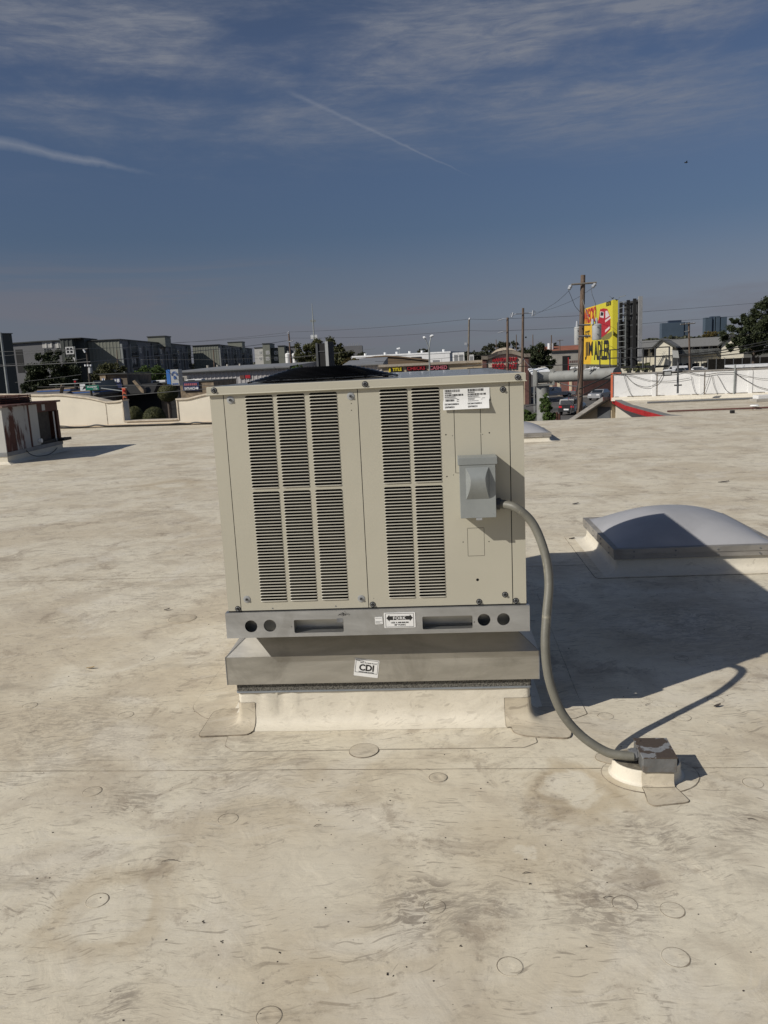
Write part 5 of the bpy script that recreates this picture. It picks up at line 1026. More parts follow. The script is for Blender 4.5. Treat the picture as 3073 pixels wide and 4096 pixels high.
# ------------------------------------------------------------------ rusty old unit at left
rx, ry = -7.34, 15.5
cU = crop(0, 1550, 6.3192)
F = Face((rx, ry), None, R(-3)); ru = empty('rusty_air_conditioner', (rx, ry, 0), R(-3), 'old rust streaked rooftop air conditioner with empty frame end at the left edge', 'air conditioner')
L_, Wd = 2.45, 3.2
cbm = MB(); cbm.rings([[(-Wd-.05, -.08, .0), (.10, -.08, .0), (.10, L_+.08, 0), (-Wd-.05, L_+.08, 0)], [(-Wd, 0, .05), (.0, 0, .05), (0, L_, .05), (-Wd, L_, .05)], [(-Wd, 0, .15), (0, 0, .15), (0, L_, .15), (-Wd, L_, .15)]], 0, True); cbm.obj('curb', 'membrane_clean', ru)
MB().box(-Wd-.01, -.012, .1505, .012, L_+.012, .23).obj('metal_flashing', 'galv_old', ru)
ZT = 1.12
MB().box(-Wd, -.002, .231, -.005, .03, ZT-.02).obj('front_panel', 'oldpanel', ru); MB().box(-Wd, L_-.04, .231, -.03, L_-.01, ZT-.02).obj('rear_panel', 'rust_b', ru)
MB().box(-.032, .02, .2312, -.002, 1.02, ZT-.02).obj('side_panel', 'rust_a', ru); MB().box(-.030, 1.10, .24, .004, 1.44, ZT-.02).obj('side_panel', 'oldpanel', ru)
MB().box(-.034, 1.021, .2312, -.004, 1.099, ZT-.02).obj('corner_post', 'rust_b', ru); MB().box(-.12, 1.46, .24, -.08, 2.12, ZT-.02).obj('coil_screen', 'screen', ru)
MB().box(-.03, 1.441, .80+.12, .002, 2.40, ZT-.02).obj('top_rail', 'rust_b', ru); MB().box(-.02, 2.33, .231, .002, 2.43, .919).obj('corner_post', 'rust_b', ru)
MB().tube([(-.02, 2.22, .25), (-.02, 2.22, .90)], .014, 6).obj('white_pipe', 'white', ru)
MB().box(.0041, 1.66, .95, .010, 1.80, 1.08).obj('small_plate', 'oldpanel', ru); MB().tube([(.0, 1.38, .33), (.06, 1.38, .33)], .045, 10).obj('pipe_cap', 'white', ru)
MB().box(-Wd, .02, .2315, -.01, L_+.06, .30).obj('floor_pan', 'blacko', ru); MB().box(-.05, 2.3, .22+.012, .12, 2.68, .29).obj('drain_lip', 'blacko', ru)
MB().box(-.0045, -.006, .2312, .006, .019, ZT-.02).obj('corner_trim', 'oldpanel', ru)
tpz = MB(); tpz.rings([[(-Wd-.04, -.04, ZT-.0195), (.05, -.04, ZT-.0195), (.05, L_+.04, ZT-.0195), (-Wd-.04, L_+.04, ZT-.0195)], [(-Wd-.04, -.04, ZT+.02), (.05, -.04, ZT+.02), (.05, L_+.04, ZT+.02), (-Wd-.04, L_+.04, ZT+.02)]], 0, True); tpz.obj('top_panel', 'rust_top', ru)
fx, fy, fr = -.72, 1.35, .60
fg = MB()
for q in range(5): z = ZT+.03+.035*q; fg.tube([(fx+fr*math.cos(a), fy+fr*math.sin(a), z) for a in [2*math.pi*k/28 for k in range(29)]], .008, 4)
for q in range(14): a = 2*math.pi*q/14; fg.tube([(fx+fr*math.cos(a), fy+fr*math.sin(a), ZT+.02), (fx+fr*math.cos(a), fy+fr*math.sin(a), ZT+.19)], .008, 4); fg.tube([(fx+fr*math.cos(a), fy+fr*math.sin(a), ZT+.18), (fx, fy, ZT+.20)], .006, 4)
fg.obj('fan_guard', 'rust_b', ru); MB().rings([[(fx+r*math.cos(2*math.pi*k/24), fy+r*math.sin(2*math.pi*k/24), z) for k in range(24)] for r, z in ((fr*.97, ZT+.02), (fr*.97, ZT+.13), (.1, ZT+.14))]).obj('fan_ring', 'dark', ru)
mb = MB().tube(spline([(.012, .75, .19), (.04, .85, .10), (.06, 1.1, .03), (.10, 1.5, .015), (.05, 1.9, .05), (.03, 2.1, .10)], 5), .008, 5); mb.obj('loose_wire', 'cable', ru)
# ================================================================== TREES AND PLANTS
NEARG = 'trees along the far streets'
tree([(215, 1500, 105, 62), (150, 1525, 60, 45), (270, 1510, 60, 55), (215, 1440, 62, 34), (120, 1555, 45, 30, -3)], 128, 'leaf_b', 'large dark olive tree in front of the left apartments', 20000, .62, 1, group=NEARG)
tree([(430, 1490, 55, 34), (470, 1478, 34, 24), (395, 1515, 35, 26)], 140, 'leaf_a', 'small thin tree before the sunlit green end wall', 3600, .5, 2, group=NEARG)
tree([(600, 1495, 55, 32), (640, 1505, 35, 26), (560, 1505, 35, 22)], 135, 'leaf_c', 'light green tree behind the stone tower and blue sign', 4500, .5, 3, group=NEARG)
tree([(1215, 1415, 42, 38), (1300, 1400, 62, 40), (1360, 1430, 50, 42), (1250, 1455, 50, 30), (1345, 1385, 36, 24)], 150, 'leaf_a', 'dark green tree standing behind the dark billboard', 12000, .62, 4, group=NEARG)
tree([(1395, 1462, 34, 24), (1425, 1455, 24, 18)], 140, 'leaf_e', 'brownish tree end just right of the dark billboard tree', 2200, .5, 5, group=NEARG)
tree([(1190, 1478, 40, 14)], 118, 'leaf_c', 'low bright bush at the foot of the wooden pole by the warehouse', 1800, .35, 6, name='shrub', cat='shrub', group='shrubs')
tree([(2150, 1420, 48, 42), (2115, 1440, 40, 40), (2185, 1440, 34, 34)], 150, 'leaf_b', 'dense dark tree right behind the brick arch store', 8000, .6, 7, group=NEARG)
tree([(3040, 1290, 75, 60), (3060, 1240, 52, 45), (2990, 1340, 90, 45), (2975, 1385, 75, 30), (3070, 1370, 70, 50), (2955, 1285, 32, 26)], 150, 'leaf_b', 'tall dark tree at the right edge before the motel', 20000, .62, 8, group=NEARG)
tree([(2185, 1640, 24, 42), (2175, 1600, 16, 26), (2200, 1672, 24, 22), (2192, 1615, 14, 30)], 47, 'leaf_c', 'bright green leafy shrub growing against the grey sign column', 5200, .14, 9, name='shrub', cat='shrub', group='shrubs')
tree([(2118, 1672, 26, 22), (2098, 1650, 18, 16)], 46, 'leaf_c', 'low green shrub just right of the air conditioner corner', 2000, .14, 10, name='shrub', cat='shrub', group='shrubs')
tree([(2452, 1392, 38, 14)], 262, 'leaf_d', 'small round far tree left of the transformer pole', 1200, .9, 11, group='far trees'); tree([(2215, 1388, 22, 16)], 300, 'leaf_d', 'round far tree beside the thin pole above the red roofs', 900, 1.0, 12, group='far trees')
tree([(2845, 1338, 30, 12)], 260, 'leaf_e', 'autumn yellow tree below the right blue tower', 1800, .7, 13, group='far trees')
tree([(1870, 1424, 40, 14), (1905, 1418, 30, 14)], 260, 'leaf_d', 'far tree left of the arch store behind the grey pole', 1500, .8, 14, group='far trees')
tree([(1990, 1388, 55, 18), (2040, 1382, 40, 16), (1950, 1402, 30, 14)], 280, 'leaf_d', 'broad far tree rising above the brick arch store', 2600, .9, 15, group='far trees')
tree([(1692, 1406, 24, 10)], 330, 'leaf_d', 'small round dark tree above the white warehouse roof', 900, .9, 16, group='far trees'); tree([(1448, 1418, 20, 8)], 330, 'leaf_d', 'small dark tree at the left end of the white warehouse', 700, .9, 17, group='far trees')
def topiary(px, py, rx, ry, Y, label):
    c = at(px, py, Y); k = Y/F_PX; t = empty('topiary_bush', (c.x, c.y, STREET), 0, label, 'topiary', 'round clipped bushes')
    z = c.z-STREET; B = [(0, 0, z, rx*k, rx*k, ry*k)]; mb = MB(); n = 20
    mb.rings([[(rx*k*.93*math.sin(math.pi*j/12)*math.cos(2*math.pi*i/n), rx*k*.93*math.sin(math.pi*j/12)*math.sin(2*math.pi*i/n), z-ry*k*.93*math.cos(math.pi*j/12)) for i in range(n)] for j in range(1, 12)], 0, True)
    cr = mb.obj('crown', 'leaf_a', t, smooth=True)
    rnd = random.Random(int(px)); vs = []; fs = []
    for q in range(6000):
        u = rnd.uniform(-1, 1); a = rnd.uniform(0, 6.28); s = math.sqrt(1-u*u); d = Vector((s*math.cos(a), s*math.sin(a), u)); p = Vector((d.x*rx*k, d.y*rx*k, z+d.z*ry*k))*1.0
        nn = (d+Vector((rnd.gauss(0, .5), rnd.gauss(0, .5), rnd.gauss(0, .5)))).normalized(); uu = nn.orthogonal().normalized(); vv = nn.cross(uu); L = .05; i = len(vs)
        vs += [p-uu*L, p+vv*L*.6, p+uu*L, p-vv*L*.6]; fs.append((i, i+1, i+2, i+3))
    me = bpy.data.meshes.new('leaves'); me.from_pydata([tuple(v) for v in vs], [], fs); me.materials.append(MAT['leaf_a']); o = bpy.data.objects.new('leaves', me); COL.objects.link(o); o.parent = cr
    MB().tube([(0, 0, -.1), (0, 0, z-ry*k*.7)], .16, 8).obj('trunk', 'bark', t)
topiary(618, 1672, 44, 44, 62, 'large round clipped bush in the middle of the parapet opening'); topiary(540, 1660, 32, 34, 68, 'smaller clipped bush at left in the parapet opening'); topiary(672, 1572, 40, 34, 76, 'rounded clipped tree behind the parapet right of the opening')
# far woods on the skyline
def woods(name, pts, Y, hpx, m, seed, n, size, label=None):
    rnd = random.Random(seed); vs = []; fs = []
    for q in range(n):
        t = rnd.random()*(len(pts)-1); i = int(t); f = t-i; px = pts[i][0]+(pts[i+1][0]-pts[i][0])*f; py = pts[i][1]+(pts[i+1][1]-pts[i][1])*f
        top = py-hpx*(.35+.65*mnoise.noise(Vector((px*.021, seed, 0)))+.25*mnoise.noise(Vector((px*.09, seed, 4)))); y = top+abs(rnd.gauss(0, 1))*10+rnd.random()*6
        p = at(px, y, Y+rnd.uniform(0, 60))
        if p.z < STREET: p.z = STREET+rnd.random()*3
        nn = Vector((rnd.gauss(0, 1), rnd.gauss(-.6, 1), rnd.gauss(.5, 1))).normalized(); u = nn.orthogonal().normalized(); v = nn.cross(u); L = size*rnd.uniform(.5, 1.4); i0 = len(vs); vs += [p-u*L*.5, p+v*L*.4, p+u*L*.5, p-v*L*.4]; fs.append((i0, i0+1, i0+2, i0+3))
    me = bpy.data.meshes.new(name); me.from_pydata([tuple(v) for v in vs], [], fs); me.materials.append(MAT[m]); o = bpy.data.objects.new(name, me); COL.objects.link(o); tag(o, kind='stuff')
woods('far_woods', [(-200, 1500), (600, 1470), (1400, 1440), (1700, 1436), (2000, 1412), (2400, 1392), (2600, 1366), (2800, 1352), (3300, 1330)], 620, 14, 'leaf_d', 21, 26000, 3.0)
woods('near_woods', [(2530, 1372), (2620, 1362), (2720, 1356), (2960, 1348), (3100, 1345)], 330, 22, 'leaf_d', 22, 7000, 1.4)
woods('roadside_bushes', [(2460, 1450), (2540, 1456), (2600, 1456)], 118, 8, 'leaf_a', 23, 2200, .35)
# ================================================================== CENTRE
# white warehouse on the skyline
F = Face(at(1405, 1440, 270).xy, at(1800, 1430, 262).xy); t = building('white_warehouse', F, 'very long white warehouse with low roof on the skyline', 'warehouse'); xe = F.uv(1800, 1430)[0]; zt = F.uv(1620, 1417)[1]
MB().box(0, 0, STREET, xe, 60, zt).obj('wall', 'whitewash', t); MB().box(-.3, -.15, zt-.25, xe+.3, 60, zt+.25).obj('roof_edge', 'signwhite', t)
for px in (1450, 1530, 1578, 1630, 1680, 1768): a = F.uv(px, 1420)[0]; MB().tube([(a, 4, zt+.25), (a, 4, zt+1.0)], .45, 6).obj('roof_vent', 'signwhite', t)
for px in (1540, 1585, 1645): a = F.uv(px, 1420)[0]; MB().box(a, -.20, zt-2.2, a+3.4, -.02, zt-1.0).obj('window', 'blacko', t)
F = Face(at(1300, 1440, 420).xy, at(1455, 1440, 420).xy); t = building('grey_office_block', F, 'square grey building with rooftop aerials right of the dark billboard', 'building'); a0, a1 = F.uv(1374, 1400)[0], F.uv(1450, 1400)[0]; zt = F.uv(1410, 1383)[1]
MB().box(a0, 0, STREET, a1, 20, zt).obj('wall', 'apgrey', t)
for q in range(7): a = a0+(a1-a0)*(.25+.1*q); MB().tube([(a, 3, zt), (a, 3, zt+1.2+.5*(q % 2))], .12, 5).obj('aerial', 'appost', t)
F = Face(at(1370, 1450, 168).xy, at(1730, 1450, 167).xy); t = building('brown_roof_hall', F, 'wide hall with shallow curved brown roof', 'building'); pr = [F.uv(px, py) for px, py in ((1380, 1452), (1440, 1440), (1500, 1430), (1545, 1427), (1600, 1430), (1660, 1437), (1725, 1444))]
MB().xz([(pr[0][0], STREET)]+[(pr[-1][0], STREET)]+list(reversed(pr)), 0, 50).obj('wall', 'brownroof', t); MB().rings([[(x, y, z) for y, z in ((-.3, p[1]+.02), (50, p[1]+.02), (50, p[1]+.3), (-.3, p[1]+.3))] for p in pr for x in (p[0],)], 0, True).obj('roof', 'brownroof', t)
# ribbed shed between tree and store
F = Face(at(1380, 1470, 126).xy, at(1529, 1470, 125.7).xy); t = building('ribbed_shed', F, 'small white ribbed shed with grey roof left of the store', 'shed'); xe = F.uv(1529, 1470)[0]; zt = F.uv(1480, 1461)[1]
MB().box(0, .05, STREET, xe, 20, zt).obj('wall', 'whitemetal', t); ribbed('ribbed_wall', t, 0, STREET, xe, zt-.05, .02, 'whitemetal', .6, .1); MB().yz([(-.6, zt), (-.6, zt+.2), (20, zt+1.3), (20, zt)], -.4, xe+.2).obj('roof', 'greymetal', t)
# strip-mall store: parapet, cornice, channel letters
F = Face(at(1530, 1470, 110).xy, at(1936, 1460, 109).xy); t = building('store', F, 'long tan strip mall store with red and yellow channel letter signs', 'store'); xe = F.uv(1930, 1460)[0]; zt = F.uv(1730, 1449)[1]
MB().box(0, 0, STREET, xe, 22, zt-.3).obj('wall', 'tan', t); mb = MB(); mb.yz([(-.02, zt-.50), (-.40, zt-.32), (-.45, zt), (.5, zt), (.5, zt-.50)], -.5, xe); mb.obj('cornice', 'tancap', t); MB().box(.1, .51, zt-.295, xe-.1, 21.5, zt-.12).obj('flat_roof', 'concrete', t)
c4 = crop(1400, 1200, 2.7667)
def sign(par, F, body, x0, y0, x1, y1, m, back=True, b=-.02, bold=.03):
    r_ = px_rect(F, S1, x0, y0, x1, y1, b); w_ = r_[2]-r_[0]
    if back: bk = MB().box(r_[0]-.12, b-.10, r_[1]-.12, r_[2]+.12, b, r_[3]+.12).obj('sign_backing', 'ink', par); y = b-.12
    else: bk = par; y = b
    return text('lettering', body, r_, y, m, bk, .12, bold)
sign(t, F, 'CHECKS', 1629, 1465, 1701, 1480, 'redletter'); sign(t, F, 'CASHED', 1719, 1462, 1789, 1478, 'pinkletter'); sign(t, F, 'TITLE', 1571, 1471, 1607, 1484, 'yellowsign')
MB().box(F.uv(1557, 1480)[0], -.2, F.uv(1557, 1488)[1], F.uv(1563, 1480)[0], 0, F.uv(1557, 1472)[1]).obj('sign_end', 'yellowsign', t)
for i, (px, w_) in enumerate(((1745, 44), (1828, 22), (1850, 26), (1893, 20))):
    a = F.uv(px, 1440)[0]; u = building('rooftop_machine', F, ('long pale rooftop duct behind the double street lamp', 'white rooftop machine above the store, left of a pair', 'white rooftop machine above the store, right of a pair', 'small rooftop machine beside the arch parapet')[i], 'rooftop machine', 'machines on the store roof')
    u.location = F.o+F.ax*a+F.bx*6+Vector((0, 0, zt-.12)); hw = w_*115/F_PX/2; MB().box(-hw, -1, 0, hw, 1, (.55, 1.3, 1.3, .9)[i], 0, .04).obj('casing', 'whitewash', u); MB().box(-hw*.6, -1.03, .15, hw*.6, -1.002, (.4, 1.0, 1.0, .7)[i]).obj('grille', 'greymetal', u)
# arch-front food mart
F = Face(at(1929, 1460, 106).xy, at(2121, 1455, 105).xy); t = building('food_mart', F, 'brick and tan food mart with curved parapet and red letters', 'store')
c5 = crop(1850, 1400, 5.0303)
ap = [F.uv(*c5(*q)) for q in ((385, 115), (510, 112), (600, 75), (700, 30), (800, 8), (900, -4), (1000, -2), (1090, 20), (1170, 48), (1250, 65), (1365, 62))]
MB().xz([(ap[0][0], STREET), (ap[-1][0], STREET)]+list(reversed([(x, z-.35) for x, z in ap])), 0, 8).obj('wall', 'tan', t)
mb = MB(); mb.rings([[(x, -.75, z-.05), (x, -.8, z), (x, 1, z), (x, 1, z-.45), (x, -.5, z-.50)] for x, z in ap], 0, True); mb.obj('cornice', 'tancap', t)
a0, a1 = F.uv(*c5(400, 200))[0], F.uv(*c5(485, 200))[0]; MB().box(a0, -.28, STREET, a1, -.01, ap[0][1]-.5).obj('brick_pier', 'brick', t); a0, a1 = F.uv(*c5(1250, 200))[0], F.uv(*c5(1330, 200))[0]; MB().box(a0, -.28, STREET, a1, -.01, ap[-1][1]-.5).obj('brick_pier', 'brick', t)
x0, x1 = F.uv(*c5(525, 300))[0], F.uv(*c5(1190, 300))[0]; z0, z1 = F.uv(*c5(800, 560))[1], F.uv(*c5(800, 225))[1]; cxm = (x0+x1)/2
pan = [(x0, z0), (x1, z0), (x1, z1)]+[(cxm+(x1-cxm)*math.cos(a), z1+1.75*math.sin(a)) for a in [math.pi*k/14 for k in range(1, 14)]]+[(x0, z1)]; MB().xz(pan, -.10, -.01).obj('arched_panel', 'tancap', t)
def sg(body, a, b_, c, d, bold=.045): r_ = px_rect(F, c5, a, b_, c, d, -.12); text('lettering', body, r_, -.15, 'redletter', t, .16, bold)
sg('HANDY STOP', 608, 150, 1105, 232); sg('FOOD MART', 598, 262, 1105, 385)
mb = MB(); a0, a1 = F.uv(2121, 1450)[0], F.uv(2190, 1450)[0]; z = F.uv(2150, 1472)[1]; mb.box(a0+.1, 3, STREET, a1-2, 12, z-.2); mb.obj('side_wing', 'brick', t)
F2 = Face(at(2113, 1480, 92).xy, at(2190, 1480, 92).xy); t2 = building('white_awning', F2, 'bright white ribbed canopy beside the brick store corner', 'canopy'); a1 = F2.uv(2190, 1480)[0]; z0, z1 = F2.uv(2150, 1491)[1], F2.uv(2150, 1472)[1]
mb = MB(); mb.yz([(-2.2, z0), (0, z1), (0, z1-.15), (-2.2, z0-.15)], 0, a1); mb.obj('canopy_roof', 'signwhite', t2)
for a in (.3, a1-.3): MB().box(a-.07, -2.0, STREET, a+.07, -1.86, z0-.15).obj('post', 'appost', t2)
# ================================================================== POLES, LAMPS, MAST
MAT['darkwood'] = mat('dark_pole_wood', (.05, .042, .036), .85, 0, .3, 3, stretch=(9, 9, .5))
def insul(par, P, L=.35, r=.06): return MB().tube([P, (P[0], P[1], P[2]+L*.3), (P[0], P[1], P[2]+L*.31), (P[0], P[1], P[2]+L)], [r, r*.7, r, r*.5], 8).obj('insulator', 'porcelain', par, smooth=True)
# main pole with crossarm and transformers
YP = 44
t, foot, v = pole('utility_pole', (2333, 1100), (2318, 1676), YP, .30, 'thick wooden pole carrying a crossarm and two transformers beside the billboard')
c7 = crop(2200, 1050, 3.32)
A_, B_ = local(t, at(*c7(285, 292), YP-.2)), local(t, at(*c7(620, 265), YP-.2)); ca_ = MB().tube([A_, B_], .055, 6).obj('crossarm', 'wood_grey', t)
for q, e_ in (((285, 295), (250, 365)), ((612, 270), (562, 335))):
    a, b_ = local(t, at(*c7(*q), YP-.2)), local(t, at(*c7(*e_), YP-.2)); d = b_-a
    MB().tube([a, a+d*.15, a+d*.2, a+d*.5, a+d*.55, a+d*.85, b_], [.03, .05, .10, .10, .08, .10, .03], 8).obj('cutout', 'porcelain', t, smooth=True)
MB().tube([local(t, at(*c7(437, 490), YP-.25)), local(t, at(*c7(468, 610), YP-.25)), local(t, at(*c7(520, 740), YP-.3))], .02, 5).obj('ground_bracket', 'appost', t)
for py in (832, 980): a, b_ = local(t, at(*c7(380, py), YP-.3)), local(t, at(*c7(540, py-6), YP-.3)); MB().tube([a, b_], .05, 5).obj('mounting_band', 'fitting_old', t)
def can(x0, x1, y0, y1, Y, label, bush):
    c = at(*c7((x0+x1)/2, y1), Y); top = at(*c7((x0+x1)/2, y0), Y); r = (x1-x0)/2/3.32*Y/F_PX; h = top.z-c.z
    e_ = empty('transformer', c, 0, label, 'transformer', 'pole transformers'); MB().rings([[(rr*r*math.cos(2*math.pi*k/20), rr*r*math.sin(2*math.pi*k/20), z) for k in range(20)] for rr, z in ((.9, 0), (1, .04), (1, h*.9), (1.06, h*.9), (1.06, h*.93), (.7, h*.99), (.1, h))], 0, True).obj('tank', 'can', e_, smooth=True)
    MB().tube([(-.02, -.02, h), (-.02, -.02, h+.30)], [.08, .05], 8).obj('bushing', 'porcelain', e_, smooth=True)
    if bush: MB().tube([(-r*1.0, -.1, h*.97), (-r*1.0, -.1, h*.97+.28)], [.09, .06], 8).obj('bushing', 'porcelain', e_, smooth=True)
    for zq in (h*.3, h*.75): MB().box(-.04, -r-.05, zq, .04, -r+.01, zq+.06).obj('lug', 'fitting_old', e_)
    return e_
can(325, 408, 850, 1092, YP+.3, 'grey transformer can on the left of the thick wooden pole', False); can(563, 682, 810, 1028, YP-.45, 'grey transformer can right of the thick pole before the yellow billboard', True)
G1 = 'jumper cables on the transformer pole'
wire([at(*c7(250, 372), YP-.2), at(*c7(290, 470), YP-.3), at(*c7(335, 580), YP-.3), at(*c7(400, 655), YP-.2)], .012, 'drooping jumper from the left insulator to the thick pole', group=G1)
wire([at(*c7(550, 335), YP-.2), at(*c7(560, 420), YP-.3), at(*c7(605, 540), YP-.4), at(*c7(618, 640), YP-.4), at(*c7(625, 735), YP-.45)], .012, 'drooping jumper from the right insulator to the right transformer', group=G1)
# other wooden poles
for top, bot, Y, dia, lab, m, arms in (
 ((2093, 1232), (2090, 1500), 90, .30, 'wooden pole with two tilted cutouts, right of the pair before the arch store', 'wood', 1),
 ((2031, 1270), (2031, 1500), 90, .30, 'wooden pole crossing the red letters, left of the pair before the arch store', 'wood', 2),
 ((1877, 1278), (1873, 1480), 112, .28, 'plain grey green pole standing alone above the store roof', 'wood_grey', 3),
 ((1155, 1330), (1168, 1500), 142, .30, 'wooden pole left of the mast beside the storage tanks', 'wood', 4),
 ((346, 1395), (368, 1600), 78, .24, 'dark pole with white meter cans above the green street sign', 'darkwood', 5),
 ((2206, 1340), (2208, 1500), 170, .26, 'thin wooden pole between the dark tree and the red roofs', 'wood', 0),
 ((2066, 1338), (2067, 1440), 210, .24, 'thin far pole rising between the two wooden poles', 'wood', 0),
 ((2132, 1338), (2133, 1420), 230, .26, 'thin far pole behind the dark tree', 'wood', 0),
 ((1985, 1358), (1987, 1430), 240, .26, 'thin far pole left of the arch parapet', 'wood', 0),
 ((2240, 1358), (2242, 1480), 200, .22, 'thin far pole with short crossbar left of the thick pole', 'wood', 6),
 ((2756, 1290), (2761, 1495), 115, .27, 'grey wooden pole before the motel below the blue towers', 'wood', 7),
 ((854, 1400), (858, 1475), 160, .24, 'short dark pole above the metal warehouse roof', 'wood', 0),
 ((467, 1400), (474, 1500), 160, .22, 'dark bare pole before the ribbed green end wall', 'wood', 0)):
    t, foot, v = pole('utility_pole', top, bot, Y, dia, lab, m=m)
    L = lambda px, py, y=Y: local(t, at(px, py, y-.2))
    if arms == 1:
        c5b = crop(1900, 1050, 4.743)
        for (a, b_, c_, d_) in (((890, 972), (780, 975), (725, 950), (700, 1040)), ((930, 958), (1030, 960), (1105, 910), (1090, 1015))):
            MB().tube([L(*c5b(*a)), L(*c5b(*b_))], .05, 5).obj('bracket', 'fitting_old', t)
            MB().tube([L(*c5b(*c_)), L(*c5b(*d_))], .085, 6).obj('cutout', 'porcelain', t); MB().tube([L(*c5b(*b_)), L(*c5b(c_[0], (c_[1]+d_[1])/2))], .06, 5).obj('bracket', 'porcelain', t)
            x_ = 45 if b_[0] > 900 else -38
            MB().tube([L(*c5b(*c_)), L(*c5b(c_[0]+x_, c_[1]+20)), L(*c5b(d_[0]+x_*.9, d_[1]-6)), L(*c5b(*d_))], .03, 4).obj('fuse_frame', 'fitting_old', t)
        MB().box(*[q for q in (L(2101, 1352).x, -.3, L(2101, 1352).z, L(2107, 1352).x, -.1, L(2107, 1346).z)]).obj('junction_case', 'blacko', t)
    if arms == 2:
        c5b = crop(1900, 1050, 4.743)
        for y_ in (0, 237): MB().tube([L(*c5b(600, 1065+y_)), L(*c5b(540, 1068+y_)), L(*c5b(490, 1085+y_)), L(*c5b(430, 1098+y_))], [.03, .05, .06, .03], 6).obj('strain_insulator', 'porcelain', t)
    if arms == 3: MB().tube([L(1877, 1278), L(1880, 1272)], .12, 6).obj('pole_cap', 'porcelain', t); MB().box(-.2, -.25, v.z-3.4, .1, -.12, v.z-3.1).obj('clamp', 'porcelain', t)
    if arms == 4:
        for q in ((1148, 1330), (1155, 1325), (1146, 1362), (1172, 1364)): MB().tube([L(1155, q[1]+4), L(*q)], .10, 6).obj('insulator', 'porcelain', t)
        MB().tube([L(1146, 1362), L(1174, 1364)], .07, 5).obj('crossarm', 'wood_grey', t)
    if arms == 5:
        for q in (342, 353, 364): MB().tube([L(q, 1458), L(q, 1465)], .10, 10).obj('meter_can', 'signwhite', t)
        MB().tube([L(361, 1470), L(362, 1492)], [.18, .18], 10).obj('transformer_can', 'can', t); MB().tube([L(334, 1397), L(341, 1410)], .09, 8).obj('floodlight', 'signwhite', t); MB().tube([L(334, 1398), L(350, 1394)], .03, 5).obj('lamp_arm', 'appost', t)
    if arms == 6: MB().tube([L(2228, 1362), L(2254, 1360)], .08, 5).obj('crossarm', 'wood_grey', t)
    if arms == 7:
        MB().tube([L(2722, 1298), L(2782, 1292)], .07, 5).obj('crossarm', 'wood_grey', t); MB().tube([L(2738, 1327), L(2757, 1323)], .05, 5).obj('bracket', 'appost', t)
        for q in ((2724, 1295), (2744, 1294), (2778, 1289)): MB().tube([L(q[0], q[1]+2), L(*q)], .10, 6).obj('insulator', 'porcelain', t)
t, foot, v = pole('steel_pole', (2, 1330), (30, 1548), 88, .27, 'tapered grey steel pole at the left edge before the apartments', 'light pole', 'polesteel', 'steel poles')
# mast with antennas
p = at(1262, 1440, 360); t = empty('antenna_mast', (p.x, 360, STREET), 0, 'tall thin communication mast with two antenna clusters above the tree', 'antenna mast'); zt = at(1257, 1213, 360).z-STREET; z2 = at(1260, 1285, 360).z-STREET; z3 = at(1263, 1350, 360).z-STREET
MB().tube([(0, 0, 0), (0, 0, z2), (0, 0, zt)], [.5, .26, .10], 8).obj('shaft', 'polesteel', t)
for z, r, h, m in ((z2, 1.0, 1.0, 'polesteel'), (z3, 1.2, 1.7, 'signwhite')):
    a = MB(); a.tube([(-r, 0, z), (r, 0, z)], .1, 4); a.tube([(0, -r, z), (0, r, z)], .1, 4); ar = a.obj('antenna_arm', 'polesteel', t)
    for q in range(6): x, y = r*math.cos(q*1.05), r*math.sin(q*1.05); MB().box(x-.2, y-.15, z-h*.3, x+.2, y+.15, z+h*.7).obj('antenna_panel', m, ar)
# double street lamp
p = at(1717, 1440, 96); t = empty('street_lamp', (p.x, 96, STREET), 0, 'grey street lamp with two white heads on a forked pole above the store', 'street lamp', 'street lamps'); L = lambda px, py: local(t, at(px, py, 96))
MB().tube([(0, 0, 0), L(1717, 1396)], [.13, .09], 8).obj('pole', 'polesteel', t)
for (a, b_, c_) in (((1717, 1396), (1710, 1375), (1702, 1354)), ((1717, 1396), (1720, 1370), (1724, 1349))): MB().tube([L(*a), L(*b_), L(*c_)], .06, 6).obj('arm', 'polesteel', t)
for (a, b_) in (((1692, 1348), (1704, 1352)), ((1720, 1346), (1734, 1342))): MB().tube([L(*a), (L(*a)+L(*b_))/2, L(*b_)], [.08, .17, .12], 10).obj('lamp_head', 'signwhite', t, smooth=True)
p = at(1600, 1440, 300); t = empty('street_lamp', (p.x, 300, STREET), 0, 'tiny far lamp pole above the white warehouse', 'street lamp', 'street lamps'); MB().tube([(0, 0, 0), (0, 0, at(1600, 1396, 300).z-STREET)], .12, 6).obj('pole', 'polesteel', t); z = at(1600, 1395, 300).z-STREET; MB().tube([(-1, 0, z), (.2, 0, z+.2)], .3, 8).obj('lamp_head', 'signwhite', t)
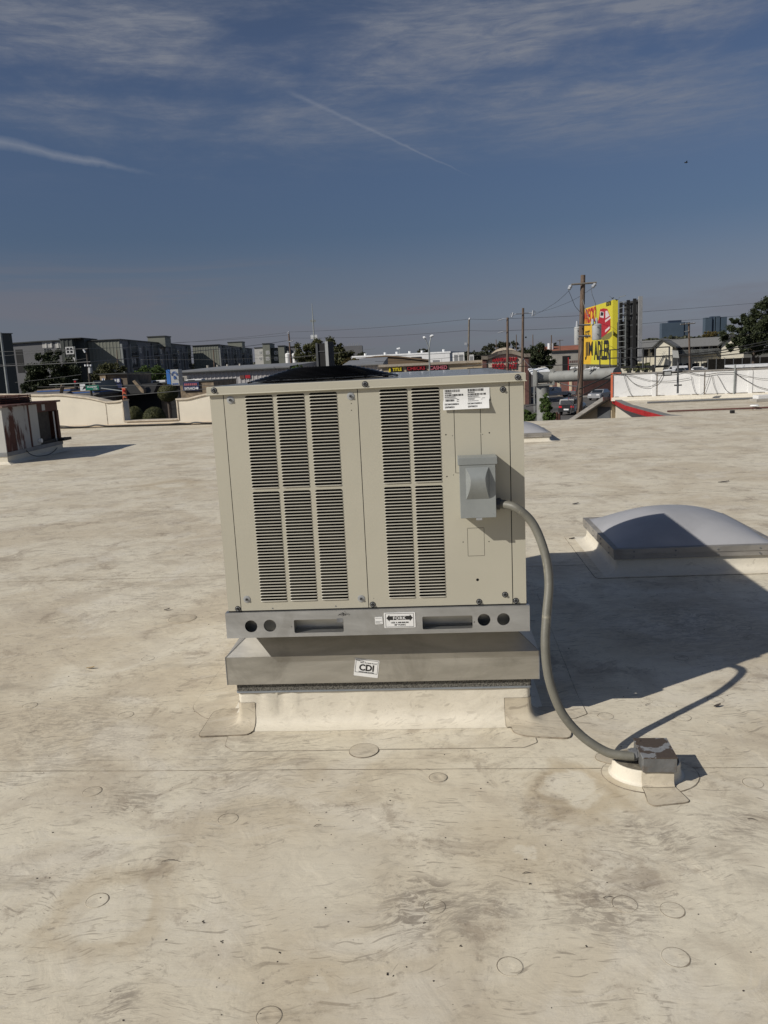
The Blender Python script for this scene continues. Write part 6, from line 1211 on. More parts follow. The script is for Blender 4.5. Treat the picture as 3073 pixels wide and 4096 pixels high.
# dark billboard seen from behind, centre
F = Face(at(1266, 1440, 73).xy, at(1312, 1440, 72.9).xy); t = building('billboard', F, 'narrow dark billboard back with pale frame posts before the tree', 'billboard'); xa, xb = F.uv(1312, 1440)[0], F.uv(1331, 1440)[0]; zt, zb = F.uv(1290, 1366)[1], -2.6
MB().box(.2, .05, zb, xa-.2, .9, zt-.15).obj('back', 'blacko', t); MB().box(0, -.05, STREET, .19, .2, zt-.1).obj('frame_post', 'boardsteel', t); MB().box(xa-.19, -.05, STREET, xa+.08, .2, zt).obj('frame_post', 'can', t)
MB().prism([(xa+.1, 0), (xb, .9), (xb, 1.1), (xa+.1, .2)], zb, zt-.02).obj('panel', 'boardback', t)
for z in (zt-.9, zt-2.6, zt-4.2): MB().box(.25, -.0, z, xa-.25, .045, z+.08).obj('brace', 'boardsteel', t)
MB().xz([(.75, zt-2.9), (.95, zt-2.9), (.95, zt-4.1), (.45, zt-4.1), (.45, zt-4.0), (.85, zt-4.0), (.85, zt-3.0), (.75, zt-3.0)], -.03, -.01).obj('conduit_bracket', 'boardback', t)
# ------------------------------------------------------------------ street name sign and signals
F = Face(at(322, 1550, 76).xy, at(402, 1548, 76).xy); t = building('street_sign', F, 'green street name sign with white letters and emblem plate', 'street sign')
r_ = px_rect(F, cA, 1140, 965, 1315, 1030); o = MB().box(r_[0], -.05, r_[1], r_[2], 0, r_[3]).obj('sign_plate', 'signgreen', t); text('lettering', 'Royal', (r_[0]+.18, r_[1]+.20, r_[2]-.2, r_[3]-.06), -.052, 'signwhite', o, .01, .03); text('lettering', '9700', (r_[2]-.52, r_[1]+.04, r_[2]-.12, r_[1]+.15), -.052, 'signwhite', o, .01, .02)
r_ = px_rect(F, cA, 1065, 950, 1138, 1038); o = MB().box(r_[0], -.05, r_[1], r_[2]-.02, 0, r_[3]).obj('sign_plate', 'signwhite', t); MB().xz([(r_[0]+.2, r_[1]+.1), (r_[0]+.55, r_[1]+.25), (r_[0]+.5, r_[3]-.2), (r_[0]+.38, r_[1]+.4)], -.07, -.05).obj('printed_emblem', 'ink', o)
a, z = F.uv(*cA(1070, 940)); MB().tube([(a-3, .1, z), (F.uv(405, 1550)[0], .1, z)], .04, 6).obj('mast_arm', 'polesteel', t)
def signal(px, py, Y, h, label, lit):
    p = at(px, py, Y); e_ = empty('traffic_light', p, 0, label, 'traffic light', 'traffic lights'); MB().box(-.16, -.12, -h/2, .16, .12, h/2, 0, .03).obj('housing', 'orange' if not lit else 'blacko', e_)
    for k in range(3): MB().tube([(0, -.12, h*(.3-.3*k)), (0, -.2, h*(.3-.3*k))], .10, 10).obj('lens', 'lampred' if (k == 0) else 'blacko', e_)
    MB().tube([(-.25, 0, h/2), (.25, 0, h/2)], .03, 5).obj('hanger', 'polesteel', e_); return e_
signal(499, 1578, 70, 1.15, 'orange traffic light hanging on the arm behind the parapet', False); signal(304, 1538, 82, 1.0, 'dark traffic light with red lens left of the green street sign', True)
wire([(405, 1553, 76), (499, 1565, 71)], .05, 'pale traffic signal arm leading right from the stone tower', 'polesteel', group='signal arms', cat='signal arm')
# ------------------------------------------------------------------ overhead cables
GL = 'long cables crossing above the left apartments'
wire([(-60, 1408, 78), (345, 1394, 78), (705, 1370, 120), (1150, 1340, 142)], .02, 'upper thin cable running from the left edge past the meter pole', 'cable_lit', .004, GL)
wire([(-60, 1429, 78), (300, 1398, 78)], .016, 'thin cable rising toward the floodlight pole at the left', 'cable_lit', .002, GL)
wire([(-60, 1467, 70), (361, 1447, 70), (805, 1402, 96), (1150, 1362, 142)], .035, 'thick grey cable crossing the left apartments at mid height', 'cable_lit', .003, GL)
wire([(-60, 1461, 78), (280, 1443, 78), (345, 1434, 78)], .014, 'thin cable just above the thick grey cable at left', 'cable_lit', .002, GL)
wire([(60, 1530, 78), (325, 1498, 78)], .016, 'thin cable crossing the big left tree low down', 'cable_lit', .004, GL)
wire([(150, 1548, 60), (500, 1541, 60), (900, 1541, 60)], .016, 'faint level cable just above the restaurant roofs', 'cable_lit', .002, GL)
wire([(300, 1600, 44), (450, 1586, 44), (630, 1571, 44), (830, 1555, 44), (1000, 1545, 44)], .018, 'strong dark cable passing low in front of the stone tower', 'cable_lit', .001, GL)
wire([(380, 1496, 80), (700, 1494, 80), (1000, 1486, 90)], .014, 'faint level cable before the light green tree', 'cable_lit', .002, GL)
wire([(500, 1391, 120), (800, 1400, 130), (1150, 1430, 142), (1330, 1412, 120), (1500, 1395, 110)], .014, 'cable sagging across the storage tanks', 'cable_lit', .001, GL)
wire([(560, 1438, 120), (850, 1438, 120), (1180, 1430, 120), (1360, 1412, 110)], .016, 'level cable crossing the far apartment wings', 'cable_lit', .001, GL)
GC = 'high cables between the wooden poles'
for a, lab in (((1150, 1328, 1500, 1311, 1880, 1276, 2031, 1274), 'highest thin cable between the left wooden pole and the grey pole'), ((1160, 1352, 1500, 1347, 1875, 1321, 2031, 1322), 'second highest cable between the left wooden pole and the grey pole'), ((700, 1372, 1150, 1330, 1152, 1330, 1160, 1330), 'thin cable running down left from the wooden pole by the tanks')):
    wire([(a[0], a[1], 142), (a[2], a[3], 125), (a[4], a[5], 112), (a[6], a[7], 90)] if a[0] > 1000 else [(a[0], a[1], 170), (a[2], a[3], 142)], .018, lab, 'cable', .003, GC)
wire([(2031, 1274, 90), (2250, 1266, 90), (2600, 1245, 100), (3100, 1205, 110)], .016, 'thin high cable running right from the arch store poles past the billboard', 'cable', .002, GC)
wire([(2031, 1322, 90), (2300, 1310, 95), (2600, 1292, 105), (3100, 1250, 115)], .016, 'second high cable running right behind the billboard', 'cable', .002, GC)
wire([(2275, 1164, YP-.2), (2200, 1225, 62), (2122, 1262, 90)], .012, 'thin cable sloping left from the thick pole crossarm', 'cable', .004, GC)
wire([(2370, 1152, YP), (2260, 1215, 62), (2136, 1250, 90)], .010, 'thin faint cable sloping left behind the thick pole', 'cable', .004, GC)
wire([(1500, 1446, 100), (1717, 1437, 96), (1875, 1421, 112), (2031, 1415, 90)], .022, 'cable sagging across the store roof', 'cable', .003, GC)
wire([(1850, 1466, 88), (2010, 1446, 88), (2031, 1449, 90), (2060, 1460, 88), (2085, 1454, 89), (2093, 1432, 90), (2120, 1465, 80), (2170, 1497, 65), (2240, 1532, 52), (2316, 1546, 44)], .03, 'pale sagging cable crossing the arch store and running to the thick pole', 'cable_lit', .006, GC)
wire([(1870, 1474, 70), (2110, 1465, 70), (2316, 1456, 60), (2500, 1450, 60)], .028, 'dark level cable crossing the arch store low', 'cable', .002, GC)
GR = 'heavy cables beside the thick pole'
wire([(2318, 1556, 43.5), (2390, 1525, 41), (2455, 1494, 38)], .035, 'heavy dark cable from the thick pole up to the white wall', group=GR); wire([(2318, 1588, 43.5), (2400, 1545, 41), (2478, 1500, 38)], .035, 'heavy dark cable just below the first, ending on the white wall', group=GR)
wire([(2105, 1626, 60), (2200, 1610, 55), (2318, 1572, 43.8)], .03, 'dark cable from behind the air conditioner up to the thick pole', group=GR)
wire([(2325, 1440, 43.6), (2318, 1510, 43.6), (2300, 1590, 43.6), (2282, 1655, 43.6)], .030, 'black cable bundle hanging beside the thick pole', group=GR, seg=3); wire([(2328, 1400, 43.6), (2316, 1460, 43.6), (2310, 1560, 43.6), (2309, 1640, 43.6)], .02, 'thin hanging cable along the thick pole', group=GR, seg=3)
GM = 'service cables at right'
wire([(2650, 1424, 60), (2726, 1419, 58), (2884, 1402, 54), (3150, 1348, 50)], .035, 'thick cable rising to the right edge, uppermost of three before the motel', 'cable', .002, GM); wire([(2650, 1430, 60), (2740, 1423, 58), (2900, 1409, 54), (3150, 1358, 50)], .028, 'cable close under the uppermost one before the motel', 'cable', .002, GM); wire([(2760, 1432, 60), (2985, 1412, 54), (3150, 1384, 50)], .03, 'lowest thick cable before the motel at the right edge', 'cable', .002, GM)
wire([(2520, 1375, 100), (2756, 1352, 115), (3100, 1325, 120)], .02, 'thin cable crossing the motel roof to its pole', 'cable', .003, GM)
# ================================================================== RIGHT: BILLBOARD
F = Face(at(2341, 1380, 59.5).xy, at(2450, 1380, 51.6).xy)     # face continues left behind the pole
F = Face((F.o-F.ax*1.2).xy, None, F.ang); t = building('billboard', F, 'big yellow lawyer billboard with red truck picture on a tube column', 'billboard'); xe = F.uv(2450, 1380)[0]; zt = F.uv(2448, 1202)[1]; zb = F.uv(2448, 1458)[1]
MB().box(0, -.02, zb, xe, .28, zt).obj('panel', 'yellow', t); MB().box(xe+.002, -.03, zb-.02, xe+.16, .30, zt+.02).obj('frame_edge', 'yellow', t)
c8 = crop(2250, 1100, 3.6889)
def bt(body, a, b_, c, d, m, bold=.02, name='lettering'): r_ = px_rect(F, c8, a, b_, c, d, -.02); return text(name, body, r_, -.022, m, t, .012, bold)
am = MB(); am.xz([(0.02, zb+.02), (xe*.34, zb+.02), (xe*.40, zb+1.3), (xe*.36, zt-.9), (xe*.52, zt-.02), (0.02, zt-.02)], -.024, -.0205); am.obj('printed_amber', 'orangeyel', t)
bt('JIM', 338, 985, 452, 1252, 'ink', .03).location.y -= .006; bt('ADLER', 472, 965, 705, 1250, 'ink', .03).location.y -= .006
bt('WRECK?', 300, 490, 498, 705, 'boardred', .03).location.y -= .006; bt('GOT', 340, 820, 405, 935, 'ink', .02).location.y -= .006; bt('HOUSTON', 650, 388, 720, 455, 'ink', .02)
def pic(pts, m, b=-.03, nm='printed_truck'): MB().xz([F.uv(*c8(*q), -.02) for q in pts], b, -.021).obj(nm, m, t)
pic([(560, 505), (610, 490), (665, 500), (700, 590), (710, 640), (712, 800), (650, 870), (560, 940), (520, 700), (540, 640)], 'boardred'); pic([(562, 535), (618, 545), (612, 635), (556, 620)], 'boardpale', -.034, 'printed_window'); pic([(640, 530), (668, 525), (700, 600), (640, 640)], 'boardpale', -.034, 'printed_window'); pic([(572, 545), (612, 552), (606, 600), (566, 600)], 'ink', -.037, 'printed_window')
pic([(636, 665), (712, 612), (714, 640), (636, 700)], 'boardpale', -.034, 'printed_stripe'); pic([(636, 810), (700, 755), (702, 785), (634, 850)], 'boardpale', -.034, 'printed_stripe'); pic([(560, 940), (650, 872), (758, 815), (758, 870), (690, 945), (600, 960)], 'boarddark', -.028, 'printed_shade')
# second face seen from its back, frame, ladder, catwalk
G_ = Face(at(2468, 1380, 50.5).xy, at(2535, 1380, 47.5).xy); T2 = building('second_billboard', G_, 'dark back of the second billboard face with ladder, right of the yellow one', 'billboard'); xe2 = G_.uv(2526, 1380)[0]; z2t = G_.uv(2530, 1190)[1]; z2b = G_.uv(2530, 1448)[1]
MB().box(0, .45, z2b, xe2, .62, z2t-.1).obj('back_panel', 'boardback', T2); MB().box(xe2+.01, .38, z2b, xe2+.14, .60, z2t+.05).obj('frame_edge', 'edgegrey', T2)
for q in range(6): MB().box(.02, .30, z2b+.1+q*(z2t-z2b-.35)/5, xe2-.02, .449, z2b+.2+q*(z2t-z2b-.35)/5).obj('stringer', 'boardback', T2)
for a in (.05, xe2*.52, xe2-.16): MB().box(a, .12, z2b-.3, a+.12, .298, z2t-.05).obj('upright', 'blacko', T2)
MB().box(-1.2, .32, z2b-.2, xe2*.96, .44, z2t-1.25).obj('dark_backing', 'blacko', T2)  # plain black sheet over the lower part of the board's back
la, lb2 = G_.uv(*c8(832, 800))[0], G_.uv(*c8(938, 800))[0]; ld_ = MB()
for a in (la, lb2): ld_.box(a-.03, -.05, z2b-.3, a+.03, 0, z2t-1.0)
lo = ld_.obj('ladder', 'polesteel', T2)
for q in range(13): z = z2b-.1+q*.335; MB().box(la+.031, -.04, z, lb2-.031, -.01, z+.035).obj('rung', 'polesteel', lo)
# catwalk with railing
K_ = Face(at(2400, 1480, 50.0).xy, at(2622, 1470, 44.5).xy); t3 = building('catwalk', K_, 'black catwalk with pipe railing under the billboard', 'catwalk'); L_ = K_.uv(2622, 1420)[0]; zf = K_.uv(2600, 1464)[1]; zr1 = K_.uv(2600, 1391)[1]; zr2 = K_.uv(2600, 1427)[1]
MB().box(-.4, 0, zf-.10, L_, .9, zf).obj('walkway', 'blacko', t3)
for a in [L_*k/5 for k in range(6)]: MB().box(a-.03, -.03, zf-.12, a+.03, .03, zr1).obj('post', 'boardsteel', t3)
MB().box(L_-.03, .87, zf-.1, L_+.03, .93, zr1).obj('post', 'boardsteel', t3)
for z in (zr1, zr2): MB().box(-.03, -.025, z-.03, L_+.03, .025, z+.03).obj('rail', 'blacko', t3); MB().box(L_-.025, .026, z-.03, L_+.025, .93, z+.03).obj('rail', 'blacko', t3)
# tube column and arm
cT = crop(1900, 1350, 3.32); YT = 52
pc = at(2172, 1560, YT); t = empty('sign_column', (pc.x, YT, STREET), 0, 'thick grey steel tube column with horizontal arm carrying the billboard', 'sign column'); r = .41; za = local(t, at(*cT(900, 530), YT)).z
MB().tube([(0, 0, 0), (0, 0, za-.42)], r, 24).obj('column', 'tube', t, smooth=True)
e_ = local(t, at(*cT(1660, 500), YT-3.5)); e2 = local(t, at(2470, 1490, YT-5)); a_ = Vector((-.55, 0, za)); MB().tube([a_, Vector((.62, 0, za)), e2+Vector((0, 0, -.05))], .36, 22).obj('arm', 'tube', t, smooth=True)
for x in (-.50, .62): MB().box(x-.04, -.52, za-.52, x+.04, .52, za+.50).obj('flange_plate', 'tube', t)
MB().box(-.46, -.50, za-.52, .58, .50, za-.42).obj('saddle_plate', 'tube', t); MB().tube([(.10, -.45, za-1.25), (.3, -.45, za-1.27)], .06, 8).obj('clamp', 'porcelain', t)
def junk(px, py, w_, h_, Y, label):
    p = at(px, py, Y); rnd = random.Random(int(px)); mb = MB()
    for q in range(22): x, y, z = rnd.uniform(-w_/2, w_/2), rnd.uniform(-.15, .15), abs(rnd.gauss(0, h_*.35)); mb.tube([(x, y, z), (x+rnd.uniform(-.2, .2), y+rnd.uniform(-.15, .15), z+rnd.uniform(-.05, .12)), (x+rnd.uniform(-.3, .3), y, z*.5)], rnd.uniform(.02, .06), 5)
    o = mb.obj('plastic_sheet_scrap', 'whitewash'); o.location = p; tag(o, label, 'plastic scrap', 'scraps on the sign arm')
junk(2306, 1474, .45, .14, YT-2.2, 'crumpled white scrap on the tube arm left of the thick pole'); junk(2372, 1477, .5, .16, YT-3.6, 'crumpled white scrap on the tube arm under the billboard')
# two birds on top, one in the sky
def birdie(p, ang, label, s=1.0, tilt=.5):
    e_ = empty('bird', p, ang, label, 'bird', 'black birds'); b = MB(); b.tube([(-.20*s, 0, .20*s+tilt*.12), (-.10*s, 0, .16*s+tilt*.03), (0, 0, .14*s), (.08*s, 0, .17*s), (.12*s, 0, .22*s), (.15*s, 0, .235*s), (.19*s, 0, .235*s)], [.012*s, .025*s, .055*s, .050*s, .030*s, .026*s, .004*s], 10); b.obj('body', 'bird', e_, smooth=True)
    b = MB()
    for y in (-.02, .02): b.tube([(0, y*s, .10*s), (.005*s, y*s, 0)], .005*s, 4); 
    b.obj('legs', 'bird', e_); b = MB().rings([[(-.24*s, -.02*s, .26*s+tilt*.1), (-.24*s, .02*s, .26*s+tilt*.1)], [(-.38*s, -.035*s, .34*s+tilt*.16), (-.38*s, .035*s, .34*s+tilt*.16)]], 0, close=False); b.obj('tail', 'bird', e_)
birdie(at(2451, 1199, 51.6), R(20), 'black bird on the corner of the yellow billboard, left of two', .62, .2); birdie(at(2468, 1206, 50.6), R(200), 'black bird beside the dark frame, right of two', .62, .2)
bs = empty('bird', at(2746, 650, 60), 0, 'tiny dark bird flying high in the clear sky', 'bird', 'black birds'); MB().tube([(-.12, 0, 0), (0, 0, 0), (.14, 0, .02)], [.01, .045, .005], 8).obj('body', 'bird', bs)
for s in (-1, 1): MB().rings([[(-.03, 0, .01), (.05, 0, .01)], [(-.05, s*.16, .09), (.03, s*.16, .09)], [(-.04, s*.30, .03), (-.02, s*.30, .03)]], 0, close=False).obj('wing', 'bird', bs)
# ------------------------------------------------------------------ blue glass towers
F = Face(at(2648, 1330, 1250).xy, at(2740, 1330, 1250).xy); t = building('office_tower', F, 'wide low blue glass office tower left of the motel pole', 'office tower', 'blue glass towers'); a1, a2, a3 = F.uv(2736, 1320)[0], F.uv(2742, 1320)[0], F.uv(2762, 1320)[0]; zt = F.uv(2700, 1290)[1]
MB().box(0, 0, STREET, a1, 10, zt).obj('wall', 'towerglass', t); MB().box(a1+.01, 2, STREET, a2, 10, zt).obj('glass_seam', 'towerglass2', t); MB().box(a2+.01, 1, STREET, a3, 10, zt-.5).obj('wall', 'towerglass', t); MB().box(a1*.35, 3, zt+.01, a1*.92, 9, zt+3.5).obj('penthouse', 'towerglass2', t)
F = Face(at(2822, 1330, 1100).xy, at(2908, 1330, 1100).xy); t = building('office_tower', F, 'taller blue glass office tower with dark vertical bands at right', 'office tower', 'blue glass towers')
bx = [F.uv(q, 1310)[0] for q in (2822, 2848, 2858, 2862, 2866, 2880, 2885, 2908)]; zt = F.uv(2870, 1264)[1]; zl_ = F.uv(2830, 1270)[1]
for i, (dy, m, z) in enumerate(((0, 'towerglass', zl_), (3, 'towerglass2', zt), (1, 'towerglass', zt), (3, 'towerglass2', zt), (0, 'towerglass', zt), (3, 'towerglass2', zt), (0, 'towerglass', zl_))): MB().box(bx[i]+.02, dy, STREET, bx[i+1]-.02, 9+i*.1, z).obj('facade_bay', m, t)
# red roofs left of the thick pole
F = Face(at(2185, 1400, 280).xy, at(2330, 1392, 280).xy); t = building('red_roof_house', F, 'low building with red brown roof behind the thin poles', 'house'); xe = F.uv(2330, 1395)[0]; MB().box(0, 0, STREET, xe, 12, F.uv(2260, 1402)[1]).obj('wall', 'tan', t); MAT['redroof'] = mat('red_brown_roof', (.24, .09, .055), .9, 0, .15, .3); MB().yz([(-1, F.uv(2260, 1403)[1]), (6, F.uv(2260, 1382)[1]), (13, F.uv(2260, 1403)[1])], -1, xe+1).obj('roof', 'redroof', t)
for px in (2202, 2214): a, z = F.uv(px, 1384); MB().tube([(a, 2, z-2), (a, 2, z+1.0)], .55, 8).obj('chimney', 'signwhite', t)
F = Face(at(2205, 1430, 160).xy, at(2345, 1430, 160).xy); t = building('workshop', F, 'low grey workshop behind the thick pole with dark doorway', 'workshop'); xe = F.uv(2345, 1430)[0]; zt = F.uv(2260, 1406)[1]; MB().box(0, 0, STREET, xe, 14, zt).obj('wall', 'concrete', t); MB().box(-.2, -.3, zt, xe+.2, 14, zt+.25).obj('roof', 'aptrim', t); a = F.uv(2250, 1430)[0]; MB().box(a, -.05, STREET, a+1.6, -.01, F.uv(2250, 1424)[1]).obj('door', 'blacko', t)
F3 = Face(at(2276, 1440, 120).xy, at(2318, 1440, 120).xy); t = building('shop_banner', F3, 'white banner with faded red print left of the thick pole', 'banner'); xe = F3.uv(2318, 1440)[0]; z0, z1 = F3.uv(2300, 1462)[1], F3.uv(2300, 1436)[1]; MB().box(0, -.03, z0, xe, 0, z1).obj('cloth', 'concrete', t)
for k in range(5): MB().box(.1+k*xe/5.4, -.045, z1-.55, .08+(k+.7)*xe/5.4, -.031, z1-.2).obj('print_block', 'brick', t)
MB().box(-.12, -.05, STREET, -.02, .05, z1+.3).obj('post', 'red', t); MB().box(xe+.02, -.05, STREET, xe+.1, .05, z1).obj('post', 'boardsteel', t)
F = Face(at(2190, 1565, 128).xy, at(2330, 1560, 118).xy); t = building('brick_shop', F, 'dark red shop front behind the silver pickup', 'shop'); xe = F.uv(2335, 1560)[0]; z1 = F.uv(2260, 1519)[1]; MB().box(0, 0, STREET, xe, 8, z1).obj('wall', 'brick', t)
for q in (.08, .30, .62): MB().box(xe*q, -.08, STREET, xe*q+.9, -.01, STREET+2.3).obj('window', 'tan', t)
# ------------------------------------------------------------------ motel
cM = crop(2550, 1150, 3.174)
YM = 212
def gable_house(pl, pr, pk, zt_px, ez_px, depth, label):
    Fg = Face(at(pl, 1430, YM).xy, at(pr, 1430, YM-2).xy); tt = building('motel_wing', Fg, label, 'motel', 'motel wings'); x1 = Fg.uv(pr, 1430)[0]; xk = Fg.uv(pk, 1400)[0]; zp = Fg.uv(pk, zt_px)[1]; ze = Fg.uv(pl, ez_px)[1]
    MB().xz([(0, STREET), (x1, STREET), (x1, ze), (xk, zp), (0, ze)], 0, depth).obj('wall', 'cream', tt)
    mb = MB(); mb.xz([(-.9, ze-.7), (xk, zp+.02), (xk, zp+.38), (-.9, ze-.30)], -.6, depth); mb.xz([(xk+.001, zp+.02), (x1+.9, ze-.7), (x1+.9, ze-.3), (xk+.001, zp+.38)], -.6, depth); mb.obj('roof', 'shingle2', tt)
    mb = MB(); mb.xz([(-.95, ze-.75), (xk, zp-.05), (xk, zp+.40), (-.95, ze-.28)], -.72, -.61); mb.xz([(xk+.001, zp-.05), (x1+.95, ze-.75), (x1+.95, ze-.28), (xk+.001, zp+.40)], -.72, -.61); mb.obj('bargeboard', 'aptrim', tt)
    for k in range(14): MB().box(.05, -.035, STREET+.4+k*.45, x1-.05, -.002, STREET+.46+k*.45).obj('siding_board', 'cream', tt) if k < 14 else None
    return tt, Fg, x1
g1 = gable_house(2623, 2690, 2648, 1359, 1385, 10, 'first cream gabled end of the motel beside the catwalk'); g2 = gable_house(2886, 2975, 2926, 1343, 1376, 10, 'second cream gabled end of the motel beside the tall tree')
F = Face(at(2500, 1430, 219).xy, at(2900, 1425, 214).xy); t = building('motel', F, 'two storey cream motel with grey shingle roof, walkway and dark doors', 'motel', 'motel wings'); xe = F.uv(2895, 1425)[0]; ze = F.uv(2760, 1381)[1]; zr = F.uv(2760, 1352)[1]
MB().box(0, 1.6, STREET, xe, 10, ze+.1).obj('wall', 'cream', t); MB().yz([(-.4, ze-.25), (5.5, zr), (11.5, ze-.2), (11.5, ze-.4), (-.4, ze-.45)], -1, xe+.5).obj('roof', 'shingle2', t)
zm = F.uv(2760, 1417)[1]; MB().box(xe*.48, -.1, zm-.2, xe*.97, 1.59, zm).obj('walkway_slab', 'aptrim', t)
for k in range(9): a = xe*(.05+.104*k); MB().box(a, 0, STREET, a+.14, .14, ze-.25).obj('post', 'aptrim', t)
for k in range(11):
    a = xe*(.03+.087*k)
    for z0, h in ((STREET, 2.4), (zm+.02, 2.3)): MB().box(a, 1.52, z0, a+1.1, 1.59, z0+h).obj('door', 'blacko', t); MB().box(a+1.6, 1.54, z0+.9, a+3.0, 1.59, z0+2.2).obj('window', 'glass', t)
rl = MB(); 
for k in range(70): a = xe*(.48+.49*k/69); rl.box(a, -.07, zm, a+.05, -.02, zm+1.1)
rl.box(xe*.48, -.08, zm+1.1, xe*.97, -.01, zm+1.18); tag(rl.obj('railing', 'appost', t), kind='stuff')
def stair(px0, py0, px1, py1, Y, label):
    a, b_ = at(px0, py0, Y), at(px1, py1, Y); tt = empty('staircase', (a.x, Y, a.z), 0, label, 'staircase', 'outside stairs of the motel'); d = b_-a
    for y in (0, 1.1): MB().tube([(0, y, 0), (d.x, y, d.z)], .14, 4).obj('stringer', 'aptrim', tt); MB().tube([(0, y, .95), (d.x, y, d.z+.95)], .05, 4).obj('handrail', 'aptrim', tt)
    for k in range(12): MB().box(d.x*k/12-.15, .02, d.z*k/12, d.x*k/12+.15, 1.08, d.z*k/12+.06).obj('step', 'aptrim', tt)
stair(2640, 1462, 2662, 1420, 209, 'dark outside stair on the first motel gable'); stair(2885, 1428, 2868, 1405, 209, 'dark outside stair left of the second motel gable')
MB().box
# black screened fence
F = Face(at(2832, 1460, 180).xy, at(3150, 1440, 172).xy); t = building('screened_fence', F, 'long black screened fence below the tall tree', 'fence'); xe = F.uv(3150, 1440)[0]; zt = F.uv(2950, 1432)[1]
npl = 9
for k in range(npl): MB().box(xe*k/npl+.08, 0, STREET, xe*(k+1)/npl-.08, .05, zt).obj('screen_panel', 'fence', t); MB().box(xe*k/npl-.07, -.05, STREET, xe*k/npl+.07, .1, zt+.12).obj('post', 'boardsteel', t)
F = Face(at(2932, 1470, 120).xy, at(3200, 1455, 118).xy); t = building('carport', F, 'white flat carport roof above dark cars at the right edge', 'carport'); xe = F.uv(3200, 1460)[0]; zt = F.uv(3000, 1459)[1]; MB().box(0, 0, zt-.35, xe, 6, zt).obj('roof', 'signwhite', t)
for a in (.2, 5, 10): MB().box(a, .3, STREET, a+.15, .45, zt-.35).obj('post', 'blacko', t)
# ------------------------------------------------------------------ vehicles
def car(px, py, Y, yaw, paint, label, kind='sedan', L=4.6, name='parked_car', cat='car'):
    p = at(px, py, Y); e_ = empty(name, (p.x, Y, STREET+.008), yaw, label, cat, 'parked and passing vehicles'); w_ = .9
    if kind == 'sedan': prof = [(-.5, .35), (-.5, .80), (-.46, .92), (-.36, .98), (-.22, 1.38), (.12, 1.40), (.26, 1.00), (.46, .88), (.5, .70), (.5, .35)]
    elif kind == 'suv': prof = [(-.5, .40), (-.5, 1.05), (-.47, 1.15), (-.43, 1.65), (.10, 1.70), (.24, 1.18), (.46, 1.05), (.5, .85), (.5, .40)]
    elif kind == 'van': prof = [(-.5, .40), (-.5, 1.95), (-.47, 2.05), (.24, 2.05), (.36, 1.35), (.48, 1.15), (.5, .95), (.5, .40)]
    else: prof = [(-.5, .45), (-.5, .95), (-.10, .95), (-.09, 1.65), (.14, 1.68), (.24, 1.12), (.48, 1.02), (.5, .80), (.5, .45)]
    mb = MB(); rs = []
    for y, k in ((-w_, .96), (-w_*.97, 1.0), (w_*.97, 1.0), (w_, .96)): rs.append([(x*L*k, y if z < 1.05 else y*.86, .35+(z-.35)*k) for x, z in prof])
    mb.rings(rs, 0, True); mb.obj('body', paint, e_)
    zt = max(z for _, z in prof); zb = 1.0 if kind == 'sedan' else (1.15 if kind != 'van' else 1.35)
    wx0, wx1 = {'sedan': (-.30, .20), 'suv': (-.42, .17), 'van': (.18, .30), 'pickup': (-.07, .18)}[kind]
    for s in (-1, 1):
        mb = MB(); mb.add([(wx0*L, s*w_*.90, zb), (wx1*L+.1, s*w_*.90, zb), (wx1*L-.25, s*w_*.875, zt-.12), (wx0*L+.2, s*w_*.875, zt-.12)], [(0, 1, 2, 3)]); mb.obj('side_window', 'glass', e_)
        for x in (-.31, .31):
            wh = MB(); wh.rings([[(x*L+r_*math.cos(2*math.pi*k/16), s*y, .34+r_*math.sin(2*math.pi*k/16)) for k in range(16)] for r_, y in ((.34, .70), (.34, .90), (.28, .925))], 0, True); o = wh.obj('wheel', 'tyre', e_)
            MB().rings([[(x*L+r_*math.cos(2*math.pi*k/12), s*y, .34+r_*math.sin(2*math.pi*k/12)) for k in range(12)] for r_, y in ((.20, .926), (.19, .93), (.02, .932))], 0, True).obj('rim', 'steel', o)
        MB().box(L*.485, s*.55-.2, .68, L*.503, s*.55+.2, .84).obj('headlight', 'lampclear', e_); MB().box(-L*.503, s*.62-.16, .80, -L*.485, s*.62+.16, 1.0).obj('tail_light', 'lampred', e_)
    mb = MB(); xf = {'sedan': (.27, .15), 'suv': (.25, .11), 'van': (.365, .25), 'pickup': (.245, .15)}[kind]; mb.add([(xf[0]*L, -w_*.8, zb+.02), (xf[0]*L, w_*.8, zb+.02), (xf[1]*L+.03, w_*.74, zt-.06), (xf[1]*L+.03, -w_*.74, zt-.06)], [(0, 1, 2, 3)]); mb.obj('windscreen', 'glass', e_)
    xr = {'sedan': (-.37, -.24), 'suv': (-.475, -.445), 'van': (-.502, -.490), 'pickup': (-.102, -.10)}[kind]; mb = MB(); mb.add([(xr[0]*L-.02, -w_*.75, zb+.05), (xr[0]*L-.02, w_*.75, zb+.05), (xr[1]*L-.02, w_*.72, zt-.14), (xr[1]*L-.02, -w_*.72, zt-.14)], [(0, 1, 2, 3)]); mb.obj('rear_window', 'glass', e_)
    MB().box(-L*.505, -.26, .55, -L*.50, .26, .70).obj('number_plate', 'signwhite', e_)
    return e_
car(2290, 1650, 84, R(60), 'carblack', 'black hatchback seen from behind with red tail light by the thick pole', 'suv', 4.4)
car(2225, 1565, 117, R(-172), 'carsilver', 'silver pickup truck parked behind the grey sign column', 'pickup', 5.4, 'pickup_truck', 'pickup truck')
car(2122, 1560, 120, R(-100), 'carblack', 'black car just right of the brick corner behind the cables', 'suv', 4.6); car(2350, 1535, 128, R(170), 'carred', 'dark red car right of the thick pole under the tube arm', 'suv', 4.6)
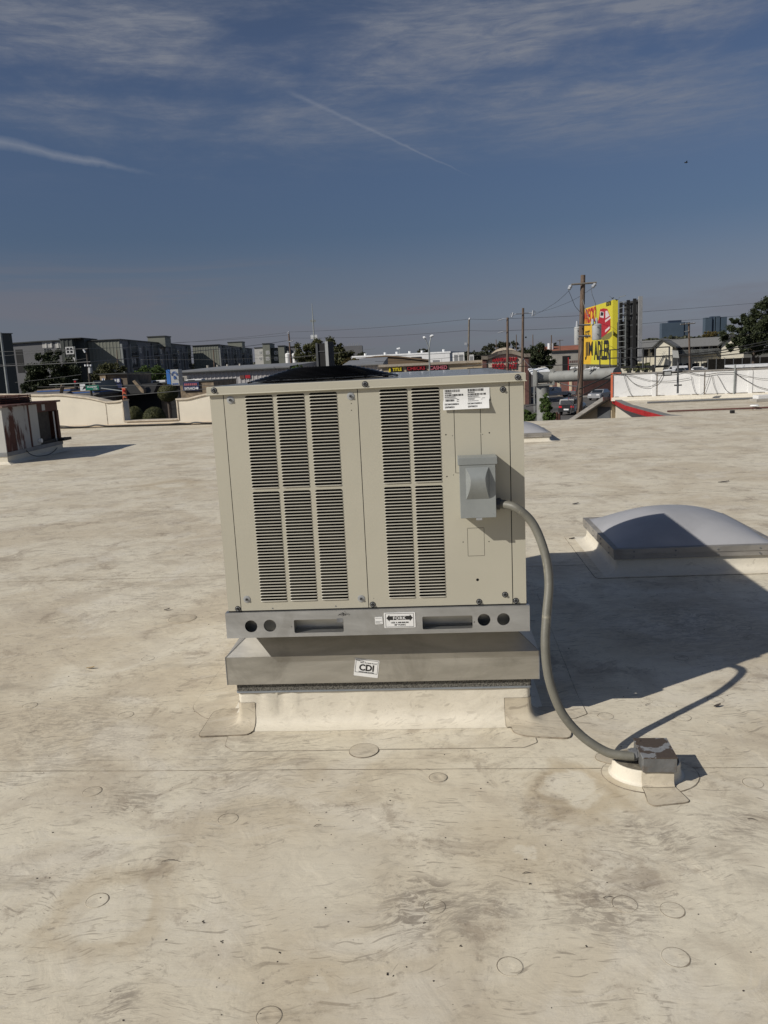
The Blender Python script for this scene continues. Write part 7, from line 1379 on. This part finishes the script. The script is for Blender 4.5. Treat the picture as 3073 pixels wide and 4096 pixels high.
car(2400, 1548, 108, R(-125), 'carsilver', 'silver sedan with bright headlights coming up the road', 'sedan', 4.6)
car(2702, 1466, 205, R(178), 'carwhite', 'white cargo van parked before the motel', 'van', 5.8, 'cargo_van', 'van'); car(2738, 1468, 197, R(-60), 'carblack', 'dark car parked right behind the white van', 'suv', 4.4)
car(2785, 1465, 203, R(150), 'carwhite', 'white hatchback parked right of the motel pole', 'suv', 4.3); car(2795, 1474, 195, R(170), 'cargrey', 'dark grey sedan half hidden before the white hatchback', 'sedan', 4.5); car(2822, 1468, 201, R(110), 'carsilver', 'silver sedan at the left end of the black fence', 'sedan', 4.5)
car(2230, 1445, 150, R(10), 'cargrey', 'grey car before the low workshop', 'sedan', 4.5); car(2265, 1452, 140, R(20), 'carsilver', 'silver car beside the red sign post', 'sedan', 4.5)
car(660, 1690, 48, R(5), 'carred', 'dark red car low behind the parapet opening', 'sedan', 4.6)
# bollards, kerbs, paving
for i, px in enumerate((2228, 2238)):
    p = at(px, 1665, 66); e_ = empty('bollard', (p.x, 66, STREET), 0, ('taller', 'shorter')[i]+' rusty brown pipe bollard beside the green shrub', 'bollard', 'rusty bollards'); h = at(px, 1650+i*6, 66).z-STREET; MB().tube([(0, 0, 0), (0, 0, h), (0, 0, h+.03)], [.10, .10, .06], 12).obj('pipe', 'rust_b', e_)
for (x0, y0, x1, y1, wd, nm) in ((on(2105, 1602, STREET).x, on(2105, 1602, STREET).y, on(2420, 1585, STREET).x, on(2420, 1585, STREET).y, 2.2, 'pavement'), (on(2105, 1590, STREET).x, on(2105, 1590, STREET).y+8, on(2420, 1560, STREET).x, on(2420, 1560, STREET).y+10, .5, 'kerb')):
    a, b_ = Vector((x0, y0)), Vector((x1, y1)); n = (b_-a).normalized(); n = Vector((-n.y, n.x)); P = [a, b_, b_+n*wd, a+n*wd]; tag(MB().prism([(q.x, q.y) for q in P], STREET+.005, STREET+.13).obj(nm, 'concrete'), kind='structure')
# ------------------------------------------------------------------ neighbouring roof with white parapet, floodlight, red fascia
ZN = -.62
A1, B1, C1, D1 = on(2445, 1592, ZN), on(2702, 1664, ZN), on(3300, 1560, ZN), on(2445, 1578, ZN)
rp = [(A1.x, A1.y), (B1.x, B1.y), (B1.x+.15, 20.2), (46, 16), (46, 36.5), (D1.x, D1.y)]
nr = MB(); nr.prism(rp, STREET, ZN-.06); nb_ = nr.obj('neighbouring_building', 'stucco'); tag(nb_, 'low pale building with flat roof next to ours at the right', 'building')
MB().prism(rp, ZN-.059, ZN).obj('flat_roof', 'membrane', nb_)
fb = MB(); fp = [at(*q, Yq) for q, Yq in (((2438, 1600), A1.y-.1), ((2500, 1612), 33.2), ((2580, 1634), 29.6), ((2650, 1655), 27), ((2710, 1672), B1.y-.6))]
nbp = Vector((0, 0, 0))
for i, (a, b_) in enumerate(zip(fp, fp[1:])):
    d = (b_-a).normalized(); n = Vector((d.y, -d.x, 0)).normalized(); f_ = MB(); s_ = a+d*.02; e_ = b_-d*.02
    f_.rings([[(q.x, q.y, ZN-.17), (q.x-n.x*.12, q.y-n.y*.12, ZN-.17), (q.x-n.x*.12, q.y-n.y*.12, ZN+.02), (q.x, q.y, ZN+.02)] for q in (s_, e_)], 0, True); f_.obj('red_fascia', 'red', nb_)
    f_ = MB(); f_.rings([[(q.x+.02, q.y, ZN+.021), (q.x+.30, q.y, ZN+.021), (q.x+.30, q.y, ZN+.05), (q.x+.02, q.y, ZN+.05)] for q in (s_, e_)], 0, True); f_.obj('edge_flashing', 'shingle2', nb_)
F = Face(at(2452, 1540, 37.4).xy, at(3180, 1525, 35.0).xy); t = building('white_parapet_wall', F, 'white painted parapet wall with pilasters, hung with loose cables', 'parapet wall'); xe = F.uv(3180, 1525)[0]; zt = F.uv(2700, 1489)[1]; zb = ZN
MB().box(0, 0, zb, xe, .25, zt).obj('wall', 'whitewash', t); MB().box(-.03, -.04, zt, xe, .30, zt+.05).obj('coping', 'alu', t); MB().box(-.09, -.06, zb, -.001, .27, zt-.002).obj('orange_edge', 'orange', t); MB().box(-.09, -.07, zt+.002+.05, .36, .28, zt+.085).obj('orange_cap', 'orange', t)
for px in (2617, 2808, 3002): a = F.uv(px, 1530)[0]; MB().box(a-.09, -.035, zb, a+.09, -.001, zt-.05).obj('pilaster', 'whitewash', t)
for px in (2630, 2820, 3010): a = F.uv(px, 1530)[0]; MB().box(a-.012, -.010, zb, a+.012, -.001, zt-.02).obj('control_joint', 'grime', t)
mb = MB(); mb.yz([(-.42, zb), (-.36, zb+.05), (-.08, zb+.13), (-.001, zb+.16), (-.001, zb)], -.05, xe); mb.obj('cant_strip', 'membrane_clean', t)
mb = MB(); random.seed(9)
for k in range(60): a = xe*random.random(); mb.box(a, -.03, zb+.155, a+random.uniform(.1, .5), -.004, zb+.165+random.random()*.02)
mb.obj('moss_line', 'grime', t)
fx_ = F.uv(2937, 1530)[0]; MB().tube([(fx_, -.06, zb), (fx_+.02, -.06, zt+.25)], .035, 8).obj('wall_pipe', 'polesteel', t)
# floodlight post
Yf = 34.5; p = at(2712, 1560, Yf); t = empty('floodlight_post', (p.x, Yf, ZN), 0, 'short black post with two square floodlights before the white wall', 'floodlight'); L = lambda px, py, y=Yf: local(t, at(px, py, y))
MB().tube([(0, 0, .35), L(2713, 1425)], .045, 8).obj('post', 'boardsteel', t)
MB().tube([L(2698, 1541), L(2728, 1540)], .03, 5).obj('crossbar', 'blacko', t); MB().tube([L(2698, 1490), L(2730, 1486)], .04, 5).obj('crossbar', 'blacko', t)
a, b_ = L(2653, 1504, Yf-.2), L(2686, 1482, Yf-.2); fh = MB(); fh.box(a.x, -.26, a.z, b_.x, -.16, b_.z, 0, .01); o = fh.obj('floodlight_head', 'blacko', t); MB().box(a.x+.04, -.275, a.z+.04, b_.x-.04, -.262, b_.z-.04).obj('lens', 'can', o); MB().tube([L(2686, 1490, Yf-.15), L(2713, 1489)], .02, 5).obj('arm', 'blacko', t)
a, b_ = L(2694, 1430, Yf-.2), L(2716, 1402, Yf-.2); MB().xz([(a.x, a.z), (b_.x, a.z-.03), (b_.x-.05, b_.z), (a.x-.05, b_.z+.02)], -.25, -.17).obj('floodlight_head', 'can', t)
GW = 'loose cables on the white parapet wall'
wa = [F.o-F.bx*.08]
def wc(pts, r, lab): 
    P = []
    for px, py in pts: a, z = F.uv(px, py, -.08); P.append(F.o+F.ax*a-F.bx*.08+Vector((0, 0, max(z, ZN+.03))))
    tag(MB().tube(spline(P, 5), r, 5).obj('loose_cable', 'cable', None, smooth=True), lab, 'cable', GW)
wc([(2455, 1493), (2520, 1500), (2600, 1521), (2680, 1524), (2760, 1512)], .010, 'cable sagging along the left part of the white wall'); wc([(2495, 1496), (2505, 1530), (2520, 1570), (2535, 1590)], .010, 'cable dropping steeply at the left end of the white wall')
wc([(2500, 1497), (2540, 1535), (2590, 1548), (2630, 1530), (2653, 1492)], .012, 'deep looping cable left of the square floodlight'); wc([(2620, 1497), (2700, 1492), (2740, 1486), (2810, 1500), (2870, 1492), (2940, 1490)], .014, 'cable running right from the floodlight post near the wall top')
wc([(2765, 1502), (2772, 1540), (2782, 1570), (2795, 1582)], .009, 'first thin drop cable right of the floodlight post'); wc([(2840, 1500), (2825, 1545), (2815, 1570), (2800, 1580)], .009, 'inverted V cable, left leg, on the white wall'); wc([(2848, 1500), (2856, 1540), (2866, 1565), (2872, 1580)], .009, 'inverted V cable, right leg, on the white wall')
wc([(2870, 1500), (2890, 1535), (2905, 1560), (2935, 1580)], .009, 'long slanting drop cable left of the wall pipe'); wc([(2940, 1491), (2985, 1520), (3030, 1545), (3075, 1558)], .012, 'slanting cable right of the wall pipe'); wc([(2940, 1494), (3000, 1506), (3050, 1514), (3120, 1516)], .009, 'nearly level cable right of the wall pipe')
# pipes lying on the neighbouring roof
for i, (q0, q1, r, m) in enumerate((((2590, 1610), (3080, 1590), .045, 'fitting_old'), ((2670, 1645), (3120, 1628), .035, 'brick'), ((2620, 1590), (3080, 1576), .02, 'cable'))):
    a, b_ = on(*q0, ZN+.05), on(*q1, ZN+.05); tag(MB().tube([a, b_], r, 6).obj('roof_pipe', m), ('grey pipe lying on the neighbouring flat roof', 'rust brown pipe lying nearest on the neighbouring roof', 'thin black line lying close to the white wall foot')[i], 'pipe', 'pipes on the neighbouring roof')
for px, py, s in ((3050, 1598, .5),): 
    p = on(px, py+8, ZN); e_ = empty('roof_block', (p.x, p.y, ZN), .1, 'pale stacked block beside the pipes at the right edge', 'block'); MB().box(-.4, -.25, 0, .5, .25, .12, 0, .01).obj('slab', 'concrete', e_); MB().box(-.3, -.2, .1202, .4, .2, .26, 0, .01).obj('slab', 'whitewash', e_)
p = on(3018, 1637, ZN); t = empty('roof_vent', (p.x, p.y, ZN), 0, 'small white mushroom vent on the neighbouring roof', 'roof vent'); MB().tube([(0, 0, 0), (0, 0, .12)], .07, 10).obj('stack', 'white', t); MB().tube([(0, 0, .12), (0, 0, .16)], [.16, .12], 12).obj('cap', 'white', t)
p = on(2930, 1653, ZN); t = empty('roof_block', (p.x, p.y, ZN), 0, 'tiny dark block on the neighbouring roof', 'block'); MB().box(-.06, -.06, 0, .06, .06, .10).obj('body', 'blacko', t)
# tan gabled shed with grey door left of the red fascia
F = Face(at(2352, 1655, 39.5).xy, at(2447, 1640, 38.2).xy); t = building('tan_shed', F, 'tan gabled building end with dark grey boarded opening', 'building'); cG = crop(2350, 1380, 4.0488)
pts = [F.uv(*cG(*q)) for q in ((0, 1110), (395, 870))]; xe = F.uv(*cG(395, 1000))[0]
MB().xz([(-1.0, STREET), (xe, STREET), (xe, pts[1][1]), (0, pts[0][1]), (-1, pts[0][1]-.5)], 0, 6).obj('wall', 'tan', t)
mb = MB(); s0, s1 = (-1.2, pts[0][1]-.62), (xe, pts[1][1]+.03); mb.xz([s0, s1, (s1[0], s1[1]+.07), (s0[0], s0[1]+.07)], -.5, 7.5); mb.obj('roof', 'shingle2', t); mb = MB(); mb.xz([(s0[0], s0[1]-.1), (s1[0], s1[1]-.1), (s1[0], s1[1]+.1), (s0[0], s0[1]+.1)], -.62, -.51); mb.obj('gutter', 'alu', t)
r_ = px_rect(F, cG, 175, 1005, 382, 1190); MB().box(r_[0], -.05, r_[1]-.6, r_[2], -.002, r_[3]).obj('boarded_window', 'boardsteel', t)
